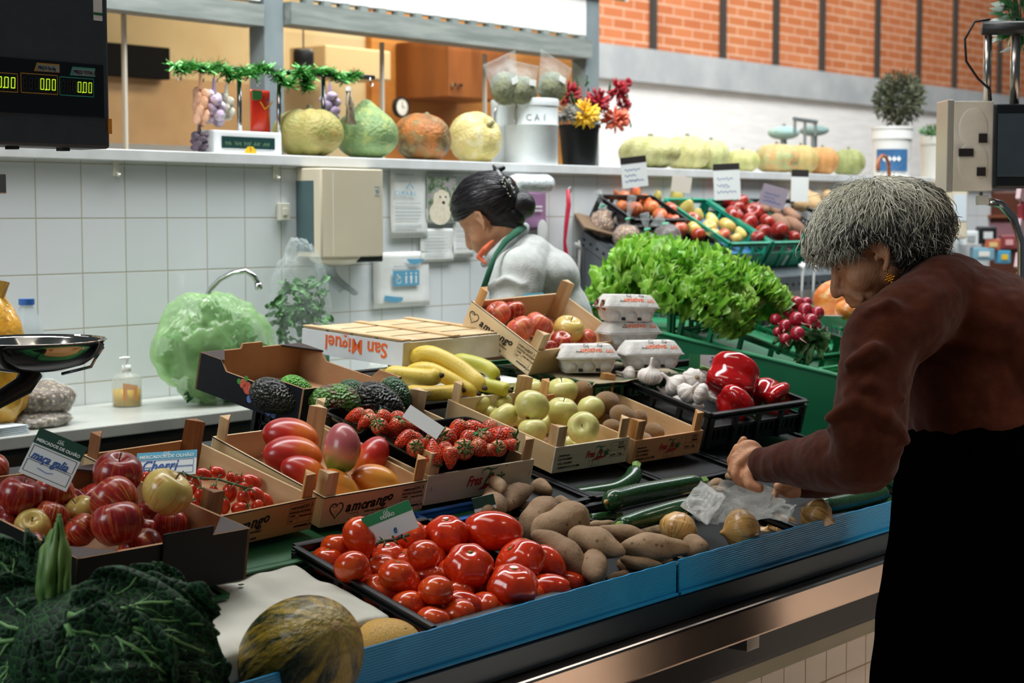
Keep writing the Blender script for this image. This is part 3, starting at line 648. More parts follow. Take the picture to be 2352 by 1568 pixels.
def apple_mesh(n=28, k=18):
    def fn(p, d):
        rho = sqrt(d.x ** 2 + d.y ** 2); a = atan2(d.y, d.x)
        r = rho * (1 + .10 * d.z) * (1 + .015 * sin(5 * a) * (1 - d.z) / 2)
        z = .90 * d.z - (.34 * exp(-(rho / .30) ** 2) if d.z > 0 else -.22 * exp(-(rho / .30) ** 2)) + (.02 * cos(5 * a) * rho if d.z < 0 else 0)
        return V((d.x / (rho or 1) * r, d.y / (rho or 1) * r, z)) if rho > 1e-6 else V((0, 0, z))
    return MB().sph(fn=fn, nu=n, nv=k)
def mk(name, mb, mat, label, cat, smooth=True):
    o = mb.build(name, mat, None, smooth); tag(o, label, cat); return o
def apple_proto(name, mat, label):
    o = mk(name, apple_mesh(), mat, label, 'apple')
    MB().tube([(0, 0, .52), (.02, .01, .72), (.07, .02, .93)], [.035, .03, .045], 6).build('stem', stemm, o, True)
    MB().lathe([(.02, -.70), (.09, -.72), (.10, -.76), (.05, -.74), (.02, -.71)], 8).build('blossom_end', stemm, o, True); return o
A_RED = apple_proto('red_apple', fruit_mat('red_apple_skin', '9c1a1a', '80121a', 'cc6a36', 11, rough=.28, coat=.3), '')
A_RED2 = apple_proto('red_apple', fruit_mat('red_striped_apple_skin', 'b8351e', '8e181a', 'dca048', 12, rough=.28, coat=.3), '')
A_YR = apple_proto('yellow_red_apple', fruit_mat('blush_apple_skin', 'd2bf6a', 'cfae56', 'c9543c', 7, rough=.28, coat=.3, lo=.45, hi=.7), '')
A_PINK = apple_proto('blush_apple', fruit_mat('pink_orange_apple_skin', 'd8714e', 'c2453c', 'e6b05a', 11, rough=.35, coat=.2, lo=.35, hi=.65), '')
A_GOLD = apple_proto('yellow_apple', fruit_mat('golden_apple_skin', 'd3cf80', 'c6c46c', 'dccb8a', 0, rough=.35, coat=.2, speck=16, speckc='a89c50'), '')
def place(proto, M, items, label_list, cat, group=None, h=.03, spin=.6, sq=(1, 1, 1), d=None, orient=None, rs=1.0):
    out = []
    for i, it in enumerate(items):
        x, y, r = it[:3]; hh = it[3] if len(it) > 3 and it[3] is not None else h
        p = inM(M, x, y, hh) if M is not None else at(x, y, d); rad = r * dep(p) / F * rs
        pr = proto[i % len(proto)] if isinstance(proto, list) else proto
        if len(it) > 4 and it[4] is not None and hasattr(it[4], 'name'): pr = it[4]
        rot = (orient(i, it) if orient else rotrand(R, spin))
        if len(it) > 5: rot = it[5]
        out.append(inst(pr, TR(p) @ rot @ SCL(rad * sq[0], rad * sq[1], rad * sq[2]), label_list[i], cat, group))
    return out
def fdir(dx, dy, dz_): return face_to(RT * dx + UP * dy - FW * dz_)     # local +Z towards picture right/up/viewer
# --- the black tray of red apples
AP = [(-22, 1083, 42, .085, A_RED2), (46, 1139, 48, .09, A_RED, fdir(.3, .85, .1)), (124, 1131, 43, .08, A_RED2, fdir(.2, .9, .3)), (166, 1152, 31, .05, A_RED), (271, 1088, 53, .13, A_RED, fdir(.15, .9, .35)),
      (264, 1150, 54, .105, A_RED2, fdir(-.75, .5, -.3)), (270, 1203, 57, .09, A_RED, fdir(-.2, .9, -.1)), (383, 1131, 55, .13, A_YR, fdir(.55, .8, .1)), (186, 1174, 36, .06, A_YR), (115, 1188, 40, .06, A_RED2),
      (76, 1210, 40, .05, A_YR, fdir(.1, .6, .75)), (187, 1218, 38, .05, A_RED2), (392, 1207, 40, .05, A_RED), (338, 1219, 32, .04, A_RED), (337, 1172, 26, .05, A_RED), (150, 1245, 28, .03, A_RED2), (30, 1205, 38, .04, A_RED)]
lbs = ['red apple cut off by the left edge of the picture, in the black tray', 'big dark red apple at the left of the black tray, stem up', 'red striped apple just below the white price card in the black tray', 'small dark red apple half hidden right of the price card', 'topmost dark red apple of the black tray, beside the brown corner post',
       'red striped apple lying on its side, in the middle of the black tray', 'large red apple at the front centre of the black tray', 'single yellow green apple with a red blush on top of the red apples', 'small red and yellow apple left of the apple lying on its side', 'orange red apple under the dark red apple at the left of the tray',
       'yellowish apple with its hollow facing the viewer at the left front of the tray', 'striped red apple left of the large front apple', 'dark red apple below the yellow green apple at the tray corner', 'red apple squeezed right of the large front apple', 'dark apple in the shade under the yellow green apple', 'low red apple at the front rim of the tray above the cabbage', 'shaded red apple low at the left end of the tray']
place(A_RED, M_APL, AP, lbs, 'apple', 'apples in the black cardboard tray', spin=.7, rs=1.07)
def filler(M, nx, ny, x0, y0, dx, dy, z, r, protos, desc, cat, grp, avoid=(), mind=0, rowname='row'):
    for gy in range(ny):
        for gx in range(nx):
            p = M @ V((x0 + gx * dx + (gy % 2) * dx * .1, y0 + gy * dy, z))
            if any((p - q).length < mind for q in avoid): continue
            inst(R.choice(protos), TR(p) @ rotrand(R, .8) @ SCL(r), '%s, %s from the front, %s' % (desc, ('first row', 'second row', 'third row', 'fourth row', 'fifth row')[gy], ORD[gx]), cat, grp)
filler(M_APL, 4, 5, .045, .045, .080, .082, .034, .037, [A_RED, A_RED2], 'lower red apple in the black tray', 'apple', 'lower apples in the black tray', [inM(M_APL, a[0], a[1], a[3]) for a in AP], .062)
# --- golden apples
GA = [(1100, 929, 27, .035), (1153, 928, 26, .035), (1158, 958, 34, .045), (1215, 901, 36, .055), (1221, 934, 41, .085), (1291, 900, 37, .06), (1291, 944, 36, .07), (1356, 938, 33, .065, None, fdir(.3, -.8, .3)), (1340, 983, 38, .07, None, fdir(-.2, .25, .9)), (1223, 990, 34, .045), (1344, 1020, 26, .02), (1386, 1018, 22, .015), (1310, 1020, 20, .015), (1256, 972, 24, .03), (1128, 950, 22, .02), (1194, 962, 22, .025)]
GA = [g if len(g) > 4 else g + (A_GOLD,) for g in GA]; GA = [(g[:4] + (A_GOLD,) + tuple(g[5:])) for g in GA]
place(A_GOLD, M_GOLD, GA, rowlabels(GA, 'yellow apple', 'in the pale wooden crate', 4), 'apple', 'yellow apples in the pale wooden crate')
KA = [(1144, 721, 31, .055, A_PINK), (1181, 713, 27, .05, A_RED2), (1195, 756, 33, .055, A_PINK), (1237, 748, 34, .045, A_PINK), (1306, 757, 36, .05, A_YR, fdir(.2, .8, .4)), (1290, 785, 27, .035, A_RED2), (1346, 781, 26, .03, A_PINK), (1262, 797, 19, .03, A_RED)]
place(A_PINK, M_RED, KA, ['pink speckled apple at the upper left of the tilted crate', 'orange red apple beside the blue price card in the tilted crate', 'dull pink apple resting on the lettered board of the tilted crate', 'yellow and orange striped apple in the middle of the tilted crate', 'large orange yellow apple with a green hollow in the tilted crate', 'dark pink apple behind the front post of the tilted crate', 'small pink apple at the right end of the tilted crate', 'red apple low behind the egg box and the front post'], 'apple', 'apples in the tilted wooden crate')
# --- tomatoes
def tom_fn(rib, k): 
    def fn(p, d):
        rho = sqrt(d.x ** 2 + d.y ** 2); a = atan2(d.y, d.x); r = rho * (1 + rib * cos(k * a) * rho)
        z = .86 * d.z - (.16 * exp(-(rho / .28) ** 2) if d.z > 0 else 0)
        return V((cos(a) * r, sin(a) * r, z))
    return fn
tommat = fruit_mat('tomato_skin', 'd23e12', 'e05416', 'c83410', 0, 1.2, rough=.16, coat=.5, speck=9, speckc='e8663a', sss=.08)
redtom = fruit_mat('plum_tomato_skin', 'cc3210', 'd83e12', 'bc280c', 0, 1.2, rough=.14, coat=.6, sss=.08)
TOM = mk('tomato', MB().sph(fn=tom_fn(.0, 5), nu=28, nv=16), tommat, '', 'tomato')
MB().lathe([(.0, .70), (.10, .70), (.12, .73), (.05, .76), (.0, .76)], 10).build('stem_scar', pm('tomato_scar', '9a8a40', '5a6a28', 30, .7), TOM, True)
PLUM = mk('plum_tomato', MB().sph(fn=lambda p, d: V((d.x * .66 * (1 + .03 * cos(3 * atan2(d.y, d.x))), d.y * .66, d.z + (-.1 * exp(-((d.x ** 2 + d.y ** 2) / .05)) if d.z > 0 else 0))), nu=28, nv=18), redtom, '', 'tomato')
MB().lathe([(.0, .885), (.06, .88), (.07, .91), (.0, .92)], 8).build('stem_scar', pm('tomato_scar', '9a8a40'), PLUM, True)
BEEF = mk('ribbed_tomato', MB().sph(fn=tom_fn(.06, 6), nu=36, nv=16), redtom, '', 'tomato')
MB().lathe([(.0, .68), (.08, .70), (.10, .74), (.0, .76)], 8).build('stem_scar', pm('tomato_scar', '9a8a40'), BEEF, True)
TO = [(830, 1230, 47, .135, TOM, fdir(.6, .5, .4), 'big round tomato at the upper left of the crate, in front of the green card', 1),
      (771, 1256, 36, .10, TOM, fdir(0, .8, 0), 'tomato half hidden at the far left of the black crate', 1), (807, 1302, 42, .115, TOM, fdir(-.4, .7, -.4), 'round orange red tomato at the left, under the biggest round tomato', 1),
      (911, 1321, 44, .115, TOM, fdir(.1, .8, .1), 'round red tomato in the middle of the left half of the crate', 1), (970, 1276, 42, .12, TOM, fdir(.3, -.6, .2), 'orange red round tomato right of the vine stem', 1), (1001, 1356, 42, .115, TOM, fdir(0, -.8, .1), 'small round tomato at the front of the crate, lowest of the round ones', 1),
      (942, 1228, 39, .115, TOM, fdir(.3, .6, .6), 'round tomato with a pale stem scar behind the vine stem', 1), (893, 1279, 40, .085, TOM, fdir(0, .8, .3), 'shaded tomato beneath the vine stem', 1),
      (1026, 1226, 50, .12, BEEF, fdir(0, .8, .3), 'large red tomato at the back of the crate left of the longest plum tomato', 1), (1132, 1219, 71, .135, PLUM, fdir(-1, .12, .1), 'longest glossy plum tomato, topmost at the back right of the crate', 1),
      (1076, 1299, 57, .125, BEEF, fdir(.1, .75, .5), 'large dark red ribbed tomato in the middle of the crate', 1), (1195, 1290, 59, .115, BEEF, fdir(-.5, .7, .3), 'lumpy red tomato right of the middle, under the longest plum tomato', 1), (1262, 1297, 52, .095, PLUM, fdir(.55, -.8, .1), 'oblong tomato leaning against the sweet potatoes', 1),
      (1177, 1346, 60, .11, BEEF, fdir(.1, .9, .3), 'broad glossy ribbed tomato in the right front of the crate', 1), (1253, 1358, 62, .085, PLUM, fdir(1, .15, .2), 'long plum tomato lying behind the blue strip at the right', 1), (1306, 1337, 44, .065, PLUM, fdir(1, 0, .3), 'small plum tomato beside the lower sweet potatoes', 1), (1353, 1338, 30, .05, TOM, fdir(0, 1, 0), 'orange tomato peeping over the blue strip, rightmost of the tomatoes', 1),
      (1070, 1392, 52, .085, PLUM, fdir(-.9, .4, .2), 'plum tomato under the middle tomato, near the blue strip', 1), (1110, 1408, 58, .07, PLUM, fdir(-1, .1, .2), 'plum tomato touching the blue strip at the front', 1), (1001, 1414, 46, .06, PLUM, fdir(-.9, -.3, .2), 'plum tomato at the front left rim above the blue strip', 1), (932, 1389, 40, .06, PLUM, fdir(-1, .2, .2), 'dark plum tomato low at the left rim of the crate', 1), (866, 1364, 26, .05, TOM, fdir(0, 1, 0), 'small shaded tomato low at the left rim', 1), (766, 1324, 20, .05, TOM, fdir(0, 1, 0), 'tiny bit of a tomato at the leftmost rim of the crate', 1)]
made = []
for (x, y, r, h, pr, rot, lb, _) in TO:
    p = inM(M_TOM, x, y, h); s = r * dep(p) / F; made.append(inst(pr, TR(p) @ rot @ SCL(s), lb, 'tomato', 'tomatoes in the black crate'))
fill_i = 0
for gx in range(5):                                     # tomatoes of the layer below, seen between the upper ones
    for gy in range(5):
        p = M_TOM @ V((.042 + gx * .065 + (gy % 2) * .006, .04 + gy * .066, .082)); x, y = CX + F * (p - CAM).dot(RT) / dep(p), CY - F * (p - CAM).dot(UP) / dep(p)
        inst(TOM, TR(p) @ rotrand(R, .6) @ SCL(.031), 'tomato of the lower layer, row %s from the blue strip, %s' % (('first', 'second', 'third', 'fourth', 'fifth')[gy], ORD[gx]), 'tomato', 'lower tomatoes in the black crate')
vine = MB(); P = [inM(M_TOM, *q) for q in ((868, 1245, .15), (885, 1242, .155), (905, 1240, .155), (925, 1232, .15), (938, 1228, .15))]
vine.tube(P, [.004, .003, .003, .003, .0035], 7)
for a, b in (((885, 1242), (880, 1258)), ((905, 1240), (900, 1228)), ((905, 1240), (915, 1252)), ((925, 1232), (935, 1245)), ((925, 1232), (920, 1222)), ((870, 1245), (862, 1252)), ((880, 1243), (872, 1232))):
    vine.tube([inM(M_TOM, *a, .152), inM(M_TOM, (a[0] + b[0]) / 2, (a[1] + b[1]) / 2, .157), inM(M_TOM, *b, .15)], [.0028, .002, .0008], 6)
tag(vine.build('tomato_vine_stem', pm('dry_vine_green', '46502a', '2c3018', 60, .7), None, True), 'dark knobbly green vine stem lying among the round tomatoes', 'stem')
# cherry tomatoes on the vine: one truss
CT = [(336, 1096, 14), (356, 1110, 14), (383, 1103, 16), (400, 1090, 15), (427, 1095, 17), (468, 1089, 18, 'h'), (500, 1085, 18, 'h'), (437, 1127, 16), (432, 1118, 14), (461, 1140, 19, 'v'), (490, 1130, 15, 'v'), (527, 1132, 22, 'v'), (559, 1144, 19, 'v'), (576, 1107, 23, 'h'), (590, 1139, 22, 'd'), (530, 1098, 13), (548, 1103, 13), (610, 1150, 20, 'd'), (550, 1167, 19, 'h2'), (447, 1163, 16), (515, 1162, 18, 'v'), (590, 1165, 18), (480, 1158, 15), (560, 1122, 14), (420, 1145, 16), (452, 1108, 13)]
chm = fruit_mat('cherry_tomato_skin', 'd23a1a', 'c22e16', 'dd4a20', 0, 1.5, rough=.18, coat=.5)
CH = mk('cherry_tomato', MB().sph(fn=lambda p, d: V((d.x * .72, d.y * .72, d.z)), nu=20, nv=12), chm, '', 'tomato')
g = MB()
for k in range(5):
    a = 2 * pi * k / 5; g.tube([(0, 0, .97), (.3 * cos(a), .3 * sin(a), 1.02), (.62 * cos(a), .62 * sin(a), .95 + .12 * (k % 2))], [.07, .07, .01], 5, flat=.4)
g.tube([(0, 0, .95), (0, 0, 1.3)], .05, 5); g.build('calyx', leafg, CH, True)
dm = {'v': fdir(.1, 1, .3), 'h': fdir(-.9, .4, .2), 'd': fdir(-.6, .8, .2), 'h2': fdir(.95, .2, .3)}
clabs = rowlabels(CT, 'cherry tomato', 'on the vine', 4)
for i, q in enumerate(CT):
    p = inM(M_CHERRY, q[0], q[1], .045 if q[1] < 1150 else .03); s = q[2] * dep(p) / F * 1.12
    inst(CH, TR(p) @ (dm[q[3]] if len(q) > 3 else rotrand(R, .7)) @ SCL(s), clabs[i], 'tomato', 'cherry tomatoes in the wooden crate')
vine = MB(); pts = [(345, 1092), (382, 1084), (420, 1086), (455, 1098), (500, 1100), (540, 1112), (572, 1122)]
vine.tube([inM(M_CHERRY, x, y, .066) for x, y in pts], .0022, 7)
for (x, y), (u, v_) in zip(pts * 2, ((350, 1105), (395, 1095), (423, 1070), (470, 1095), (510, 1090), (530, 1125), (590, 1135), (360, 1095), (372, 1098), (432, 1110), (462, 1120), (495, 1118), (552, 1108), (560, 1135))):
    vine.tube([inM(M_CHERRY, x, y, .066), inM(M_CHERRY, (x + u) / 2, (y + v_) / 2 - 4, .07), inM(M_CHERRY, u, v_, .066)], [.0018, .0014, .0007], 6)
tag(vine.build('tomato_vine_stem', pm('fresh_vine_green', '4d5f2c', '39481f', 60, .6), None, True), 'thin green vine stem running over the cherry tomatoes', 'stem')
# --- mangoes
def mango_mat(name, top, mid, bot, sc=1.2, lo=-.5, hi=.6, nz_=.6):
    t = NT(name); p = t.xyz(); n = t.noise(sc, 3); k = t.math('ADD', t.math('MULTIPLY', p[2], 1), t.math('MULTIPLY', t.math('SUBTRACT', n, .5), nz_ * 2))
    col = t.mix(t.mapr(k, lo, (lo + hi) / 2), bot, mid); col = t.mix(t.mapr(k, (lo + hi) / 2, hi), col, top)
    col = t.mix(t.mapr(t.voro(20), .05, .09, .35, 0), col, 'e0b070'); return t.fin(col, .3, 0, .25, sss=.06)
def mango(name, mat, label, sx=.78, sy=.66):
    o = mk(name, MB().sph(fn=lambda p, d: V((d.x * sx + .13 * (d.z ** 2) - .06, d.y * sy, d.z * 1.0 + .02 * d.x)) * (1 + .04 * d.x), nu=32, nv=20), mat, label, 'mango')
    MB().tube([(.07, 0, .97), (.08, 0, 1.03)], [.06, .035], 8).build('stem_end', stemm, o, True); return o
mr = mango_mat('mango_red_skin', 'a81c18', 'c4301c', 'dc7226'); mo = mango_mat('mango_orange_skin', 'c4481e', 'e08a2c', 'e39a38', lo=-.3, hi=1.1); mg = mango_mat('mango_green_end', 'b0585a', 'c8825a', '6d8a2c', lo=-.6, hi=.2, nz_=.3)
MA = [(668, 1003, 66, .075, mr, fdir(-1, .22, .1), 'red mango lying at the back left of its crate'), (671, 1046, 69, .065, mr, fdir(-1, .08, .25), 'deep red mango in front of the back left one'), (785, 1031, 60, .105, mg, fdir(.12, 1, -.05), 'upright pink mango with a green lower end, tallest in the crate'),
      (853, 1048, 52, .06, mr, fdir(.6, .8, -.2), 'pinkish red mango half hidden right of the upright one'), (698, 1084, 56, .05, mr, fdir(-.9, .4, 0), 'orange red mango left of the front post'), (776, 1117, 54, .045, mo, fdir(-.8, .6, .3), 'orange mango with a dark spot behind the front post'), (861, 1103, 56, .05, mo, fdir(-.95, .25, .3), 'yellow orange mango at the front right of the crate')]
for x, y, r, h, m_, rot, lb in MA:
    p = inM(M_MANGO, x, y, h); s = r * dep(p) / F; o = mango('mango', m_, lb); o.matrix_basis = TR(p) @ rot @ SCL(s); o['group'] = 'mangoes in the wooden crate'
# --- avocados
def av_mat(name, a, b, g_=None):
    t = NT(name); n = t.voro(11, feature='SMOOTH_F1'); c = t.mix(t.mapr(n, .1, .5), b, a)
    if g_: c = t.mix(t.mapr(t.noise(2.2, 4), .5, .6), c, g_)
    t.bump(n, .5, .05); return t.fin(c, .34, 0, .15)
avm = [av_mat('avocado_dark', '2f302a', '171c18'), av_mat('avocado_green', '5fae2c', '34742a'), av_mat('avocado_mixed', '5c8f34', '2a5026', '6b4530'), av_mat('avocado_dark_green', '38603a', '1c3628')]
def avocado(mat, lb):
    o = mk('avocado', MB().sph(fn=lambda p, d: V((d.x * (.66 - .14 * d.z - .05 * d.z * d.z), d.y * (.66 - .14 * d.z - .05 * d.z * d.z), d.z)), nu=28, nv=18), mat, lb, 'avocado')
    MB().tube([(0, 0, .97), (0, 0, 1.04)], [.07, .09], 8).build('stem_button', pm('avocado_button', '6b5a30', rough=.7), o, True); o['group'] = 'avocados in the cardboard tray'; return o
for x, y, r, h, k, rot, lb in ((631, 911, 61, .05, 0, fdir(.95, -.35, .1), 'large dark purple brown avocado at the left of the tray'), (682, 893, 44, .05, 1, fdir(.9, -.35, -.3), 'bright green avocado behind the large dark one'), (679, 938, 36, .02, 1, fdir(-.9, .1, .2), 'small green avocado at the front of the tray'),
                               (765, 922, 64, .06, 2, fdir(-.95, .1, .2), 'green and brown mottled avocado in the middle of the tray'), (810, 894, 36, .045, 3, fdir(.9, 0, .2), 'small dark green avocado at the back of the tray'), (869, 920, 62, .06, 0, fdir(.95, -.3, .2), 'blackish green avocado right of the mottled one'), (912, 904, 46, .065, 3, fdir(.7, -.7, .2), 'rounded dark green avocado at the right end, below the bananas')):
    p = inM(M_AV, x, y, h); s = r * dep(p) / F; avocado(avm[k], lb).matrix_basis = TR(p) @ rot @ SCL(s)
# --- kiwis
KM = NT('kiwi_skin'); n = KM.noise(26, 4, KM.mapping(KM.tc(), (1, 1, .3))); KM.bump(n, .5, .03); kmat = KM.fin(KM.mix(KM.mapr(n, .35, .65), '86602f', 'a67f4c'), .75, 0, 0, .3, sheen=.4)
KW = mk('kiwi', MB().sph(fn=lambda p, d: V((d.x * .80, d.y * .80, d.z * (1.0 if d.z < 0 else 1.04))), nu=24, nv=14), kmat, '', 'kiwi')
MB().sph((0, 0, 1.0), (.10, .10, .05), 8, 5).build('blossom_tip', stemm, KW, True)
KI = [(1335, 901, 32, .055), (1394, 926, 35, .075), (1430, 957, 33, .06), (1466, 965, 26, .04), (1407, 982, 25, .045), (1503, 990, 24, .03), (1482, 1012, 22, .02), (1384, 962, 22, .04), (1372, 905, 26, .04), (1452, 1000, 22, .02), (1430, 1008, 20, .015)]
place(KW, M_KIWI, KI, rowlabels(KI, 'brown furry kiwi', 'in the orange tinted crate', 3), 'kiwi', 'kiwis in the orange tinted crate', orient=lambda i, it: fdir(R.uniform(-1, 1), R.uniform(-.6, .6), R.uniform(-.3, .6)))
# --- garlic
t = NT('garlic_skin'); p = t.xyz(); ang = t.math('ARCTAN2', p[1], p[0]); s_ = t.noise(1, 3, t.comb(t.math('MULTIPLY', ang, 6), p[2], 0)); t.bump(s_, .25, .04)
gmat = t.fin(t.mix(t.mapr(s_, .45, .62), 'ebe6dc', 'd6c6c0'), .5, sss=.08)
GAR = mk('garlic_bulb', MB().lathe([(.12, -.62), (.5, -.6), (.85, -.38), (1, -.05), (.93, .25), (.7, .48), (.4, .62), (.2, .8), (.14, 1.0), (.13, 1.5), (.05, 1.55)], 30, fn=lambda p, a: V((p.x * (1 + .07 * cos(9 * a) * (1 if p.z < .6 else 0)), p.y * (1 + .07 * cos(9 * a) * (1 if p.z < .6 else 0)), p.z))), gmat, '', 'garlic')
MB().lathe([(.0, -.68), (.2, -.66), (.22, -.6), (.1, -.58)], 12).build('root_plate', pm('garlic_root', 'b39b74', '8a7350', 40, .9), GAR, True)
GI = [(1444, 861, 21, .085, fdir(-.8, .2, .2)), (1493, 864, 29, .10, fdir(.1, .9, .2)), (1551, 884, 28, .095, fdir(-.7, .6, .1)), (1594, 873, 29, .11, fdir(-.3, -.4, -.9)), (1578, 903, 26, .09, fdir(.5, .5, .4)), (1610, 905, 25, .10, fdir(.9, -.3, .2)), (1520, 872, 20, .06, fdir(.5, .5, .5)), (1470, 885, 20, .04, fdir(.5, .5, .5)), (1525, 905, 20, .04, fdir(-.5, .5, .5)), (1560, 925, 20, .035, fdir(.5, .7, .5)), (1600, 940, 20, .035, fdir(.5, -.5, .5)), (1640, 915, 20, .04, fdir(.5, .5, 0)), (1650, 965, 14, .03, fdir(.5, .5, .5))]
gl_ = rowlabels(GI, 'white papery garlic bulb', 'in the black crate', 3)
for (x, y, r, h, rot), lb in zip(GI, gl_):
    p = inM(M_GAR, x, y, h + .01); inst(GAR, TR(p) @ rot @ SCL(r * dep(p) / F), lb, 'garlic', 'garlic bulbs in the black crate')
# --- red peppers
pepm = fruit_mat('red_pepper_skin', 'ae0c10', 'c01414', 'a00810', 0, 1.2, rough=.10, coat=.8, sss=.05)
def pepper(seed, k, lb, sq=1):
    rr = random.Random(seed); ph = rr.random() * 6
    def fn(p, d):
        rho = sqrt(d.x ** 2 + d.y ** 2); a = atan2(d.y, d.x); lob = 1 + .20 * cos(k * a + ph) * min(1, rho * 1.3) + .05 * sin(2 * a + ph + d.z * 2)
        r = (rho ** .8) * .82 * lob * (1 - .12 * max(0, -d.z)) ; z = d.z * 1.0 - (.30 * exp(-(rho / .33) ** 2) if d.z > 0 else -.2 * exp(-(rho / .3) ** 2)) + .06 * cos(k * a + ph) * rho * d.z
        q = V((cos(a) * r, sin(a) * r * sq, z)); return q + V((1, 1, 1)) * .0 + q * .03 * noise.noise(q * 2.2 + V((seed, 0, 0)))
    o = mk('red_pepper', MB().sph(fn=fn, nu=48, nv=28), pepm, lb, 'pepper'); o['group'] = 'red peppers in the black crate'
    MB().tube([(0, 0, .55), (.02, 0, .8), (.1, 0, 1.05), (.22, 0, 1.2)], [.16, .09, .08, .10], 8).build('stem', pm('pepper_stem', '4f7a30', rough=.5), o, True); return o
for sd, k, x, y, r, h, rot, lb in ((1, 4, 1684, 866, 57, .12, fdir(-.9, .3, -.3), 'largest glossy red pepper, on top at the back'), (2, 3, 1690, 925, 42, .08, fdir(.6, -.5, .2), 'red pepper standing beside the garlic, under the largest one'), (5, 4, 1772, 913, 47, .075, fdir(-.5, -.3, .6), 'folded red pepper at the right of the black crate'), (9, 3, 1644, 893, 30, .06, fdir(0, 1, 0), 'red pepper mostly hidden behind the garlic')):
    p = inM(M_GAR, x, y, h); pepper(sd, k, lb).matrix_basis = TR(p) @ rot @ SCL(r * dep(p) / F * 1.12)
# --- strawberries in three black punnets
t = NT('strawberry_skin'); vd = t.voro(5.2, rand=.5); col = t.mix(t.mapr(vd, .11, .18), 'f2c45a', t.mix(t.noise(2), 'dc2e08', 'ee5018')); p = t.xyz()
col = t.mix(t.mapr(p[2], .62, .85), col, 'e6865a'); t.bump(t.mapr(vd, .1, .5), 1, .12); smat = t.fin(col, .32, 0, .15, sss=.08)
SB = mk('strawberry', MB().sph(fn=lambda p, d: V((d.x * (.72 + .34 * d.z - .06 * d.z ** 2), d.y * (.72 + .34 * d.z - .06 * d.z ** 2), d.z * 1.15 - (.1 * exp(-(d.x ** 2 + d.y ** 2) / .1) if d.z > 0 else 0))), nu=22, nv=14), smat, '', 'strawberry')
g = MB()
for k in range(8):
    a = 2 * pi * k / 8; g.tube([(0, 0, .95), (.25 * cos(a), .25 * sin(a), 1.06), (.52 * cos(a), .52 * sin(a), .98 + .1 * (k % 3)), (.78 * cos(a + .1), .78 * sin(a + .1), .86 + .16 * (k % 3))], [.06, .13, .10, .01], 5, flat=.25)
g.tube([(0, 0, .95), (.05, 0, 1.3)], .04, 5); g.build('leafy_cap', leafg, SB, True)
SBN = mk('strawberry', MB().sph(fn=lambda p, d: V((d.x * (.74 + .32 * d.z), d.y * (.74 + .32 * d.z), d.z * 1.15)), nu=22, nv=14), smat, '', 'strawberry')
shin = pm('glossy_black_film', '090a0c', rough=.14, coat=.5)
def punnet(M, w, d, h, lb):
    o = thing('strawberry_punnet', lb, 'punnet', M); g = MB()
    def rr(w_, d_, z, cx=w / 2, cy=d / 2, r=.02, n=5):
        L = []
        for qx, qy, a0 in ((1, 1, 0), (-1, 1, 90), (-1, -1, 180), (1, -1, 270)):
            for i in range(n): a = radians(a0 + 90 * i / (n - 1)); L.append(V((cx + qx * (w_ / 2 - r) + r * cos(a), cy + qy * (d_ / 2 - r) + r * sin(a), z)))
        return L
    rings = [rr(w * .86, d * .86, 0), rr(w * .9, d * .9, h * .3), rr(w, d, h), rr(w + .008, d + .008, h + .001), rr(w + .008, d + .008, h - .004)]; n = len(rings[0])
    vs = [v for r_ in rings for v in r_]; g.add(vs, [tuple(range(n))[::-1]] + [(i * n + j, i * n + (j + 1) % n, (i + 1) * n + (j + 1) % n, (i + 1) * n + j) for i in range(len(rings) - 1) for j in range(n)])
    inn = [rr(w - .004, d - .004, h), rr(w * .86, d * .86, h * .35)]; vs = [v for r_ in inn for v in r_]; g.add(vs, [(j, n + j, n + (j + 1) % n, (j + 1) % n) for j in range(n)] + [tuple(range(n, 2 * n))])
    g.build('tray', shin, o, 40); return o
MP1 = M_STRAW @ TR(.012, .215, .035); punnet(MP1, .15, .125, .055, 'upper black punnet of strawberries beside the white card')
MP2 = M_STRAW @ TR(.018, .045, .033); punnet(MP2, .142, .155, .060, 'lower left black punnet of strawberries')
MP3 = M_STRAW @ TR(.164, .045, .033); punnet(MP3, .142, .155, .060, 'lower right black punnet of strawberries')
MB().box((.006, .006, .0045), (.309, .364, .032)).build('tray_packing', pm('black_liner', '14151a'), bpy.data.objects.get('wooden_crate.002'))
S1 = [(816, 957, 20), (840, 957, 17), (856, 968, 21), (888, 962, 20), (918, 968, 21), (876, 985, 22), (907, 986, 21), (944, 984, 20), (835, 972, 15)]
S2 = [(931, 1010, 22), (961, 1013, 19), (997, 1019, 24), (1028, 1008, 27), (1048, 991, 23), (952, 1031, 22), (995, 1040, 25, 'c'), (1026, 1037, 20), (1064, 1033, 27, 'f'), (1035, 1051, 20), (1072, 1012, 20), (975, 1025, 16)]
S3 = [(1096, 991, 27, 'l'), (1122, 984, 20), (1148, 1001, 28, 'r'), (1112, 1019, 26), (1106, 1030, 22), (1146, 1031, 21), (1080, 1005, 17), (1170, 1020, 16, 'r'), (1130, 1035, 15)]
for items, Mx, wh_, hh in ((S1, MP1, 'in the upper black punnet', .062), (S2, MP2, 'in the lower left black punnet', .068), (S3, MP3, 'in the lower right black punnet', .068)):
    L = rowlabels(items, 'red seeded strawberry', wh_, 3 if len(items) > 9 else 2)
    for q, lb in zip(items, L):
        p = inM(Mx, q[0], q[1], hh); s = q[2] * dep(p) / F * 1.2; k = q[3] if len(q) > 3 else None
        rot = {'f': fdir(.1, .2, 1), 'l': fdir(-1, .2, .1), 'r': fdir(1, -.2, .2), 'c': fdir(.1, -.9, .2), None: rotrand(R, 1.2)}[k]
        inst(SB if k or R.random() < .35 else SBN, TR(p) @ rot @ SCL(s), lb, 'strawberry', 'strawberries ' + wh_)
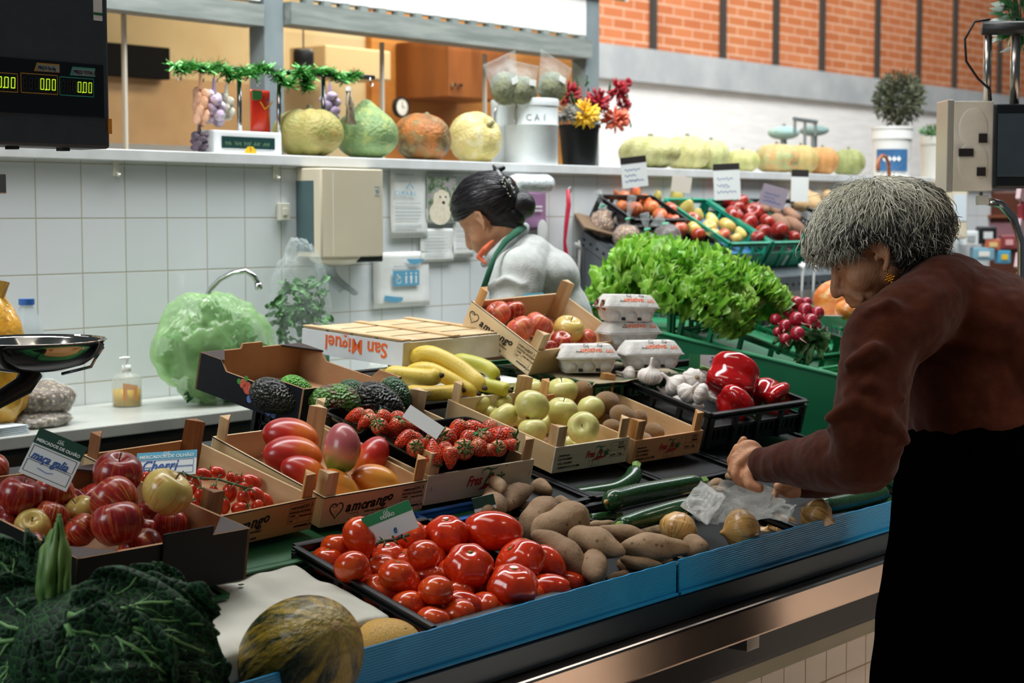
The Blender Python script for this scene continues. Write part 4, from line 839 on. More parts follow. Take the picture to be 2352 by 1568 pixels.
# --- bananas
t = NT('banana_skin'); n1 = t.noise(60, 3, t.mapping(t.tc(), (1, 1, 1))); bm = t.fin(t.mix(t.mapr(t.noise(300, 2), .66, .72), t.mix(t.mapr(t.noise(9, 2), .4, .65), 'e3c44e', 'd9bd4a'), '6b4a1c'), .42, sss=.04)
bmg = pm('banana_green_skin', 'b5b840', 'c6bf48', 14, .42); tipm = pm('banana_tip', '2c2012', '4a3a1c', 60, .7)
def banana(pts, r, mat, lb):
    P = [V(p) for p in pts]; n = 18; Q = []
    for i in range(n + 1):                                  # Catmull-Rom through the points
        u = i / n * (len(P) - 1); k = min(int(u), len(P) - 2); t_ = u - k; p0 = P[max(k - 1, 0)]; p1 = P[k]; p2 = P[k + 1]; p3 = P[min(k + 2, len(P) - 1)]
        Q.append(.5 * ((2 * p1) + (p2 - p0) * t_ + (2 * p0 - 5 * p1 + 4 * p2 - p3) * t_ * t_ + (3 * p1 - p0 - 3 * p2 + p3) * t_ ** 3))
    rad = [r * min(1, .42 + 2.2 * (i / n) ** .7) * (1 if i < n * .82 else max(.3, 1 - ((i / n - .82) / .18) ** 1.6 * .72)) for i in range(n + 1)]
    c = Q[n // 2]; mb = MB().tube([q - c for q in Q], rad, 10); o = mk('banana', mb, mat, lb, 'banana'); o.location = c
    o['group'] = 'bananas on the white sheet'; MB().tube([Q[-1] - c, Q[-1] - c + (Q[-1] - Q[-2]).normalized() * .008], [r * .36, r * .22], 8).build('dark_tip', tipm, o, True)
    MB().tube([Q[0] - c, Q[0] - c - (Q[1] - Q[0]).normalized() * .014], [r * .42, r * .36], 8).build('stalk', pm('banana_stalk', 'a8993c', '7a6b2a', 30, .6), o, True); return o
BP = lambda L, d0, d1: [at(x, y, d0 + (d1 - d0) * i / (len(L) - 1)) for i, (x, y) in enumerate(L)]
banana(BP([(939, 824), (985, 812), (1045, 838), (1085, 868), (1112, 890)], 4.08, 3.98), .0205, bm, 'largest yellow banana arching over the others, topmost')
banana(BP([(1040, 824), (1085, 832), (1120, 845), (1143, 868)], 4.18, 4.12), .0175, bmg, 'greenish yellow banana behind the largest banana')
banana(BP([(935, 850), (985, 848), (1030, 868), (1070, 890), (1098, 903)], 4.04, 3.98), .018, bm, 'yellow banana directly under the largest one')
banana(BP([(885, 855), (935, 862), (985, 866), (1012, 862)], 3.98, 3.95), .020, bm, 'short straight banana with a black mark, leftmost')
banana(BP([(930, 898), (980, 903), (1030, 901), (1064, 896)], 4.02, 3.98), .0185, bm, 'banana lying lowest on the sheet above the strawberries')
banana(BP([(1080, 878), (1120, 886), (1150, 892), (1170, 897)], 4.10, 4.08), .0175, bmg, 'short green tinged banana at the right end of the bunch')
banana(BP([(905, 838), (950, 842), (1000, 852), (1040, 872)], 4.10, 4.06), .018, bm, 'banana half hidden at the back left of the bunch')
# --- sweet potatoes
def spud_mat(name, a, b):
    t = NT(name); c = t.mix(t.mapr(t.noise(22, 4), .3, .7), a, b); c = t.mix(t.mapr(t.voro(38), .07, .16, .8, 0), c, '4a3826'); c = t.mix(t.mapr(t.noise(70, 3, t.mapping(t.tc(), (1, 3, 3))), .60, .70, 0, .4), c, '5c4630')
    t.bump(t.noise(55, 5), .45, .006); return t.fin(c, .8)
spm = [spud_mat('sweet_potato_skin', '9a7c5e', '836648'), spud_mat('sweet_potato_skin_pale', 'a58868', '8c7050')]
_old = [pm('sweet_potato_skin', '9a7c5e', '836648', 26, .8, bump=.25, bscale=70, lo=.3, hi=.7), pm('sweet_potato_skin_pale', 'a58868', '8c7050', 20, .8, bump=.25, bscale=70)]
def spud(p0, p1, r, seed, lb, cat='sweet potato', name='sweet_potato', mat=None, prof=None, group='sweet potatoes in the front crate', knob=1):
    rr = random.Random(seed); p0, p1 = V(p0), V(p1); L = (p1 - p0).length; n = 16; c = (p0 + p1) / 2; ax = (p1 - p0).normalized(); side = ax.orthogonal().normalized(); b2 = rr.uniform(-.10, .10) * L
    pts = []; rad = []
    for i in range(n + 1):
        u = i / n; pts.append(p0 + (p1 - p0) * u + side * b2 * sin(pi * u) - c)
        q = max(0.02, sin(pi * (.03 + .94 * u))) ** .55 * (1 - .35 * (u - .5) * rr.choice((1, 1)) * (1 if seed % 2 else -1))
        rad.append(r * q * (1 + .06 * sin(u * 9 + seed)))
    mb = MB().tube(pts, rad, 18)
    mb.v = [v + (v - c * 0).normalized() * r * .16 * knob * noise.noise(v * 28 + V((seed * 3.1, 0, 0))) for v in mb.v]
    o = mb.build(name, mat or spm[seed % 2], None, True); o.location = c; tag(o, lb, cat, group); return o
SP = [((1128, 1104), (1153, 1130), 15, .105, 'small knobbly sweet potato topmost beside the red lettering'), ((1123, 1122), (1116, 1176), 27, .085, 'pointed sweet potato standing at the left of the pile'), ((1150, 1118), (1192, 1148), 13, .075, 'thin sweet potato wedged behind the left ones'), ((1222, 1122), (1160, 1166), 22, .075, 'sweet potato with a blunt round end facing the viewer, at the back left'), ((1226, 1110), (1266, 1132), 18, .06, 'small sweet potato at the very back near the black rim'),
      ((1272, 1143), (1203, 1222), 36, .085, 'thick sweet potato slanting down behind the longest plum tomato'), ((1352, 1180), (1222, 1236), 38, .095, 'large plump sweet potato in the middle of the pile'), ((1222, 1222), (1346, 1322), 29, .075, 'long dark sweet potato pointing down right beside the tomatoes'), ((1310, 1225), (1432, 1270), 31, .085, 'long sweet potato right of the middle, with eyes'), ((1376, 1212), (1494, 1240), 19, .06, 'slim sweet potato lying behind the long right ones'),
      ((1428, 1256), (1580, 1257), 28, .08, 'long light sweet potato in front, near the blue strip'), ((1572, 1240), (1620, 1268), 22, .06, 'sweet potato end next to the left onion'), ((1352, 1206), (1412, 1200), 11, .05, 'thin pointed sweet potato below the courgettes'), ((1382, 1272), (1368, 1330), 27, .055, 'stubby sweet potato standing by the blue strip'), ((1425, 1278), (1520, 1296), 15, .06, 'curved thin sweet potato resting on the blue strip'), ((1415, 1292), (1478, 1302), 24, .04, 'blotched sweet potato below the curved thin one'),
      ((1500, 1290), (1556, 1287), 12, .035, 'bit of a sweet potato behind the blue strip'), ((1392, 1328), (1450, 1314), 13, .03, 'flat sweet potato lowest behind the blue strip'), ((1275, 1150), (1310, 1165), 18, .05, 'sweet potato in the gap behind the plump one'), ((1290, 1300), (1330, 1260), 22, .03, 'shaded sweet potato deep in the pile'), ((1440, 1225), (1380, 1290), 22, .025, 'shaded sweet potato under the long right ones'), ((1500, 1245), (1560, 1275), 20, .02, 'shaded sweet potato near the seam of the blue strip'), ((1190, 1190), (1230, 1175), 22, .03, 'shaded sweet potato behind the tomatoes'), ((1300, 1196), (1400, 1222), 24, .02, 'shaded sweet potato below the thin pointed one'), ((1470, 1225), (1540, 1232), 22, .02, 'shaded sweet potato left of the shiny onion'), ((1240, 1250), (1290, 1275), 24, .02, 'dark sweet potato in the gap behind the long dark one'), ((1330, 1290), (1400, 1262), 24, .01, 'dark sweet potato beneath the stubby one')]
MS = M_POT
for i, (a, b, r, h, lb) in enumerate(SP):
    p0 = inM(MS, *a, h + .045); p1 = inM(MS, *b, h + .045); k = dep(p0) / F; L = (p1 - p0)
    if L.length > .19: m = (p0 + p1) / 2; L = L * (.19 / L.length); # keep a believable length by pulling the far end to the picture plane
    if (p1 - p0).length > .19:
        d_ = dep(p0) * .6 + dep(p1) * .4; p0 = at(a[0], a[1], d_ + .03); p1 = at(b[0], b[1], d_ - .02)
    spud(p0, p1, r * dep(p1) / F * 1.18, i + 1, lb)
for i, (a, b, r) in enumerate((((1625, 1118), (1660, 1108), 15), ((1622, 1132), (1665, 1124), 14), ((1668, 1088), (1682, 1098), 9))):
    spud(inM(M_ZUC, *a, .12), inM(M_ZUC, *b, .12), r * 3.9 / F, 40 + i, 'brown potato behind the clear bag near the hand, ' + ('upper', 'lower', 'small one touching the fingers')[i], 'potato', 'potato', group='potatoes behind the clear bag')
# --- courgettes
t = NT('courgette_skin'); p = t.mapping(t.tc(), (1, 1, 1)); n = t.noise(420, 2, p); zc = t.mix(t.mapr(n, .60, .68, 0, .5), t.mix(t.noise(14, 2), '0f3418', '1b4a22'), '6f8a4c'); zmat = t.fin(zc, .25, 0, .35)
zst = pm('courgette_stem', '5f8a3a', '86a552', 60, .5); ztip = pm('courgette_blossom_end', 'b08a4a', rough=.8)
def zucc(pts, r, lb, stem_end=0, taper=.85, mat=None, cut=False, group='courgettes in the front crates'):
    P = [V(p) for p in pts]; n = 20; Q = []
    for i in range(n + 1):
        u = i / n * (len(P) - 1); k = min(int(u), len(P) - 2); t_ = u - k; p0 = P[max(k - 1, 0)]; p1 = P[k]; p2 = P[k + 1]; p3 = P[min(k + 2, len(P) - 1)]
        Q.append(.5 * ((2 * p1) + (p2 - p0) * t_ + (2 * p0 - 5 * p1 + 4 * p2 - p3) * t_ * t_ + (3 * p1 - p0 - 3 * p2 + p3) * t_ ** 3))
    if stem_end == 0: Q = Q[::-1]
    rad = []
    for i in range(n + 1):
        u = i / n; e = min(1, (u / .10) ** .5 if u < .10 else 1) * (1 - (1 - taper) * max(0, (u - .4) / .6)); e *= (1 if u < .93 else 1 - (u - .93) / .07 * .35); rad.append(max(.15, e) * r)
    c = Q[n // 2]; o = MB().tube([q - c for q in Q], rad, 16).build('courgette', mat or zmat, None, True); o.location = c; tag(o, lb, 'courgette', group)
    d = (Q[-1] - Q[-2]).normalized(); g = MB().tube([Q[-1] - c - d * .004, Q[-1] - c + d * .006, Q[-1] - c + d * .02], [r * .62, r * .42, r * .5], 6); g.build('stem_end', zst, o, 50)
    d0 = (Q[0] - Q[1]).normalized(); MB().tube([Q[0] - c, Q[0] - c + d0 * .006], [r * .28, r * .1], 8).build('blossom_end', ztip, o, True); return o
def ZL(L, d0, d1): return [at(x, y, d0 + (d1 - d0) * i / (len(L) - 1)) for i, (x, y) in enumerate(L)]
zucc(ZL([(1290, 1146), (1345, 1140), (1410, 1128), (1448, 1104), (1459, 1078)], 3.70, 3.86), .0235, 'curved courgette with its stem end raised, at the back left', 1, .75)
zucc(ZL([(1392, 1153), (1450, 1138), (1530, 1122), (1606, 1107)], 3.56, 3.78), .0235, 'largest straight courgette with a bright highlight, in the middle', 1)
zucc(ZL([(1425, 1207), (1470, 1193), (1560, 1168), (1600, 1160)], 3.50, 3.62), .021, 'courgette in front of the largest one with its stem to the left', 0)
zucc(ZL([(1356, 1192), (1385, 1188), (1412, 1184)], 3.55, 3.60), .012, 'small dark courgette in the shade above the thin sweet potato', 1)
zucc(ZL([(1886, 1164), (1960, 1150), (2034, 1130)], 3.86, 4.10), .0225, 'stout courgette right of the small onion', 0, .95)
zucc(ZL([(1950, 1186), (2010, 1168), (2075, 1150)], 3.97, 4.20), .017, 'courgette resting on the blue strip at the far right', 0, .95)
zucc(ZL([(2016, 1104), (2060, 1118), (2100, 1130)], 4.15, 4.2), .014, 'courgette with a bright green stem under the brown sleeve', 0)
tag(MB().tube(ZL([(1838, 1133), (1880, 1140), (1940, 1138), (1985, 1128)], 4.0, 4.2), [.003, .0065, .006, .003], 8).build('ginger_root', pm('root_brown', '8a6a40', rough=.8), None, True), 'thin brown root lying behind the small onion', 'root')
# --- onions
t = NT('onion_skin'); p = t.xyz(); ang = t.math('ARCTAN2', p[1], p[0]); s_ = t.noise(1, 4, t.comb(t.math('MULTIPLY', ang, 9), t.math('MULTIPLY', p[2], .6), t.math('MULTIPLY', t.rnd(), 9)), .65)
oc = t.mix(t.mapr(s_, .52, .60), t.mix(t.noise(1.4), 'dcb272', 'cc984e'), '9a6832'); oc = t.mix(t.mapr(t.noise(2.2), .6, .68, 0, .6), oc, 'dcc48c'); t.bump(s_, .12, .03); omat = t.fin(oc, .25, 0, .4, sss=.05)
ON = mk('onion', MB().lathe([(.05, -.86), (.2, -.84), (.6, -.66), (.9, -.3), (1, 0), (.93, .32), (.65, .62), (.32, .78), (.15, .88), (.10, .97), (.05, 1.02), (.0, 1.03)], 28), omat, '', 'onion')
g = MB()
for k in range(9): a = k * .7; g.tube([(.03 * cos(a), .03 * sin(a), -.84), (.10 * cos(a), .10 * sin(a), -.95)], [.012, .004], 4)
g.build('root_tuft', pm('onion_root', '8a7350', rough=.9), ON)
for x, y, r, M_, h, rot, lb in ((1558, 1214, 46, M_ZUC, .115, fdir(-.35, -.7, .3), 'shiny golden onion left of the clear bag'), (1703, 1217, 50, M_ZUC, .115, fdir(-.85, -.1, .1), 'large striped onion in front of the clear bag'), (1875, 1185, 43, M_CUC, .11, fdir(.85, -.3, .2), 'small golden onion on the rim of the blue strip, right of the bag'),
                             (1796, 1212, 37, M_CUC, .07, fdir(-.3, .8, .2), 'onion with a dry stalk half hidden behind the blue strip'), (1750, 1234, 30, M_CUC, .05, fdir(.4, .8, .2), 'pale onion low behind the blue strip'), (1640, 1250, 26, M_ZUC, .045, fdir(.3, .8, .2), 'bit of an onion low between the two big onions'), (1620, 1190, 30, M_ZUC, .06, fdir(.3, .8, .2), 'onion in the shade under the clear bag')):
    p = inM(M_, x, y, h); inst(ON, TR(p) @ rot @ SCL(r * dep(p) / F), lb, 'onion', 'onions behind the blue strip')
# ------------------------------------------------------------------ leafy things
def leaf(mb, base, d0, nrm, L, W, curl=.8, ruf=.02, fr=7, seed=0, nu=12, nv=12, cup=.25, mi=0, shape=None, M=None, jag=.10, fan=0):
    """a ruffled leaf: starts at base in direction d0, bends towards nrm; returns its surface function"""
    d0 = V(d0).normalized(); nrm = V(nrm); nrm = (nrm - d0 * nrm.dot(d0)).normalized(); side = d0.cross(nrm); base = V(base)
    ph = seed * 1.7
    def fn(u, v):
        s = (u - .5) * 2; a = curl * v * v; t = d0 * (sin(a) / a if a > 1e-4 else 1) * v * L - nrm * ((1 - cos(a)) / a if a > 1e-4 else 0) * v * L
        n2 = nrm * cos(a) + d0 * sin(a) * 1.0
        wd = (shape(v) if shape else (sin(pi * min(1, .12 + v * .80)) ** .6) * (.35 + .65 * v)) * W
        e = abs(s) ** 2 * .9 + v ** 3 * .6
        q = ph + s * fr * 1.0 + v * fr * .8 * (1 if s > 0 else -1)
        rz = ruf * e * (sin(q) + .6 * sin(q * 2.3 + ph) + .4 * sin(q * 4.1)) + cup * W * s * s
        tp = 1 - fan * s * s * v + jag * sin(s * fr * 1.6 + ph) * v + jag * .5 * sin(s * fr * 3.9)
        return base + t * tp + side * (s * wd) + n2 * (rz + .012 * noise.noise(V((s * 3, v * 3, seed))) )
    mb.grid(fn, nu, nv, mi, M); return fn
t = NT('lettuce_leaf'); n = t.noise(16, 3); lc = t.mix(t.mapr(n, .35, .7), '74b834', 'b2de56'); lc = t.mix(t.mapr(t.noise(5, 2), .55, .75), lc, 'c4e67a')
bb = t.b; bb.inputs['Subsurface Weight'].default_value = 0
lt_mat = t.fin(lc, .38, 0, .1)
tr = t.n('ShaderNodeBsdfTranslucent'); t.l(lc, tr.inputs[0]); ad = t.n('ShaderNodeMixShader'); ad.inputs[0].default_value = .35; t.l(t.b.outputs[0], ad.inputs[1]); t.l(tr.outputs[0], ad.inputs[2]); t.l(ad.outputs[0], t.out.inputs[0])
def lettuce(c, rad, axis, seed, lb):
    rr = random.Random(seed); mb = MB(); ax = face_to(axis)
    for ring, (n, el, L, W) in enumerate(((9, .25, 1.0, .62), (9, .65, .98, .58), (7, 1.05, .85, .5), (4, 1.35, .7, .4))):
        for k in range(n):
            a = 2 * pi * (k + rr.uniform(-.25, .25)) / n + ring; e = el + rr.uniform(-.15, .15)
            d = V((cos(a) * cos(e), sin(a) * cos(e), sin(e))); nn = V((-cos(a) * sin(e), -sin(a) * sin(e), cos(e)))
            leaf(mb, V((0, 0, 0)), d, nn, rad * L * rr.uniform(.9, 1.12), rad * W * rr.uniform(.75, 1.0), curl=rr.uniform(.5, 1.1), ruf=rad * .17, fr=rr.uniform(9, 14), seed=seed * 31 + ring * 9 + k, nu=26, nv=14, cup=.30, M=ax, shape=lambda v: (.22 + .95 * v) * (1 - .25 * max(0, v - .8) / .2), jag=.05, fan=.30)
    o = mb.build('lettuce_head', lt_mat, None, True, M=TR(c)); tag(o, lb, 'lettuce', 'lettuces in the green crates')
    g = MB().lathe([(0, -rad * .25), (rad * .12, -rad * .25), (rad * .16, 0), (rad * .1, rad * .3), (0, rad * .35)], 10, M=ax); g.build('pale_heart', pm('lettuce_heart', 'd9e8b8', 'b8d080', 9, .5), o, True); return o
LT = [((1445, 668), .125, 5.45, (-.4, -.3, 1), 'frilly lettuce at the far left end of the heap, low over the crate rim'), ((1500, 612), .135, 5.40, (-.1, -.2, 1), 'topmost frilly lettuce, highest of the heap below the nut bags'), ((1405, 690), .085, 5.5, (-.6, -.2, .8), 'small leafy lettuce sticking out at the left edge of the heap'),
      ((1565, 662), .125, 5.20, (-.2, -.6, .8), 'frilly lettuce in the middle of the heap above the egg boxes'), ((1605, 622), .12, 5.35, (.1, -.1, 1), 'frilly lettuce behind the middle, in front of the black fruit crate'), ((1655, 700), .12, 4.98, (0, -.8, .6), 'frilly lettuce drooping over the front rim of the green crate'), ((1700, 655), .11, 5.15, (.2, -.2, .9), 'frilly lettuce in front of the numbered green crates'), ((1752, 690), .095, 5.05, (.6, -.3, .7), 'pale frilly lettuce at the right end, touching the radishes')]
for i, ((x, y), r, d, ax, lb) in enumerate(LT): lettuce(at(x, y, d), r, V(ax), i + 1, lb)
# savoy cabbage, lower left
t = NT('savoy_leaf'); v = t.tc(); ed = t.voro(75, v, 'DISTANCE_TO_EDGE'); n = t.noise(9, 3, v); col = t.mix(t.mapr(n, .35, .65), '0a2110', '102e16'); col = t.mix(t.mapr(ed, .02, .10), '28542a', col)
t.bump(t.mapr(ed, 0, .28), .45, .004); sav = t.fin(col, .6, 0, 0, .25); vein = pm('cabbage_vein', '7aa860', '5a8a46', 30, .5)
cab = thing('savoy_cabbage', 'dark green crinkled savoy cabbage with pale veins, lower left corner', 'cabbage', at(215, 1500, 2.42))
co = V(cab.location)
def cl(px, py, d): return at(px, py, d) - co
MB().sph((0, 0, 0), (.115, .115, .10), 32, 20, fn=lambda p, d: p + d * .008 * noise.noise(p * 40)).build('cabbage_core', sav, cab, True)
def veins(fn, spec, r, par, nm='leaf_vein'):
    g = MB()
    for (u0, v0, u1, v1, rr_) in spec:
        pts = [fn(u0 + (u1 - u0) * i / 9 + .012 * sin(i * 1.9), v0 + (v1 - v0) * i / 9) for i in range(10)]; g.tube(pts, [r * rr_ * (1 - .55 * i / 9) for i in range(10)], 6)
    return g.build(nm, vein, par, True)
VS = [(.5, .02, .52, .95, 1.3), (.5, .1, .20, .75, .9), (.5, .12, .80, .80, .9), (.5, .35, .28, .95, .7), (.5, .38, .75, .98, .7), (.38, .42, .12, .60, .5), (.64, .42, .90, .55, .5), (.36, .45, .34, .85, .45), (.68, .5, .66, .9, .4), (.5, .6, .40, .98, .5), (.5, .62, .62, .99, .5), (.28, .62, .10, .85, .35), (.75, .66, .93, .82, .35), (.5, .06, .12, .40, .7), (.5, .06, .90, .42, .7), (.3, .24, .10, .26, .4), (.72, .25, .93, .28, .4)]
def cleaf(b, d, nn, L, W, curl, seed, cup=.1, ruf=.012):
    mb = MB(); fn = leaf(mb, b, d, nn, L, W, curl, ruf, 11, seed, 48, 40, cup, shape=lambda v: (sin(pi * min(1, .10 + v * .72)) ** .55), jag=.025)
    o = mb.build('crinkled_leaf', sav, cab, True, solid=.002); veins(fn, VS, .0042, o); return o
cleaf(cl(150, 1410, 2.34), RT * 1.0 - UP * .12 - FW * .12, UP * .55 - FW * .85, .205, .092, .65, 1, -.12)
cleaf(cl(150, 1425, 2.32), RT * .55 - UP * .9 - FW * .1, -FW * 1 + UP * .2, .20, .11, .5, 2, -.1)
cleaf(cl(200, 1420, 2.42), RT * .85 + UP * .35, UP * .6 - FW * .5, .15, .07, .8, 3, -.1)
cleaf(cl(120, 1440, 2.40), -RT * .9 - UP * .3, UP * .4 - FW * .9, .17, .11, .4, 4, -.05)
cleaf(cl(300, 1460, 2.40), RT * .6 - UP * .8, RT * .6 - FW * .8 + UP * .2, .18, .11, .6, 5, -.1)
cleaf(cl(90, 1400, 2.5), -RT * .75 + UP * .55, -FW + UP * .3, .15, .06, .3, 6, -.2, .006)
mb = MB(); fn = leaf(mb, cl(118, 1412, 2.40), UP * 1 + RT * .06, -FW + RT * .25, .125, .020, .35, .0006, 1.2, 8, 16, 24, -.5, shape=lambda v: (1.15 - .2 * v) * (1 - max(0, v - .75) * 2.6) * min(1, .5 + v * 2))
ol = mb.build('upright_stalk_leaf', pm('leek_green_stalk', '7d9a48', '43702e', 14, .45, stretch=(1, 1, .2)), cab, True, solid=.006, label='pale upright thick leaf stalk')
mb = MB(); leaf(mb, cl(115, 1418, 2.44), UP * 1 + RT * -.25, -FW, .12, .03, .3, .002, 2, 9, 16, 20, -.3); mb.build('upright_leaf', sav, cab, True, solid=.003)
mb = MB(); leaf(mb, cl(170, 1395, 2.5), UP * .45 + RT * .9, -FW * .8 + UP * .5, .10, .04, .6, .004, 5, 10, 16, 16, -.2); mb.build('small_leaf', sav, cab, True, solid=.002)
# melons
t = NT('toad_skin_melon'); p = t.xyz(); ang = t.math('ARCTAN2', p[1], p[0]); n = t.noise(1, 4, t.comb(t.math('MULTIPLY', t.math('COSINE', ang), 3.6), t.math('MULTIPLY', t.math('SINE', ang), 3.6), t.math('MULTIPLY', p[2], .8)), .65)
mc = t.mix(t.mapr(n, .46, .56), '18260f', '9a7f1c'); mc = t.mix(t.mapr(t.noise(9, 4), .55, .72, 0, .6), mc, '5d5f1c'); mc = t.mix(t.mapr(p[2], .95, 1.25, 0, .6), mc, 'b59a50')
t.bump(t.noise(7, 4, t.mapping(t.tc(), (1, 1, .35))), .35, .03); mm = t.fin(mc, .38, 0, .15)
ml = mk('striped_melon', MB().sph(fn=lambda p, d: V((d.x, d.y, d.z * 1.33)), nu=40, nv=28), mm, 'large dark green and yellow striped melon at the bottom centre', 'melon')
MB().lathe([(.0, 1.35), (.09, 1.335), (.11, 1.315), (.06, 1.30)], 12).build('stem_scar', pm('melon_scar', 'c9a876', '8a6a3c', 20, .8), ml)
ml.matrix_basis = TR(at(688, 1512, 2.61)) @ fdir(.52, .50, .62) @ SCL(.091)
t = NT('netted_melon'); e = t.voro(11, None, 'DISTANCE_TO_EDGE'); t.bump(t.mapr(e, 0, .08, 1, 0), .5, .03); nm_ = t.fin(t.mix(t.mapr(e, .01, .05), 'd8c890', 'cf9a34'), .55)
ml2 = mk('yellow_melon', MB().sph(fn=lambda p, d: d * 1.0, nu=32, nv=20), nm_, 'yellow netted melon peeping out between the striped melon and the blue strip', 'melon'); ml2.matrix_basis = TR(at(878, 1500, 2.80)) @ fdir(.9, .3, .3) @ SCL(.057, .057, .072)
MB().lathe([(.0, 1.02), (.08, 1.01), (.09, .99)], 10).build('stem_scar', pm('melon_scar', 'c9a876'), ml2)
# sheet of white paper over a low box
ps = lambda x, y: onS(x, y, -.012)
bxx = thing('covered_box', 'low box under a crumpled white paper sheet, left of the tomato crate', 'box', (1.60, 1.90, dz(1.9)))
def pz(X, Y): return zS(Y) - .012
pr_, pl_, pf_, pb_ = 2.028, 1.56, 1.945, 2.195
MB().add([(pl_, pf_, dz(pf_) + .001), (pr_ - .01, pf_, dz(pf_) + .001), (pr_ - .01, pb_, dz(pb_) + .001), (pl_, pb_, dz(pb_) + .001), (pl_, pf_, pz(0, pf_) - .006), (pr_ - .01, pf_, pz(0, pf_) - .006), (pr_ - .01, pb_, pz(0, pb_) - .006), (pl_, pb_, pz(0, pb_) - .006)],
    [(0, 3, 2, 1), (4, 5, 6, 7), (0, 1, 5, 4), (1, 2, 6, 5), (2, 3, 7, 6), (3, 0, 4, 7)], M=TR(-1.60, -1.90, -dz(1.9))).build('box_body', pm('grey_card', '8f8f88', rough=.8), bxx)
def pfn(u, v):
    X = pl_ - .02 + (pr_ + .035 - pl_ + .02) * u; Y = pf_ - .035 + (pb_ - pf_ + .035) * v; z = pz(X, Y) + .008 * noise.noise(V((X * 9, Y * 14, 0))) + .005 * noise.noise(V((X * 26, Y * 20, 3)))
    ex = max(0, X - pr_); ey = max(0, pf_ - Y); z -= ex * 1.15 + ey * 1.0; X -= ex * .8; Y += ey * .8
    z -= .03 * max(0, (Y - 2.15) / .05) * max(0, 1 - u) if Y > 2.15 else 0
    return V((X - 1.60, Y - 1.90, z - dz(1.9)))
MB().sheet(pfn, 60, 44, .0006).build('paper_sheet', pm('thin_white_paper', 'd6d4c6', 'c6c4b6', 7, .8), bxx, True)
tag(MB().box((-.004, -.003, 0), (.004, .003, .0015)).build('leaf_scrap', leafg, None, M=TR(ps(554, 1351) + V((0, 0, .006)))), 'tiny scrap of green leaf on the white paper', 'leaf')

# ------------------------------------------------------------------ egg boxes
pulp = pm('grey_egg_pulp', 'd9d6d0', 'c6c3bd', 30, .85, bump=.3, bscale=90)
def carton(M, lb, holes=False):
    o = thing('egg_box', lb, 'egg box', M); w, d, h = .150, .105, .070; hb = .036
    def ring(w_, d_, z, r=.012, wob=0):
        L = []
        for qx, qy, a0 in ((1, 1, 0), (-1, 1, 90), (-1, -1, 180), (1, -1, 270)):
            for i in range(4):
                a = radians(a0 + 30 * i); L.append(V((w / 2 + qx * (w_ / 2 - r) + r * cos(a), d / 2 + qy * (d_ / 2 - r) + r * sin(a), z)))
        return L
    def loft(rings, cap0, cap1):
        g = MB(); n = len(rings[0]); vs = [v for r_ in rings for v in r_]; fs = [(i * n + j, i * n + (j + 1) % n, (i + 1) * n + (j + 1) % n, (i + 1) * n + j) for i in range(len(rings) - 1) for j in range(n)]
        if cap0: fs.append(tuple(range(n))[::-1])
        if cap1: fs.append(tuple(range((len(rings) - 1) * n, len(rings) * n)))
        return g.add(vs, fs)
    base = loft([ring(w * .80, d * .74, 0), ring(w * .84, d * .80, .008), ring(w * .95, d * .93, hb), ring(w + .010, d + .010, hb), ring(w + .010, d + .010, hb + .003)], True, True)
    for sx in range(3):                                    # egg cups bulging out of the front and back
        for sy in (0, 1): base.sph((w * (.2 + .3 * sx), d * (.24 + .52 * sy), .018), (.023, .024, .019), 14, 8)
    base.build('egg_tray', pulp, o, 40)
    for sx in (.35, .65):                                  # dark arches between the cups
        g = MB(); a = [(-.006, 0), (.006, 0), (.005, .010), (0, .015), (-.005, .010)]; g.prism(a, 0, .001); g.build('cup_arch', pm('arch_shadow_gap', '2c2926', rough=.9), o, M=TR(w * sx, d * .085 - .001, .003) @ RX(radians(72)))
    lid = loft([ring(w + .004, d + .004, hb + .004), ring(w * .97, d * .96, hb + .014), ring(w * .84, d * .70, h - .004), ring(w * .80, d * .64, h)], False, True); l = lid.build('lid', pulp, o, 40)
    # sloping front of the lid carries the print
    y0, z0, y1, z1 = d * .02, hb + .014, d * .15, h - .004; sl_ = atan2(z1 - z0, y1 - y0); PM = TR(0, y0 - .0007, z0) @ RX(sl_)
    g = MB(); g.text('unicivo', .0205, PM @ TR(.052, .005, .0003), bold=.0003, mi=0, sx=.95); g.text('Ovos', .006, PM @ TR(.040, .005, .0003), mi=1)
    curve(g, [(.118, .004), (.120, .014), (.124, .006), (.128, .012), (.132, .006), (.135, .014), (.136, .004), (.118, .004)], .0011, y=.0005, M=PM, plane='XY')
    for x in (.062, .098):
        for a in ((0, 0, .011, 0), (0, .009, .011, .009), (0, 0, 0, .009), (.011, 0, .011, .009), (0, .009, .011, 0)): curve(g, [(x + a[0], .021 + a[1]), (x + a[2], .021 + a[3])], .0005, y=.0005, mi=1, M=PM, plane='XY')
    g.build('orange_print', [orangepr, blackpr], l)
    if holes:
        for (y, z) in ((.03, hb + .008), (.078, hb + .008)): MB().sph((0, 0, 0), (.004, .014, .013), 12, 8).build('side_opening', pm('arch_shadow_gap', '2c2926'), o, M=TR(.0, y, z))
    return o
def cartM(x, y, d, yaw): p = at(x, y, d); return TR(p) @ RZ(radians(yaw))
CM = [(cartM(1288, 858, 4.29, -42), 'front left egg box with orange lettering, beside the garlic', 0), (cartM(1441, 849, 4.36, -38), 'right egg box below the stacked one, leaning against the green board', 0)]
c1 = carton(*CM[0][:2]); c2 = carton(*CM[1][:2])
q = cartM(1398, 800, 4.50, -34); c3 = carton(TR(0, 0, .0) @ q, 'lower egg box of the stack of two, mostly hidden by the others')
q2 = TR(0, 0, .072) @ q @ TR(-.008, 0, 0) @ RY(radians(2)); carton(q2, 'topmost egg box of the stack, with brown eggs showing at its left end', True)
eg = pm('brown_egg_shell', '9a5f3c', '8a5232', 20, .45)
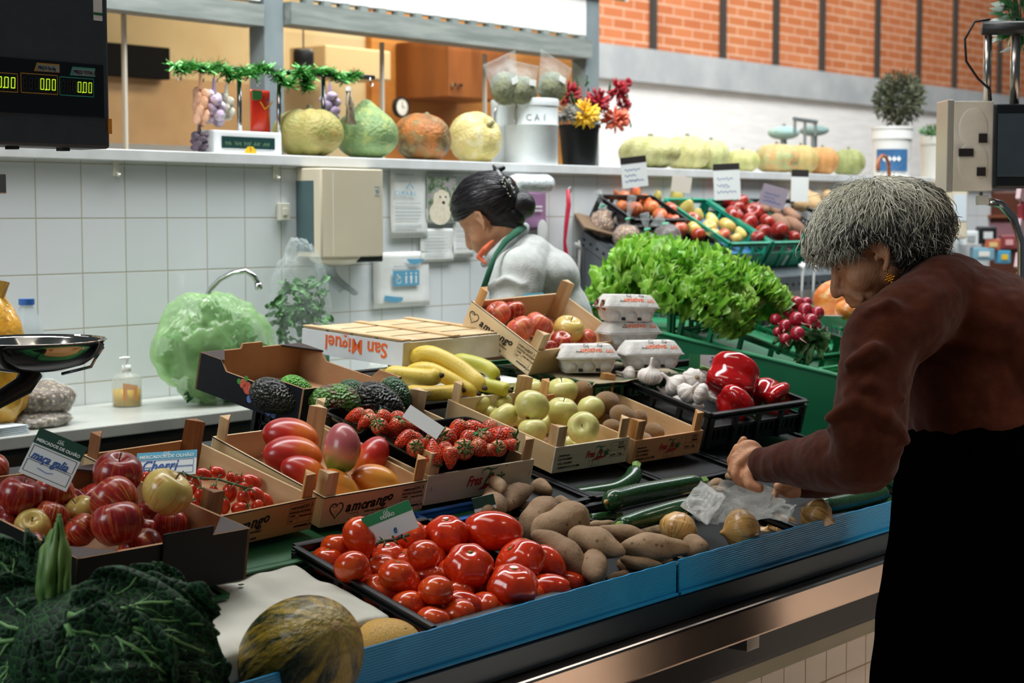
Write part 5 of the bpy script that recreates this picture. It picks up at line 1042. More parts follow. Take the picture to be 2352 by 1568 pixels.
for y_, lb in ((.03, 'brown egg peeping out of the end of the topmost egg box, nearer one'), (.078, 'brown egg peeping out of the end of the topmost egg box, farther one')): 
    e = MB().sph((0, 0, 0), (.021, .0165, .0165), 20, 12).build('hen_egg', eg, None, True, M=q2 @ TR(.014, y_, .042)); tag(e, lb, 'egg', 'brown eggs')
# green crate and kraft paper under the egg boxes and the tilted crate
P1, P2_ = at(1100, 831, 4.52), at(1365, 878, 4.24); dv = P2_ - P1; L_ = .40; dd = dv.normalized(); yaw = atan2(dd.y, dd.x)
Mg = TR(P1 - V((0, 0, .10))) @ RZ(yaw) @ RY(-math.asin(dd.z))
plastic_crate(Mg, L_, .40, .10, dkgreenpl, 'dark green slatted crate under the egg boxes and the tilted apple crate', bars=.012, floor_z=.09, liner=dkgreenpl)
kp = MB().sheet(lambda u, v: V((.07 + .36 * u + .01 * sin(v * 9), -.012 + .36 * v + .006 * sin(u * 17), .102 + .006 * noise.noise(V((u * 6, v * 5, 1))) - .012 * (v < .03) * (1 + sin(u * 30)))), 40, 24, .0008)
o = kp.build('kraft_paper', pm('brown_kraft_paper', 'a99a80', '958668', 8, .8), None, True, M=Mg); tag(o, 'brown paper sheet under the egg boxes on the green crate', 'paper')
# ------------------------------------------------------------------ radishes, cut pumpkin
rb = thing('radish_bunch', 'bunch of red radishes with drooping leaves in front of the lettuces', 'radishes', at(1832, 745, 4.93)); ro = V(rb.location)
rm = fruit_mat('radish_skin', 'a5182e', '8f1228', 'b83040', 0, 2, rough=.3, coat=.25)
RD = [(1830, 697, 17, 5.02), (1853, 694, 12, 5.03), (1812, 718, 14, 5.0), (1850, 712, 17, 4.97), (1878, 718, 15, 4.96), (1782, 734, 14, 4.97), (1830, 733, 17, 4.93), (1862, 737, 17, 4.92), (1804, 748, 15, 4.92), (1875, 745, 11, 4.92), (1832, 766, 17, 4.88), (1803, 778, 13, 4.88), (1786, 762, 11, 4.93)]
for i, (x, y, r, d) in enumerate(RD):
    s = r * d / F * 1.08; rr = random.Random(i); a = rr.uniform(-2.6, -.5); o = MB().sph(fn=lambda p, dd: V((dd.x * .95, dd.y * .95, dd.z * (1.06 if dd.z > 0 else 1.0) + (.12 * exp(-(dd.x ** 2 + dd.y ** 2) / .04) if dd.z > 0 else 0))), nu=18, nv=12).build('radish', rm, rb, True, M=TR(at(x, y, d) - ro) @ fdir(cos(a) * .6, sin(a) * .5, .8) @ SCL(s))
    MB().tube([(0, 0, 1.05), (.15, 0, 1.5), (.1, .3, 2.2), (.4, .4, 3.0)], [.10, .06, .04, .015], 6).build('root_tail', pm('radish_tail', 'd8a8a0', 'c98c80', 30, .6), o, True)
g = MB(); rr = random.Random(4)
for k in range(20):
    a = rr.uniform(-2.9, .7); leaf(g, at(1835 + rr.uniform(-25, 40), 772 + rr.uniform(-6, 14), 4.96) - ro, RT * cos(a) + UP * sin(a) * .45 - FW * rr.uniform(-.3, .6), UP * 1 - FW * .6, rr.uniform(.05, .10), rr.uniform(.014, .024), rr.uniform(.3, 1), .008, 6, k, 8, 8, .3)
g.build('radish_leaves', pm('radish_leaf', '3f6a34', '5f8a4c', 16, .5), rb, True)
pk = fruit_mat('orange_pumpkin_flesh', 'd8702c', 'e08a3a', 'e8c080', 0, 1.2, rough=.35, coat=.2)
o = mk('cut_pumpkin', MB().sph(fn=lambda p, d: V((d.x, d.y, d.z)) * (1 + .03 * cos(8 * atan2(d.y, d.x))), nu=32, nv=18), pk, 'glossy orange pumpkin behind the face of the woman in brown', 'pumpkin'); o.matrix_basis = TR(at(1925, 688, 5.3)) @ SCL(.078, .078, .062)
MB().tube([(0, 0, .95), (.1, 0, 1.2)], .12, 8).build('stem', stemm, o)
o = mk('cut_pumpkin', MB().sph(fn=lambda p, d: V((d.x, d.y, d.z)), nu=24, nv=14), pk, 'smaller orange pumpkin in the white bowl beside the nose of the woman', 'pumpkin'); o.matrix_basis = TR(at(1955, 712, 5.12)) @ SCL(.05, .05, .035)
MB().tube([(0, 0, .95), (.1, 0, 1.2)], .12, 8).build('stem', stemm, o)
tag(MB().lathe([(.0, -.035), (.09, -.03), (.125, .0), (.13, .0), (.135, .004), (.125, .004), (.085, -.024), (0, -.028)], 32).build('white_dish', pm('white_plastic', 'e8e8e6', rough=.3), None, True, M=TR(at(1940, 722, 5.22))), 'shallow white dish under the orange pumpkins', 'dish')
# ------------------------------------------------------------------ price cards
inkb = pm('blue_ink', '1d4f9a', rough=.6); cardm = pm('card_white', 'dfe3e0', rough=.5); cyan = pm('card_cyan', '4ea3c0', rough=.5); dgr = pm('card_dark_green', '0f3f2c', rough=.5)
def card_obj(tl, tr, bl, d, lb, hdr=None, hh=.28, body=None, written=None, wsz=.34, dtop=0, dright=0, lines=True, vertical=False, logo=True, wy=.42, blank=False, hdrtxt='MERCADOS DE OLHÃO'):
    A_, B_, C_ = at(*tl, d + dtop), at(*tr, d + dtop + dright), at(*bl, d)
    x = (B_ - A_); w_ = x.length; x.normalize(); y = (A_ - C_); y -= x * y.dot(x); h_ = y.length; y.normalize(); z = x.cross(y); O = A_ - y * h_
    M = Matrix(((x.x, y.x, z.x, O.x), (x.y, y.y, z.y, O.y), (x.z, y.z, z.z, O.z), (0, 0, 0, 1)))
    o = thing('price_card', lb, 'price card', M); MB().box((0, 0, -.0015), (w_, h_, 0)).build('card_sheet', body or cardm, o)
    if hdr:
        hb_ = ((0, h_ * (1 - hh)), (w_, h_)) if not vertical else ((0, 0), (w_ * hh, h_))
        MB().box((hb_[0][0], hb_[0][1], 0), (hb_[1][0], hb_[1][1], .0004)).build('header_band', hdr, o)
        if logo:
            g = MB(); s = w_ * .085; g.text(hdrtxt, s, TR(w_ / 2, h_ * (1 - hh * .82), .0006) , align='CENTER', bold=.0002)
            cx, cy, q = w_ / 2, h_ * (1 - hh * .45), w_ * .05
            for pts in (((-q, 0), (-q, q), (-q * .3, q * 1.3), (-q * .3, 0)), ((-q * .3, q * .3), (q, q * .5), (q, 0)), ((-q * 1.4, -q * .2), (q * 1.5, -q * .1)), ((q * .4, q * .5), (q * .4, q * 1.2), (q, q * 1.3))): curve(g, [(cx + a, cy + b) for a, b in pts], q * .1, y=.0006, plane='XY')
            g.build('header_lettering', whitep, o)
    if lines and not vertical:
        g = MB(); top = h_ * (1 - hh) - h_ * .04; m = w_ * .05
        for y0, y1 in ((top - h_ * .26, top), (top - h_ * .55, top - h_ * .30)):
            for a in ((m, y0, w_ - m, y0), (m, y1, w_ - m, y1), (m, y0, m, y1), (w_ - m, y0, w_ - m, y1)): curve(g, [(a[0], a[1]), (a[2], a[3])], .0005, y=.0003, plane='XY')
        g.build('ruled_boxes', inkb if hdr is cyan else blackpr, o)
    if written:
        g = MB(); MM = TR(w_ * .08, h_ * wy, .0005) if not vertical else TR(w_ * .62, h_ * .08, .0005) @ RZ(pi / 2)
        if written == '~':
            for r_ in range(3): curve(g, [(w_ * (.12 + .055 * i), h_ * (.58 - .18 * r_) + h_ * .035 * sin(i * 2.1 + r_) * (1 + .5 * sin(i))) for i in range(4 + (5 * (r_ + 1)) % 8 + 3)], .0012, y=.0005, plane='XY')
        else: g.text(written, w_ * wsz if not vertical else h_ * wsz, MM, shear=.35, bold=.0003, sx=.72, sp=1.02)
        if not vertical: curve(g, [(w_ * .3, h_ * (wy - .14)), (w_ * .5, h_ * (wy - .17)), (w_ * .62, h_ * (wy - .13))], .0006, y=.0005, plane='XY')
        g.build('handwriting', inkb, o)
    return o
card_obj((92, 981), (201, 1027), (42, 1083), 2.86, 'white price card with dark green header reading maçã galia among the red apples', dgr, .33, written='maça galia', wsz=.25, wy=.36, dtop=.02)
card_obj((315, 1041), (453, 1032), (324, 1096), 3.10, 'price card with light blue header reading cherry behind the cherry tomatoes', cyan, .32, written='Cherri', wsz=.30, wy=.20, dtop=.03)
card_obj((829, 1190), (938, 1147), (832, 1262), 3.02, 'white price card with green header stuck behind the big round tomato', pm('card_green', '2d8a56', rough=.5), .36, written='         e', wsz=.22, wy=.12, lines=False, hdrtxt='OLHÃO')
card_obj((943, 929), (1021, 981), (938, 966), 3.42, 'blank white card leaning on the strawberry punnets', None, lines=False, dtop=.02)
card_obj((1201, 675), (1248, 672), (1205, 742), 4.78, 'narrow price card with blue header standing in the tilted apple crate', cyan, .32, written='maçã', wsz=.36, wy=.25, dtop=.02, lines=False)
card_obj((1584, 813), (1678, 817), (1577, 872), 4.62, 'price card with a green side band behind the garlic and red peppers', pm('card_green', '2d8a56'), .26, written='vermelho', wsz=.30, vertical=True, logo=False, lines=False)
card_obj((1083, 1145), (1133, 1133), (1082, 1180), 3.36, 'small price card with dark green header behind the leftmost sweet potatoes', dgr, .75, lines=False, logo=False)
# ------------------------------------------------------------------ back counter against the tiled wall
mar = pm('worn_marble', 'b9bbb3', 'a3a69f', 5, .3, detail=5)
bc = thing('back_counter', 'grey marble worktop on a steel base along the tiled wall', 'counter', (1.2, 3.60, 0))
MB().box((0, 0, .868), (3.3, .435, .90)).build('marble_top', mar, bc, bevel=.003)
MB().box((0, .03, .02), (3.28, .42, .868)).build('steel_base', pm('blue_grey_steel', '56626c', '4a555e', 6, .4, .5, stretch=(.2, 1, 1)), bc)
MB().box((0, .012, .80), (3.3, .03, .85)).build('front_rail', steel, bc)
ctop = .9
# dispenser
def onw(x, y, Y=4.04): return onY(x, y, Y)
a, b_ = onw(735, 385, 3.93), onw(890, 588, 3.93)
dp = thing('paper_towel_dispenser', 'cream coloured paper towel dispenser on the tiled wall, left of the pinned papers', 'dispenser', (a.x, 3.93, b_.z)); W_, H_ = b_.x - a.x, a.z - b_.z
crm = pm('cream_plastic', 'd6cbb2', 'cfc4aa', 3, .25, coat=.3)
g = MB(); pr_ = [(0, .11), (0, .03), (.012, .008), (.04, 0), (W_ - .04, 0), (W_ - .012, .008), (W_, .03), (W_, .11)]; g.prism(pr_, 0, H_); g.build('dispenser_cover', crm, dp, 40, bevel=.004)
MB().box((-.002, .03, .02), (.0, .109, H_ * .86)).build('dark_side_panel', pm('dark_teal_plastic', '4b6163', rough=.4), dp, label='dark grey green side panel')
MB().box((W_ * .58, .01, -.018), (W_ - .01, .09, .006)).build('paper_slot', pm('slot_black', '2a3030', rough=.5), dp, bevel=.004)
MB().sph((W_ * .45, .055, 0), (W_ * .42, .05, .028), 24, 12).build('rounded_underside', crm, dp, True)
g = MB(); g.text('T5', .016, TR(W_ * .82, -.001, H_ * .73) @ PF, bold=.0004); g.box((W_ * .81, -.001, H_ * .70), (W_ * .93, -.0005, H_ * .705)); g.box((W_ * .81, -.001, H_ * .80), (W_ * .93, -.0005, H_ * .805)); g.build('small_blue_print', pm('pale_blue_print', '7fa9c4'), dp)
MB().box((W_ * .18, -.001, H_ * .02), (W_ * .19, .0, H_ * .96)).build('moulded_line', pm('cream_hi', 'e9e2cf', rough=.15), dp)
g = MB().sheet(lambda u, v: V((W_ * .15 + .09 * u + .10 * v, .08 + .02 * sin(v * 4), -.02 - .10 * v + .01 * sin(u * 6))), 8, 12, .001); g.build('hanging_towel', pm('grey_tissue', 'b9c6ca', rough=.8), dp, True)
def wallbit(nm, lb, cat, x0, y0, x1, y1, th, m, Y=4.035, bev=.002, rnd=None):
    a, b = onY(x0, y0, Y), onY(x1, y1, Y); o = thing(nm, lb, cat, (a.x, Y, b.z)); w_, h_ = b.x - a.x, a.z - b.z
    MB().box((0, -th, 0), (w_, .004, h_)).build('plate', m, o, bevel=min(bev, th * .45)); return o, w_, h_
ivory = pm('ivory_plastic', 'dfdccb', rough=.35)
o, w_, h_ = wallbit('wall_switch', 'small ivory switch plate on the tiles left of the dispenser', 'switch', 637, 466, 661, 506, .012, ivory); MB().box((w_ * .3, -.015, h_ * .3), (w_ * .7, -.011, h_ * .7)).build('rocker', ivory, o, bevel=.001)
for x, y, lb in ((265, 368, 'small ivory wall hook under the ledge near the display scale'), (632, 378, 'small ivory wall hook under the ledge left of the dispenser')):
    p = onw(x, y, 4.035); o = thing('wall_hook', lb, 'hook', p); MB().box((-.009, -.006, -.045), (.009, .004, .0)).build('hook_plate', ivory, o, bevel=.003); MB().tube([(0, -.006, -.035), (0, -.014, -.046), (0, -.020, -.040)], .004, 8).build('hook_arm', ivory, o, True)
def paper(lb, x0, y0, x1, y1, m=None, Y=4.033, cat='notice', nm='pinned_notice'):
    a, b = onY(x0, y0, Y), onY(x1, y1, Y); o = thing(nm, lb, cat, (a.x, Y, b.z)); w_, h_ = b.x - a.x, a.z - b.z
    MB().sheet(lambda u, v: V((w_ * u, -.001 - .003 * sin(v * 5 + 1) * (v < .3), h_ * v)), 6, 10, .0006).build('sheet', m or whitep, o, True)
    return o, w_, h_
gi = pm('grey_ink', 'a9b4ba', rough=.7); lb2 = pm('light_blue_print', '62a6c6', rough=.6)
def textlines(o, w_, h_, rows, x=.1, sz=.0045, m=None, nm='small_print'):
    g = MB()
    for (z, l) in rows: g.box((w_ * x, -.0062, h_ * z), (w_ * (x + l), -.0057, h_ * z + sz))
    g.build(nm, m or gi, o)
o, w_, h_ = paper('white notice with small grey print beside the dispenser', 896, 388, 980, 545)
textlines(o, w_, h_, [(.92, .5), (.86, .6), (.50, .7), (.42, .72), (.37, .75), (.32, .72), (.27, .66), (.18, .74), (.13, .6)], sz=.0025); g = MB(); g.text('C I M A A L', .022, TR(w_ * .08, -.0062, h_ * .62) @ PF); curve(g, [(w_ * .40, h_ * .72), (w_ * .5, h_ * .80), (w_ * .6, h_ * .72)], .002, y=-.0062); g.build('blue_heading', lb2, o)
o, w_, h_ = paper('white toilet notice with blue figures and wave shapes below the dispenser', 856, 580, 985, 700)
g = MB(); g.box((w_ * .33, -.007, h_ * .38), (w_ * .80, -.0065, h_ * .66)); g.prism([(w_ * .58, h_ * .85), (w_ * .64, h_ * .78), (w_ * .74, h_ * .76), (w_ * .84, h_ * .80), (w_ * .9, h_ * .86), (w_ * .58, h_ * .87)][::-1], 0, .0006, M=TR(0, -.0064, 0) @ PF); g.prism([(w_ * .18, h_ * .12), (w_ * .38, h_ * .08), (w_ * .5, h_ * .12), (w_ * .5, h_ * .17), (w_ * .35, h_ * .19), (w_ * .18, h_ * .22)], 0, .0006, M=TR(0, -.0064, 0) @ PF); g.build('blue_panels', lb2, o)
g = MB()
for k, x in enumerate((.56, .65, .74)): g.sph((w_ * x, -.0072, h_ * .60), (.0035, .0006, .0045), 8, 6); g.prism([(w_ * x - .003, h_ * .42), (w_ * x + .003, h_ * .42), (w_ * x + (.007 if k == 1 else .0045), h_ * .56), (w_ * x - (.007 if k == 1 else .0045), h_ * .56)], 0, .0006, M=TR(0, -.0071, 0) @ PF)
curve(g, [(w_ * .43 + .012 * cos(a * .5), h_ * .49 + .012 * sin(a * .5)) for a in range(0, 14)], .0014, y=-.0073); g.box((w_ * .40, -.0073, h_ * .50), (w_ * .42, -.0068, h_ * .60)); g.box((w_ * .40, -.0073, h_ * .52), (w_ * .46, -.0068, h_ * .54)); g.build('white_figures', whitep, o)
textlines(o, w_, h_, [(.73, .45)], x=.35, sz=.003)
for (x0, y0, x1, y1, lb) in ((1040, 475, 1085, 590, 'faint white notice behind the face of the stall keeper'), (965, 525, 1040, 600, 'small blank notice under the dog picture')): o, w_, h_ = paper(lb, x0, y0, x1, y1); textlines(o, w_, h_, [(.2 + .1 * k, .6 + .1 * (k % 2)) for k in range(7)], sz=.002)
o, w_, h_ = paper('picture of a pale puppy among flowers pinned on the tiles', 978, 404, 1047, 512, cat='picture', nm='dog_picture')
t = NT('garden_photo_print'); n = t.noise(60, 3); MB().box((w_ * .03, -.0075, h_ * .04), (w_ * .97, -.006, h_ * .99)).build('photo_print', t.fin(t.ramp(n, [(.35, '3c5a3a'), (.5, '8a9a80'), (.62, 'b8b4b0'), (.72, 'a878b0')]), .3), o)
g = MB(); pup = pm('puppy_cream', 'e9dcc0', 'f4ecd8', 60, .5); Mz = TR(0, -.0078, 0) @ PF
def blob(g, cx, cy, rx, ry, mi=0, z=0): g.add([V((w_ * (cx + rx * cos(a * pi / 8)), -.0076 - z, h_ * (cy + ry * sin(a * pi / 8)))) for a in range(16)], [tuple(range(16))], mi)
blob(g, .42, .22, .36, .26); blob(g, .48, .52, .22, .20, z=.0002); blob(g, .28, .50, .09, .16, z=.0003); blob(g, .66, .52, .08, .15, z=.0003); g.build('puppy', pup, o)
g = MB(); blob(g, .42, .56, .03, .022, z=.0006); blob(g, .60, .56, .03, .022, z=.0006); blob(g, .53, .44, .05, .035, z=.0006); g.build('puppy_face', blackpr, o)
o, w_, h_ = paper('purple notice behind the hair bun of the stall keeper', 1150, 437, 1253, 528, pm('mauve_print', 'a27b9f', rough=.5), cat='poster'); textlines(o, w_, h_, [(.58, .35), (.48, .35)], x=.55, sz=.006, m=whitep); MB().sph((w_ * .9, -.006, -.0), (.03, .001, .04), 20, 10).build('white_shape', whitep, o)
o = thing('plastic_roll', 'shiny roll of clear plastic bags on the wall above the mauve notice', 'roll', onw(1180, 420, 3.96)); L_ = (onw(1262, 420, 3.96).x - onw(1180, 420, 3.96).x)
MB().lathe([(.0, 0), (.030, 0), (.034, L_ * .1), (.033, L_ * .5), (.035, L_ * .9), (.028, L_), (0, L_)], 20, M=RY(pi / 2)).build('plastic_film', pm('wrinkled_film', 'd3dbdc', 'eef2f2', 40, .15, bump=.5, bscale=60, coat=.5), o, True); MB().lathe([(0, -.01), (.012, -.01), (.012, L_ + .01), (0, L_ + .01)], 12, M=RY(pi / 2)).build('core_tube', card, o)
# red lanyard
pts = [onY(x, y, 3.99) for x, y in ((1304, 435), (1306, 470), (1300, 520), (1297, 555), (1300, 585), (1308, 620), (1318, 650))]
o = thing('lanyard', 'red ribbon hanging on the wall beside the shelf rack', 'ribbon', pts[0]); MB().tube([p - pts[0] for p in pts], [.010, .016, .014, .010, .016, .022, .016], 8, flat=.6).build('ribbon_band', pm('red_ribbon', 'b81a3a', 'c9243f', 30, .5), o, True)
MB().tube([(0, .0, .0), (.015, -.004, .01), (.022, 0, -.006), (.008, 0, -.014)], .003, 6).build('metal_clip', chrome, o, True)
# tap
o = thing('sink_tap', 'chrome swan neck tap on the wall above the green bag', 'tap', onw(470, 690, 3.98)); to = V(o.location)
pts = [onY(x, y, Y) - to for x, y, Y in ((470, 700, 3.99), (482, 665, 3.98), (505, 642, 3.95), (535, 626, 3.91), (565, 622, 3.88), (583, 634, 3.86), (592, 650, 3.855))]
MB().tube(pts, .0085, 12).build('spout', chrome, o, True); e = pts[-1]; MB().tube([e, e + V((.004, 0, -.018))], .0115, 12).build('aerator', chrome, o, True); MB().lathe([(0, 0), (.024, 0), (.02, .012), (.010, .02), (0, .02)], 16, M=TR(pts[0]) @ RX(pi / 2)).build('wall_flange', chrome, o, True)
# clear / tinted plastic film material
def film(name, col, alpha, rough=.12, tint=None, sc=9, am=.35, bumpst=.9, tr_=.5):
    t = NT(name); n = t.noise(sc, 5, None, .6, 1.2); t.bump(n, bumpst, .02); a = t.math('ADD', alpha - am / 2, t.math('MULTIPLY', n, am))
    t.fin(col, rough, 0, .3, alpha=a); tr = t.n('ShaderNodeBsdfTranslucent'); tr.inputs[0].default_value = lin(col); m1 = t.n('ShaderNodeMixShader'); m1.inputs[0].default_value = tr_
    tp = t.n('ShaderNodeBsdfTransparent'); m2 = t.n('ShaderNodeMixShader'); t.l(a, m2.inputs[0]); t.l(tp.outputs[0], m2.inputs[1]); t.l(m1.outputs[0], m2.inputs[2])
    t.b.inputs['Alpha'].default_value = 1; [t.t.links.remove(l) for l in list(t.t.links) if l.to_socket == t.b.inputs['Alpha']]; t.l(t.b.outputs[0], m1.inputs[1]); t.l(tr.outputs[0], m1.inputs[2]); t.l(m2.outputs[0], t.out.inputs[0]); return t.m
def bagmesh(rx, ry, rz, seed, crump=.12, nu=60, nv=40, fn2=None, fr=2.2, zf=.6):
    def fn(p, d):
        q = V((d.x * rx, d.y * ry, d.z * rz)); n = noise.noise(V((d.x * fr, d.y * fr, d.z * fr * zf)) + V((seed, 0, 0))); m = .55 - .5 * abs(noise.noise(V((d.x * fr * 1.5 + .4 * d.z, d.y * fr * 1.5, d.z * fr * 1.6 * zf + .3 * d.x)) + V((seed + 9, 0, 0)))) ** .5 - .35 * abs(noise.noise(V((d.x * fr * 3.4, d.y * fr * 3.4, (d.z - d.x) * fr * 2.4 * zf)) + V((seed + 4, 0, 0)))) ** .6
        q = q * (1 + crump * (1.4 * n - 1.6 * m)); return fn2(q, d) if fn2 else q
    return MB().sph(fn=fn, nu=nu, nv=nv)
fg = film('green_tinted_film', 'b2dc98', .50, tr_=.5, bumpst=.35, am=.75, sc=4); fc = film('clear_bag_film', 'dfe8e6', .22, .08, am=.4); fh = film('thin_white_film', 'e4e6e2', .48, .12, am=.5)
# big green bag: leafy bulk inside a tinted bag
c = onY(490, 800, 3.80); o = thing('green_plastic_bag', 'large crumpled green plastic bag of leaves on the marble worktop', 'bag', (c.x, c.y, ctop)); k = dep(c) / F
bagmesh(.215, .13, .165, 3, .12, 110, 80, lambda q, d: V((q.x + .10 * max(0, -d.z) * (1 if q.x > 0 else 0) * 1.2, q.y, max(q.z, -.155))), zf=.22).build('bag_film', fg, o, True, M=TR(0, 0, .160))
g = MB(); rr = random.Random(31)
for k_ in range(90):
    q = V((rr.gauss(0, 1), rr.gauss(0, 1), rr.gauss(0, 1))).normalized(); b0 = V((q.x * .10, q.y * .05, q.z * .06)); leaf(g, b0, q + V((rr.uniform(-.6, .6), rr.uniform(-.6, .6), rr.uniform(-.4, .6))), V((rr.uniform(-1, 1), -1, rr.uniform(-1, 1))), rr.uniform(.06, .10), rr.uniform(.02, .04), .8, .008, 6, k_, 8, 8, .3)
g.build('leafy_contents', pm('leaf_bulk', '4a8a40', '2a5c30', 14, .6), o, True, M=TR(.02, 0, .14))
MB().tube([(.14, -.06, .03), (.20, -.08, .012), (.25, -.10, .006)], [.05, .035, .004], 12, flat=.4).build('bag_tail', fg, o, True)
# herb bag standing behind
c = onY(690, 700, 3.84); o = thing('herb_bag', 'tall clear plastic bag of fresh green herbs under the dispenser', 'bag', (c.x, c.y, ctop))
g = MB(); rr = random.Random(12)
for k_ in range(150):
    a = rr.uniform(0, 2 * pi); z = rr.uniform(.14, .34); r_ = .095 * sqrt(rr.random()); b0 = V((cos(a) * r_, sin(a) * r_ * .6, z)); leaf(g, b0, V((rr.uniform(-1, 1), rr.uniform(-1, 1), rr.uniform(-.8, .6))), V((rr.uniform(-1, 1), -1, 1)), rr.uniform(.03, .055), rr.uniform(.010, .016), .6, .003, 4, k_, 4, 5, .2)
g.build('fresh_herbs', pm('herb_green', '3f7438', '5c8f52', 30, .5), o, True)
bagmesh(.115, .075, .235, 8, .10, 50, 50, lambda q, d: V((q.x * (1 + .12 * max(0, d.z)), q.y * (1 - .4 * max(0, d.z)), q.z))).build('bag_film', fc, o, True, M=TR(0, 0, .236))
MB().box((-.09, -.04, .02), (.09, .05, .13)).build('crate_of_stems', pm('dull_green_stems', '4f7a5c', '3b5e46', 40, .7), o, bevel=.01)
# soap bottle
c = onY(292, 918, 3.92); o = thing('soap_dispenser', 'small soap pump bottle with yellow soap on the worktop', 'bottle', (c.x, 3.92, ctop)); kk = dep(c) / F
r0 = 34 * kk; g = MB().lathe([(0, 0), (r0 * .95, 0), (r0, .006), (r0, .075), (r0 * .8, .09), (.012, .098), (.012, .102), (0, .102)], 24); g.build('bottle_body', film('clear_bottle', 'd5dcd8', .35, .05, am=.1, bumpst=.1), o, True)
MB().lathe([(0, .003), (r0 * .9, .003), (r0 * .93, .05), (0, .05)], 24).build('yellow_soap', pm('yellow_soap', 'd9b23e', rough=.2), o, True)
g = MB(); [g.add([V((r0 * 1.02 * sin(a0), -r0 * 1.02 * cos(a0), z)) for a0, z in ((-.9, .02), (.1, .02), (.1, .062), (-.9, .07))], [(0, 1, 2, 3)])]; g.build('orange_label', pm('orange_label', 'e8952c'), o)
MB().lathe([(0, .10), (.013, .10), (.013, .118), (.005, .12), (.005, .135), (.010, .136), (.010, .142), (0, .142)], 14).build('pump', whitep, o, True); MB().tube([(0, 0, .139), (-.03, -.01, .139)], .004, 8).build('pump_spout', whitep, o, True)
# milk bottle and orange net behind the pan
c = onY(62, 745, 3.90); o = thing('plastic_bottle', 'translucent white bottle with blue cap behind the weighing pan', 'bottle', (c.x, 3.90, ctop)); zt = onY(62, 686, 3.90).z - ctop
MB().lathe([(0, 0), (.04, 0), (.042, .01), (.042, zt - .09), (.032, zt - .05), (.017, zt - .02), (.017, zt - .014), (0, zt - .014)], 24).build('bottle_body', film('milky_bottle', 'cdd6d8', .6, .2, am=.1, bumpst=.1), o, True); MB().lathe([(0, zt - .016), (.021, zt - .016), (.021, zt), (0, zt)], 20).build('blue_cap', pm('cap_blue', '2d5fa6', rough=.4), o)
c = onY(-10, 760, 3.72); o = thing('orange_bag', 'orange yellow plastic bag standing at the left edge behind the weighing pan', 'bag', (c.x, 3.72, ctop)); zt = onY(0, 672, 3.72).z - ctop
bagmesh(.085, .07, zt / 2, 5, .1, 40, 30, lambda q, d: V((q.x * (1 - .25 * d.z), q.y, q.z))).build('bag_film', pm('orange_film', 'd99a30', 'e0b04c', 14, .2, bump=.6, bscale=25, coat=.4), o, True, M=TR(0, 0, zt / 2)); MB().tube([(0, 0, zt - .02), (.01, 0, zt + .03)], [.02, .03], 8).build('tied_neck', pm('orange_film', 'd99a30'), o)
# bags of beans on the worktop, papers
t = NT('white_beans'); vd = t.voro(85); t.bump(t.mapr(vd, 0, .5, 1, 0), 1, .006); bnm = t.fin(t.mix(t.mapr(vd, .3, .62), t.mix(t.voro(85, None, 'F1', 'Color'), 'd8c8b0', 'b89c80'), '6f5e4e'), .45)
for (x, y, rx, ry_, rz, lb) in ((95, 918, .095, .07, .050, 'upper clear bag of pale beans under the weighing pan'), (78, 962, .105, .08, .030, 'lower flat clear bag of pale beans on the worktop')):
    c = onY(x, y, 3.74); o = thing('bean_bag', lb, 'bag', c, 'bags of beans on the worktop'); bagmesh(rx, ry_, rz, int(x), .07).build('beans', bnm, o, True); bagmesh(rx * 1.04, ry_ * 1.04, rz * 1.07, int(x), .09).build('bag_film', fc, o, True)
c = onY(10, 985, 3.64); o = thing('paper_stack', 'small stack of white paper sheets at the left end of the worktop', 'paper', (c.x, 3.64, ctop))
for i in range(5): MB().box((-.10, -.02, .001 + i * .0045), (.058 + .004 * (i % 2), .10, .004 + i * .0045)).build('paper_sheet', pm('blue_white_paper', 'cfdbe0', rough=.7), o, M=RZ(radians(i * 1.5)))
# clear bags heaped on the worktop under the notices
for (x, y, rx, rz, lb) in ((905, 765, .12, .06, 'thin clear plastic bag lying on the worktop under the toilet notice'), (1010, 760, .12, .07, 'cloudy clear bag beside the arm of the stall keeper'), (965, 700, .05, .04, 'small puffed clear bag under the toilet notice')):
    c = onY(x, y, 3.72); o = thing('clear_bag', lb, 'bag', (c.x, 3.72, ctop + rz * .8)); bagmesh(rx, .06, rz, x, .12, 40, 28).build('bag_film', fh, o, True); MB().sph((0, .0, -.01), (rx * .7, .04, rz * .6), 16, 10).build('pale_contents', pm('pale_contents', 'cfd6c8', 'b8c4ae', 20, .7), o, True)
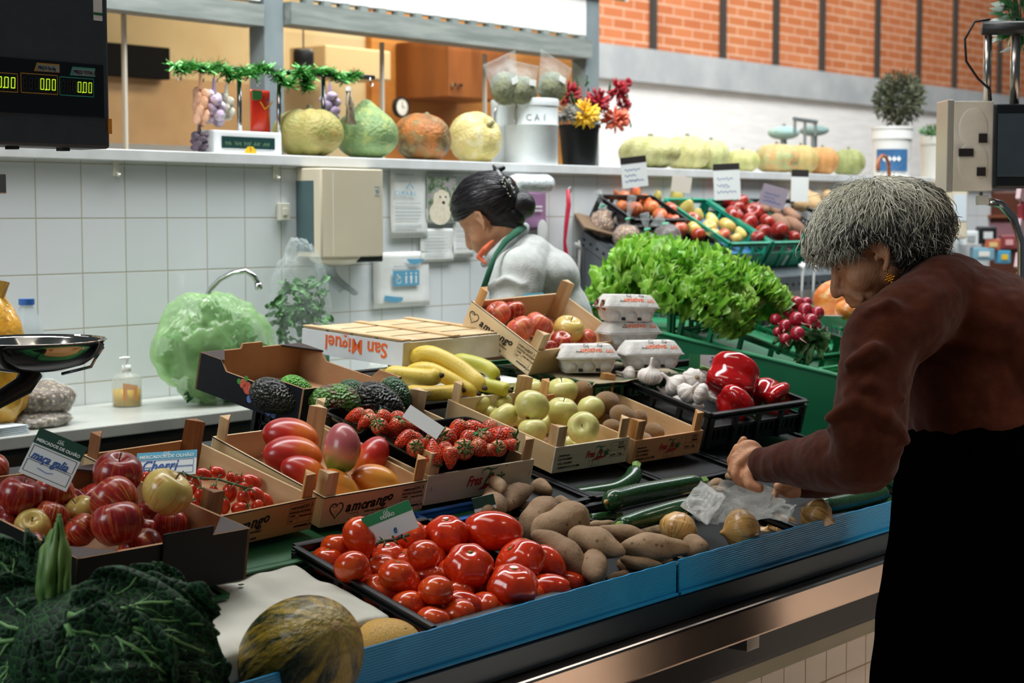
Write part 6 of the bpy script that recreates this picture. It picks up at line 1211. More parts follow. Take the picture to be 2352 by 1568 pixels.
# ------------------------------------------------------------------ on the ledge
LZ = 1.634
def onl(x, y, Y=4.15): return onY(x, y, Y)
def pump_mat(name, a, b, c=None, sc=1.4): return fruit_mat(name, a, b, c, 0, sc, rough=.55, coat=0, speck=24, speckc='e6dcb8', bump=.3, bs=9, sss=0)
def pumpkin(name, x, yb, rx, rz, mat, lb, ribs=8, amp=.05, Y=4.16, tilt=None, top=0, stem=True, group='pumpkins on the ledge', cat='pumpkin'):
    c = onl(x, yb - rz, Y); k = dep(c) / F; RX_, RZ_ = rx * k, rz * k
    def fn(p, d):
        a = atan2(d.y, d.x); rho = sqrt(d.x ** 2 + d.y ** 2); q = V((d.x, d.y, d.z)) * (1 + amp * abs(cos(ribs * a / 2)) * rho - amp / 2)
        q.z -= .22 * exp(-(rho / .25) ** 2) * (1 if d.z > 0 else -1) * (0 if top else 1); q.z += top * exp(-(rho / .35) ** 2) * (d.z > 0)
        q.x *= 1 + (.10 * -d.z if top else 0); return q
    o = MB().sph(fn=fn, nu=48, nv=24).build(name, mat, None, True); tag(o, lb, cat, group)
    o.matrix_basis = TR(c.x, Y, LZ + RZ_ * (.93 if not top else .97)) @ (tilt or Matrix()) @ SCL(RX_, min(RX_, .13), RZ_)
    if stem: MB().tube([(0, 0, .72 if not top else 1.1), (.05, 0, .9 if not top else 1.25), (.12, .05, 1.02 if not top else 1.35)], [.11, .08, .09], 7).build('stem', pm('pumpkin_stem', '8a8560', '6b6848', 30, .8), o, True)
    return o
pumpkin('pumpkin', 707, 357, 78, 61, pump_mat('olive_pumpkin', '94924a', 'a89a58', '9c8a48'), 'olive green ribbed pumpkin beside the small white display, leftmost on the ledge', 6, .16)
pumpkin('pumpkin', 842, 361, 73, 60, pump_mat('green_pumpkin', '6d8a55', '7f9a62', '9aa860'), 'green pear shaped pumpkin below the hanging dried bunch', 6, .03, top=.35, stem=False)
pumpkin('pumpkin', 970, 363, 67, 58, pump_mat('orange_brown_pumpkin', 'b06a2a', '5d4a28', '8d7a4c', 1.1), 'orange and dark brown pumpkin under the clock', 10, .05, tilt=RY(radians(12)))
pumpkin('pumpkin', 1091, 368, 62, 61, pump_mat('pale_yellow_pumpkin', 'cdbb7c', 'c4b46a', 'd3c99a'), 'pale yellow round pumpkin left of the white cans', 9, .05, tilt=RX(radians(55)))
PR_ = [(1492, 382, 70, 41, 'b3b374', 'c2bf86', 'pale green flattened pumpkin, first right of the flowers'), (1577, 380, 54, 43, 'bcb878', 'd0c88c', 'pale ribbed pumpkin second right of the flowers'), (1632, 384, 42, 39, 'c6c489', 'b5ba7c', 'light green pumpkin third right of the flowers'), (1705, 387, 39, 29, 'b0b26c', 'c4c080', 'small yellow green pumpkin before the gap on the ledge'),
       (1783, 388, 50, 37, 'a9b078', 'd0a068', 'round green pumpkin with an orange blush after the gap'), (1838, 390, 40, 37, 'b8ab6c', 'c8a868', 'yellowish pumpkin left of the orange one'), (1888, 391, 37, 35, 'd29a5c', 'c08a4c', 'orange pumpkin among the green ones far right on the ledge'), (1948, 391, 38, 34, 'a0a468', '8c9458', 'green pumpkin nearest the white bucket with the plant')]
for i, (x, yb, rx, rz, c1, c2, lb) in enumerate(PR_): pumpkin('pumpkin', x, yb + 2, rx, rz, pump_mat('ledge_pumpkin_%s' % 'abcdefgh'[i], c1, c2, None, 2.4), lb, 10, .13, Y=4.15 + .03 * (i % 2))
# white cans with lettering, herb bags
enam = pm('white_enamel', 'd6dcdc', 'c6cccc', 9, .35)
def can(x0, x1, yt, yb, lb, Y, band=True, txt=None):
    c_ = onl((x0 + x1) / 2, yb, Y); r = (x1 - x0) / 2 * dep(c_) / F; h = onl((x0 + x1) / 2, yt, Y).z - LZ; o = thing('metal_can', lb, 'can', (c_.x, Y, LZ)); a = c_ - V((r, 0, 0))
    MB().lathe([(0, 0), (r * .98, 0), (r, .004), (r, h * .58), (r * 1.02, h * .59), (r * 1.02, h * .61), (r, h * .62), (r, h * .88), (r * 1.03, h * .89), (r * 1.03, h * .98), (r, h), (r * .96, h), (r * .95, .01), (0, .01)], 36).build('can_body', enam, o, 40)
    if txt:
        g = MB(); fwd = -(V((a.x + r, Y, 0)) - V((0, 0, 0))).normalized(); a0 = atan2(fwd.y, fwd.x)
        for i, ch in enumerate(txt): ang = a0 - .1 + .30 * i; g.text(ch, .034, TR(cos(ang) * (r + .001), sin(ang) * (r + .001), h * .66) @ RZ(ang + pi / 2) @ PF, align='CENTER')
        g.build('painted_letters', pm('pencil_grey', '8d979a'), o)
    MB().tube([(-r, -.01, h * .9), (-r - .012, -.01, h * .8), (-r - .012, -.01, h * .6)], .003, 6).build('handle_wire', steel, o, True)
    return o
can(1160, 1282, 228, 374, 'large white enamel can with pencilled letters between pumpkin and flowers', 4.13, txt='CAI')
can(1128, 1172, 230, 372, 'narrow white can half hidden behind the large white can', 4.24)
dry = pm('dried_herb', '8d8f72', '6f7358', 60, .9, bump=.6, bscale=90)
for i, (x, y, rx, rz, lb) in enumerate(((1160, 190, 44, 45, 'clear bag of dried herbs leaning left on the white can'), (1200, 195, 42, 38, 'clear bag of dried herbs with a white label, front of the three'), (1268, 188, 44, 42, 'clear bag of dried herbs leaning right on the white can'))):
    c = onl(x, y, 4.10 + .03 * (i != 1)); k = dep(c) / F; o = thing('dried_herb_bag', lb, 'bag', c, 'dried herb bags on the white can')
    MB().sph((0, 0, 0), (rx * k * 1.0, .045, rz * k * .85), 26, 16, fn=lambda p, d: p * (1 + .12 * noise.noise(p * 60))).build('dried_herbs', dry, o, True, M=TR(0, 0, -.02)); tl = RY(radians((-20, 4, 18)[i]))
    MB().sheet(lambda u, v: V(((u - .5) * 2 * rx * k * (.95 + .45 * v), -.045 * sin(pi * min(1, v * 1.2)) * sin(pi * u), (v - .42) * 2.3 * rz * k)), 16, 16, .0006, M=tl).build('bag_film', fc, o, True)
    MB().box((-.02, -.052, -.005), (.018, -.050, .018)).build('white_label', whitep, o, M=tl)
# black flower pot with flowers
a = onl(1330, 375, 4.13); r = 46 * dep(a) / F; a = a - V((r, 0, 0)); h = onl(1330, 287, 4.13).z - LZ
fp = thing('flower_pot', 'black ribbed pot of artificial red, yellow and salmon flowers on the ledge', 'pot', (a.x + r, 4.13, LZ))
MB().lathe([(0, 0), (r * .8, 0), (r * 1.0, h), (r * 1.06, h), (r * 1.06, h - .012), (r * .95, h - .004), (r * .75, .01), (0, .01)], 40, fn=lambda p, q: V((p.x * (1 + .02 * cos(20 * q)), p.y * (1 + .02 * cos(20 * q)), p.z))).build('pot_body', blackpl, fp, 40); fo = V(fp.location)
def bloom(x, y, r, m, Y, n=70, sh=.35):
    c = onl(x, y, Y) - fo; k = dep(c + fo) / F; g = MB(); rr = random.Random(int(x)); R_ = r * k * 1.3
    for i in range(n):
        q = V((rr.gauss(0, 1), rr.gauss(0, 1) - .6, rr.gauss(0, 1))).normalized(); t1 = q.orthogonal().normalized(); g.tube([q * R_ * .2, q * R_ * .7 + t1 * R_ * .1, q * R_ * 1.0 + t1 * R_ * .05], [R_ * .05, R_ * .2, R_ * .06], 5, flat=sh)
    return g.build('flower_head', m, fp, True, M=TR(c))
fr_ = pm('petal_red', 'b01226', '8c0f20', 50, .5); fy = pm('petal_yellow', 'e8b41c', 'f0c83c', 40, .5); fs = pm('petal_salmon', 'ea6a50', 'f08a68', 40, .5)
for x, y, r, m, Y in ((1305, 215, 26, fr_, 4.2), (1372, 232, 25, fr_, 4.08), (1418, 206, 22, fr_, 4.10), (1432, 240, 15, fr_, 4.12), (1300, 262, 20, pm('petal_grey', '8d8a80', rough=.8), 4.08), (1343, 262, 29, fy, 4.05), (1412, 272, 27, fs, 4.06), (1440, 190, 10, fr_, 4.12)): bloom(x, y, r, m, Y)
g = MB()
for x0, y0, x1, y1 in ((1330, 290, 1372, 240), (1330, 290, 1415, 215), (1330, 290, 1412, 272), (1330, 290, 1343, 262), (1330, 290, 1308, 222), (1345, 290, 1432, 243), (1330, 290, 1302, 265)):
    p, q = onl(x0, y0, 4.12) - fo, onl(x1, y1, 4.12) - fo; g.tube([p, (p + q) / 2 + V((0, 0, -.01)), q], .003, 6)
for i, (x, y, dx, dz_) in enumerate(((1325, 210, .1, 1), (1345, 200, .4, 1), (1390, 260, .8, .1), (1430, 225, 1, .2), (1395, 215, .5, .9), (1380, 245, .6, -.5), (1440, 270, .7, -.7), (1320, 240, -.3, .8), (1352, 230, .1, 1))): leaf(g, onl(x, y, 4.12) - fo, V((dx, -.1, dz_)), V((.2, -1, .2)), .05, .012, .5, .001, 3, i, 6, 8, .2)
g.build('stems_and_leaves', pm('flower_leaf', '3b6b3a', '2a5030', 20, .5), fp, True)
# white display of a scale on the ledge, yellow card
a, b = onl(493, 350, 4.10), onl(648, 305, 4.10); o = thing('scale_display', 'small white desk scale display with a dark green screen on the ledge', 'display', (a.x, 4.10, LZ)); w_, h_ = b.x - a.x, b.z - LZ
MB().box((0, 0, 0), (w_, .08, h_)).build('display_case', pm('white_case', 'e3e6e6', rough=.35), o, bevel=.006); sc_ = MB().box((w_ * .10, -.003, h_ * .25), (w_ * .88, .001, h_ * .75)).build('screen', pm('dark_green_screen', '1f3a38', rough=.2), o, bevel=.001)
g = MB(); [curve(g, [(w_ * (.14 + .14 * j + .012 * i), h_ * (.46 + .10 * sin(i * 2.3 + j))) for i in range(9)], .0011, y=-.0035) for j in range(5)]; g.build('screen_text', pm('screen_text_green', '6f8c62'), sc_)
o = thing('price_tag', 'small round topped yellow card in front of the white display', 'card', onl(561, 352, 4.05)); MB().prism([(0, 0), (.05, 0), (.045, .014), (.034, .022), (.018, .022), (.006, .014)], 0, .002, M=PF).build('card_sheet', pm('yellow_card', 'e3b81c'), o); MB().box((.024, -.003, .004), (.026, -.002, .02)).build('card_fold', pm('dull_mark', '8a6a20'), o)
# garland bar: scale stand with hooks
Yg = 4.16; a, b = onl(395, 150, Yg), onl(858, 178, Yg); gbar = thing('hook_rail', 'black hook rail on two steel posts hung with green tinsel garland', 'rail', (a.x, Yg, LZ)); go = V(gbar.location)
MB().tube([a - go, b - go], .0085, 10).build('rail_tube', blackpl, gbar, True)
for x, y in ((549, 165), (640, 172), (742, 175)): p = onl(x, y, Yg) - go; MB().tube([p, V((p.x, p.y, 0))], .008, 10).build('post_tube', chrome, gbar, True); MB().lathe([(0, 0), (.022, 0), (.02, .008), (0, .01)], 14, M=TR(p.x, p.y, 0)).build('post_foot', chrome, gbar)
for x, y in ((408, 160), (460, 165), (492, 165), (520, 170), (850, 178), (590, 175)): p = onl(x, y, Yg - .012) - go; MB().tube([p, p + V((0, 0, -.02)), p + V((.004, 0, -.032)), p + V((.012, 0, -.030)), p + V((.013, 0, -.02))], .002, 6).build('wire_hook', chrome, gbar, True)
g = MB(); rr = random.Random(5); tin = pm('green_tinsel', '1c6a24', '4fa03a', 200, .25, .3)
path = [(400, 150), (420, 165), (435, 148), (460, 155), (480, 160), (500, 150), (520, 165), (540, 178), (560, 160), (580, 172), (600, 150), (625, 165), (650, 185), (665, 200), (690, 155), (700, 180), (705, 205), (715, 165), (745, 160), (765, 170), (790, 185), (805, 175), (820, 168)]
for (x0, y0), (x1, y1) in zip(path, path[1:]):
    for k in range(150):
        u = rr.random(); p = onl(x0 + (x1 - x0) * u, y0 + (y1 - y0) * u, Yg - .02) - go; q = V((rr.gauss(0, 1), rr.gauss(0, 1), rr.gauss(0, 1))).normalized() * rr.uniform(.018, .038); s_ = q.orthogonal().normalized() * .0026; g.add([p - s_, p + s_, p + q + s_ * .6, p + q - s_ * .6], [(0, 1, 2, 3)])
o = g.build('tinsel_garland', tin, None); o.location = go; tag(o, 'bushy green tinsel garland wound along the black rail', 'garland', kind='stuff')
def netbag(x, y, rx, rz, lb, c1, c2, n=12, Y=Yg - .03, bulbs=True):
    c = onl(x, y, Y); k = dep(c) / F; o = thing('garlic_net', lb, 'net bag', c); g = MB(); rr = random.Random(int(x)); v_ = []
    for i in range(n): a = i * 2.4; z = (i / (n - 1) - .5) * 1.5; g.sph((cos(a) * rx * k * .5, sin(a) * .02, z * rz * k * .85), (rx * k * .52, .022, rz * k * .30), 14, 8)
    g.build('bulbs_in_net', pm('net_' + c1, c1, c2, 40, .6, bump=.4, bscale=90), o, True)
    MB().tube([(0, 0, rz * k * .8), (0, 0, rz * k * 1.5)], [.008, .004], 6).build('net_tie', pm('net_tie_' + c1, c1, rough=.6), o); return o
netbag(492, 248, 24, 46, 'purple and white net of garlic hanging from the left of the rail', 'a88fb0', 'd9cfd8', 10)
netbag(758, 245, 24, 36, 'second purple garlic net hanging behind the olive green pumpkin', '9a82a8', 'c8b8cc', 8, Y=4.24)
netbag(461, 245, 9, 50, 'narrow string of dried peach coloured peel hanging on the rail', 'c08a68', 'd9a888', 12)
netbag(520, 245, 7, 34, 'thin strand of whitish seeds beside the purple garlic net', 'b9b8a4', 'd6d4c0', 10)
netbag(458, 325, 12, 26, 'dark purple braid resting on the ledge under the peach string', '3a3038', '5a4a58', 12)
c = onl(598, 255, 4.19); k = dep(c) / F; o = thing('snack_bag', 'bright red and green snack packet hanging behind the rail', 'packet', c)
MB().sheet(lambda u, v: V(((u - .5) * 60 * k, -.02 * sin(pi * u) * sin(pi * v), (v - .5) * 96 * k)), 12, 14, .001).build('packet_film', pm('packet_red', 'd6281c', 'e03a20', 8, .25, coat=.3), o, True); MB().box((-30 * k, -.012, 24 * k), (-2 * k, -.008, 46 * k)).build('green_corner', pm('packet_green', '3f8a4a'), o); curve(g := MB(), [(-14 * k, 20 * k), (0, 4 * k), (16 * k, 14 * k), (24 * k, 22 * k)], 2 * k, y=-.022); g.build('yellow_swirl', pm('packet_yellow', 'f0b030'), o)
c = onl(800, 240, 4.10); o = thing('dried_bunch', 'tied bunch of dry stalks hanging above the green pumpkin', 'bunch', c); g = MB(); rr = random.Random(2)
for i in range(16): g.tube([(rr.uniform(-.006, .006), rr.uniform(-.01, .01), .05), (rr.uniform(-.015, .02), rr.uniform(-.01, .01), 0), (rr.uniform(-.035, .04), rr.uniform(-.02, .02), -.065)], [.002, .003, .0035], 5)
g.build('dry_stalks', pm('dry_stalk', 'a89a84', '8a7c68', 40, .8), o, True); MB().tube([(0, 0, .045), (0, 0, .06)], .009, 8).build('string_tie', whitep, o)
# bucket with dry plant, white pot, umbrella crook
a = onl(2048, 392, 4.16); r = 46 * dep(a) / F; a = a - V((r, 0, 0)); h = onl(2048, 291, 4.16).z - LZ
o = thing('plastic_bucket', 'white plastic paint bucket with a blue label holding a dry bushy plant', 'bucket', (a.x + r, 4.16, LZ)); bo_ = V(o.location)
MB().lathe([(0, 0), (r * .86, 0), (r * .96, h * .75), (r * 1.04, h * .76), (r * 1.0, h), (r * 1.05, h), (r * 1.05, h * .95), (r * .95, h * .97), (r * .85, .02), (0, .02)], 36).build('bucket_body', pm('white_bucket', 'e4e4e0', rough=.4), o, 40)
f0 = atan2(-bo_.y, -bo_.x); g = MB(); n = 16
vs = [V((cos(f0 - .9 + 1.8 * i / n) * r * .955, sin(f0 - .9 + 1.8 * i / n) * r * .955, z)) for z in (h * .12, h * .55) for i in range(n + 1)]; g.add(vs, [(i, i + 1, n + 2 + i, n + 1 + i) for i in range(n)]); g.build('blue_label', pm('bucket_label_blue', '3f6f9c', '2d5a88', 9, .4), o)
g = MB()
for q in (-.35, -.12, .12, .35): M_ = TR(cos(f0 + q) * r * .98, sin(f0 + q) * r * .98, h * .36) @ RZ(f0 + q + pi / 2); g.prism([(0, -.015), (.012, 0), (0, .015), (-.012, 0)], 0, .001, M=M_ @ PF)
g.build('white_diamonds', whitep, o)
def bush(par, c, R_, n, seed, m, nm='dry_foliage', L=.03, W=.006):
    g = MB(); rr = random.Random(seed)
    for i in range(n):
        q = V((rr.gauss(0, 1), rr.gauss(0, 1), rr.gauss(0, 1) + .2)).normalized(); p = V(c) + V((q.x * R_[0], q.y * R_[1], q.z * R_[2])) * rr.random() ** .4; d = (q + V((rr.uniform(-1, 1), rr.uniform(-1, 1), rr.uniform(-1, 1))) * .8).normalized(); s = d.orthogonal().normalized() * W; g.add([p, p + d * L * .5 + s, p + d * L, p + d * L * .5 - s], [(0, 1, 2, 3)])
    for i in range(20): q = V((rr.gauss(0, 1), rr.gauss(0, 1), abs(rr.gauss(0, 1)))).normalized(); g.tube([V((c[0], c[1], c[2] - R_[2])), V(c) + V((q.x * R_[0], q.y * R_[1], q.z * R_[2])) * .9], [.004, .001], 4)
    return g.build(nm, m, par, False)
pc = onl(2065, 228, 4.16) - bo_; kk = dep(pc + bo_) / F; bush(o, pc, (60 * kk, .12, 62 * kk), 1500, 3, pm('dry_plant', '3c4630', '5a5c40', 30, .8), L=.035, W=.008)
a = onl(2142, 392, 4.2); r = 30 * dep(a) / F; a = a - V((r, 0, 0)); h = onl(2140, 313, 4.2).z - LZ; o = thing('plant_pot', 'smaller cream white pot right of the white bucket', 'pot', (a.x + r, 4.2, LZ))
MB().lathe([(0, 0), (r * .85, 0), (r * .95, h * .8), (r * 1.05, h * .82), (r * 1.02, h), (r * .95, h), (r * .8, .02), (0, .02)], 30).build('pot_body', pm('cream_pot', 'dad8ce', rough=.4), o, 40); bush(o, (0, 0, h + .02), (.07, .06, .035), 260, 8, pm('herb_green', '3f7438'), 'small_herb')
c = onl(2030, 385, 3.99); k = dep(c) / F; o = thing('walking_stick', 'orange brown wooden crook of a walking stick hooked over the ledge', 'stick', c)
MB().tube([(-28 * k, -.0, -.02), (-30 * k, 0, 0), (-26 * k, 0, 18 * k), (-10 * k, 0, 27 * k), (8 * k, 0, 25 * k), (22 * k, 0, 12 * k), (26 * k, 0, -12 * k), (27 * k, 0, -.5), (27 * k, 0, -1.2)], .0095, 10).build('crook', pm('varnished_wood', 'b0612a', '8f4a1e', 20, .25, coat=.4), o, True); MB().tube([(27 * k, 0, -1.2), (27 * k, 0, -1.23)], .012, 10).build('rubber_tip', blackpl, o)
# hanging scale frame behind the far pumpkins
Yf = 4.9; k = dep(onY(1850, 290, Yf)) / F; o = thing('hanging_scale', 'grey steel scale frame standing behind the pumpkins after the gap', 'frame', onY(1850, 290, Yf)); gm = pm('galvanised', '8b9494', rough=.4, metal=.6)
MB().tube([(-52 * k, 0, 15 * k), (50 * k, 0, 12 * k)], .012, 8).build('top_bar', gm, o)
for x in (-48, -2, 46): MB().tube([(x * k, 0, 14 * k), (x * k, 0, -20 * k if x != -2 else -1.93)], .009, 8).build('frame_leg', gm, o)
# blue grey shapes far behind
for x, y, rx, rz, c_, lb in ((1800, 305, 34, 10, '9fc4bc', 'pale teal basket edge far behind the ledge pumpkins'), (1870, 300, 20, 8, '7f9c98', 'dull green bundle far behind the far pumpkins')): p = onY(x, y, 5.3); k = dep(p) / F; oo = thing('far_basket', lb, 'basket', p); MB().sph((0, 0, 0), (rx * k, .1, rz * k * 1.6), 20, 10).build('basket_body', pm('far_' + c_, c_), oo, True); MB().tube([(-rx * k, 0, 0), (0, 0, rz * k * 2), (rx * k, 0, 0)], .006, 6).build('basket_handle', gm, oo, True); MB().tube([(0, 0, 0), (0, 0, -p.z)], .02, 6).build('basket_stand', gm, oo)
# ------------------------------------------------------------------ slanted rack of crates against the wall
slot = pm('grey_slotted_steel', '6b7377', '5c6468', 9, .45, .4); th_ = atan2(.2, .36)
XR, XE = 5.27, 8.1; rk = thing('shelf_rack', 'grey slotted steel rack sloping to the front, under the fruit crates by the wall', 'rack', (XR, 3.64, 0)); ro_ = V(rk.location)
def RB_(nm, lo, hi, m=slot, M=None, bv=.001): return MB().box(lo, hi).build(nm, m, rk, M=M, bevel=bv)
MS_ = TR(0, 0, 1.183) @ RX(th_); SL = sqrt(.36 ** 2 + .2 ** 2)
RB_('side_beam', (0, 0, -.055), (.004, SL, 0), M=MS_); RB_('side_beam', (0, 0, -.004), (.035, SL, 0), M=MS_); g = MB()
for i in range(11): g.sph((-.0006, .03 + i * .036, -.030), (.0012, .008, .006), 10, 6)
g.build('bolt_holes', blackpl, rk, M=MS_)
RB_('front_beam', (0, -.004, 1.125), (XE - XR, 0, 1.185)); g = MB()
for i in range(56): g.sph((.03 + i * .05, -.0045, 1.152), (.012, .001, .006), 10, 6)
g.build('beam_slots', blackpl, rk)
RB_('shelf_plate', (.004, 0, -.004), (XE - XR, SL, 0), M=MS_)
MB().add([(0.002, .01, .55), (.002, .39, .55), (.002, .385, 1.33), (.002, .01, 1.125), (.006, .01, .55), (.006, .39, .55), (.006, .385, 1.33), (.006, .01, 1.125)], [(0, 3, 2, 1), (4, 5, 6, 7), (0, 1, 5, 4), (1, 2, 6, 5), (2, 3, 7, 6), (3, 0, 4, 7)]).build('side_panel', pm('dull_grey_panel', '555c61', rough=.6), rk)
for x in (0, 1.35, XE - XR - .04):
    for y, z in ((0, 1.125), (.355, 1.33)): RB_('rack_leg', (x, y, 0), (x + .035, y + .035, z))
MC_ = lambda x, y0, off=0: TR(x, 3.64, 1.186 + off) @ RX(th_) @ TR(0, y0, 0)
gp = dict(bars=.018, cut=True)
Ma = MC_(5.34, .265, .0); plastic_crate(Ma, .36, .185, .13, blackpl, 'black plastic crate of orange peaches high at the left of the rack', floor_z=.05, liner=blackpl, **gp)
Mb = MC_(5.36, .075); plastic_crate(Mb, .40, .18, .10, blackpl, 'black plastic crate of pears and mixed apples in the middle of the rack', floor_z=.05, liner=blackpl, **gp)
Mc = MC_(5.79, .085); plastic_crate(Mc, .30, .36, .12, tealpl, 'teal green crate of red apples with a white number on its front', floor_z=.05, liner=pm('blue_tray_liner', '3f74a8'), **gp)
Md = MC_(6.12, .085); plastic_crate(Md, .31, .36, .12, tealpl, 'teal green crate with a white stroke, right of the other teal crate', floor_z=.05, liner=blackpl, **gp)
Me = MC_(6.46, .13); plastic_crate(Me, .40, .32, .12, blackpl, 'black plastic crate of pale potatoes behind the grey haired woman', floor_z=.05, liner=blackpl, **gp)
for M_, ch, sz in ((Mc, '7', .075), (Md, '1', .06)):
    par = [o for o in bpy.data.objects if o.get('category') == 'crate' and (o.matrix_basis.translation - M_.translation).length < 1e-4][0]
    fs = [c for c in par.children if c.name.startswith('crate_side')][0]; g = MB(); g.text(ch, sz, P2(.13, .012, -.0112), shear=.25, bold=.003); g.build('painted_mark', whitep, fs)
    MB().box((.02, -.0012, .0), (.28, -.0004, .068)).build('solid_front', tealpl, fs)
pearm = fruit_mat('pear_skin', 'd8c873', 'cfc062', 'c9ac58', 0, 1.5, rough=.4, speck=20, speckc='a8935a')
PEAR = mk('pear', MB().sph(fn=lambda p, d: V((d.x * (.80 - .26 * d.z - .04 * sin(3 * d.z)), d.y * (.80 - .26 * d.z), d.z * 1.05)), nu=24, nv=16), pearm, '', 'pear'); MB().tube([(0, 0, 1.02), (.05, 0, 1.25), (.1, 0, 1.35)], [.05, .03, .04], 6).build('stem', stemm, PEAR, True)
PEA = mk('peach', MB().sph(fn=lambda p, d: V((d.x, d.y, d.z * .95)) * (1 - .05 * exp(-(d.x / .12) ** 2) * (d.y < 0)), nu=22, nv=14), fruit_mat('peach_skin', 'dc7c44', 'cf5c3c', 'e09a50', 0, 1.3, rough=.5, sss=.06), '', 'peach')
def rackset(M, items, desc, where, cat, proto, grp, h, rows=3):
    L = rowlabels(items, desc, where, rows)
    for q, lb in zip(items, L):
        p = inM(M, q[0], q[1], h); s = q[2] * dep(p) / F * 1.1; pr = q[3] if len(q) > 3 else proto
        inst(pr, TR(p) @ (fdir(R.uniform(-.5, .5), .8, R.uniform(0, .6)) if pr is PEAR else rotrand(R, .8)) @ SCL(s), lb, cat, grp)
rackset(Ma, [(1451, 443, 20), (1434, 453, 14), (1408, 443, 11), (1480, 462, 16), (1496, 477, 17), (1516, 496, 17), (1460, 480, 16), (1430, 475, 14)], 'orange peach', 'in the black crate at the rack end', 'peach', PEA, 'peaches on the rack', .10)
rackset(Mb, [(1553, 452, 20), (1579, 477, 19), (1603, 493, 15), (1510, 450, 12), (1634, 506, 17), (1700, 536, 15)], 'yellow pear', 'on the rack among the apples', 'pear', PEAR, 'pears on the rack', .10, 2)
rackset(Mb, [(1541, 484, 19, A_PINK), (1549, 507, 20, A_PINK), (1589, 506, 18, A_RED2), (1558, 527, 20, A_PINK), (1594, 528, 18, A_YR), (1629, 522, 17, A_YR), (1669, 521, 20, A_YR), (1635, 542, 19, A_YR), (1661, 541, 16, A_PINK), (1604, 540, 16, A_RED2), (1690, 550, 14, A_YR)], 'mottled apple', 'in the black crate of pears', 'apple', A_PINK, 'mixed apples on the rack', .09)
rackset(Mc, [(1673, 446, 20), (1663, 460, 20), (1702, 465, 18), (1692, 478, 18), (1684, 496, 22), (1731, 489, 22), (1718, 514, 23), (1763, 511, 19), (1752, 536, 20), (1791, 531, 20), (1825, 545, 15), (1740, 545, 15)], 'red apple', 'in the teal crates on the rack', 'apple', A_RED, 'red apples on the rack', .11, 4)
for i, (a, b, r) in enumerate((((1738, 468), (1760, 486), 14), ((1768, 472), (1790, 490), 15), ((1805, 478), (1835, 505), 16), ((1772, 498), (1812, 528), 18), ((1800, 500), (1848, 535), 15))):
    p0, p1 = inM(Md, *a, .13), inM(Md, *b, .12); d_ = dep(p0); p1 = at(b[0], b[1], d_ - .08); spud(p0, p1, r * d_ / F, 60 + i, 'brown sweet potato on the rack near the grey hair, ' + ('leftmost', 'second from the left', 'upper right one', 'long one in front', 'lower right one')[i], group='sweet potatoes on the rack', mat=pm('sweet_potato_rose', '9a7258', '86604a', 26, .7))
for i, (x, y, r) in enumerate(((1826, 449, 17), (1850, 447, 15), (1863, 458, 19), (1872, 472, 19), (1898, 452, 16), (1840, 470, 17), (1890, 480, 16))):
    p = inM(Me, x, y, .11); s = r * dep(p) / F; o = mk('potato', MB().sph(fn=lambda q, d: V((d.x * 1.25, d.y, d.z * .95)) * (1 + .12 * noise.noise(d * 2 + V((i, 0, 0)))), nu=20, nv=12), pm('pale_potato', 'c9a878', 'b8956a', 12, .7), 'pale potato on the rack above the grey hair, ' + ORD[min(i, 9)], 'potato'); o['group'] = 'pale potatoes on the rack'; o.matrix_basis = TR(p) @ rotrand(R, .4) @ SCL(s)
# cards on the rack
gp2 = pm('grey_card', 'b9bcbd', rough=.6)
card_obj((1424, 363), (1483, 356), (1412, 436), 6.62, 'white price card with black header at the left end of the rack', blackpr, .22, written='~', wsz=.30, wy=.4, logo=False, dright=.05, lines=False)
card_obj((1637, 377), (1698, 374), (1600, 462), 6.72, 'tilted white price card with black header before the red apples', blackpr, .18, written='~', wsz=.30, wy=.5, logo=False, lines=False)
card_obj((1818, 389), (1858, 390), (1800, 462), 7.20, 'white price card with black header above the pale potatoes', blackpr, .22, written='', logo=False, lines=False)
card_obj((1755, 420), (1812, 436), (1700, 455), 7.0, 'mauve grey price card lying between the apples and the potatoes', None, body=pm('mauve_card', '8f8490', rough=.6), written='~', wsz=.28, lines=False)
card_obj((1545, 402), (1590, 408), (1520, 436), 6.95, 'pale card leaning behind the pears on the rack', None, body=pm('dull_card', 'c2bdb0', rough=.6), lines=False)
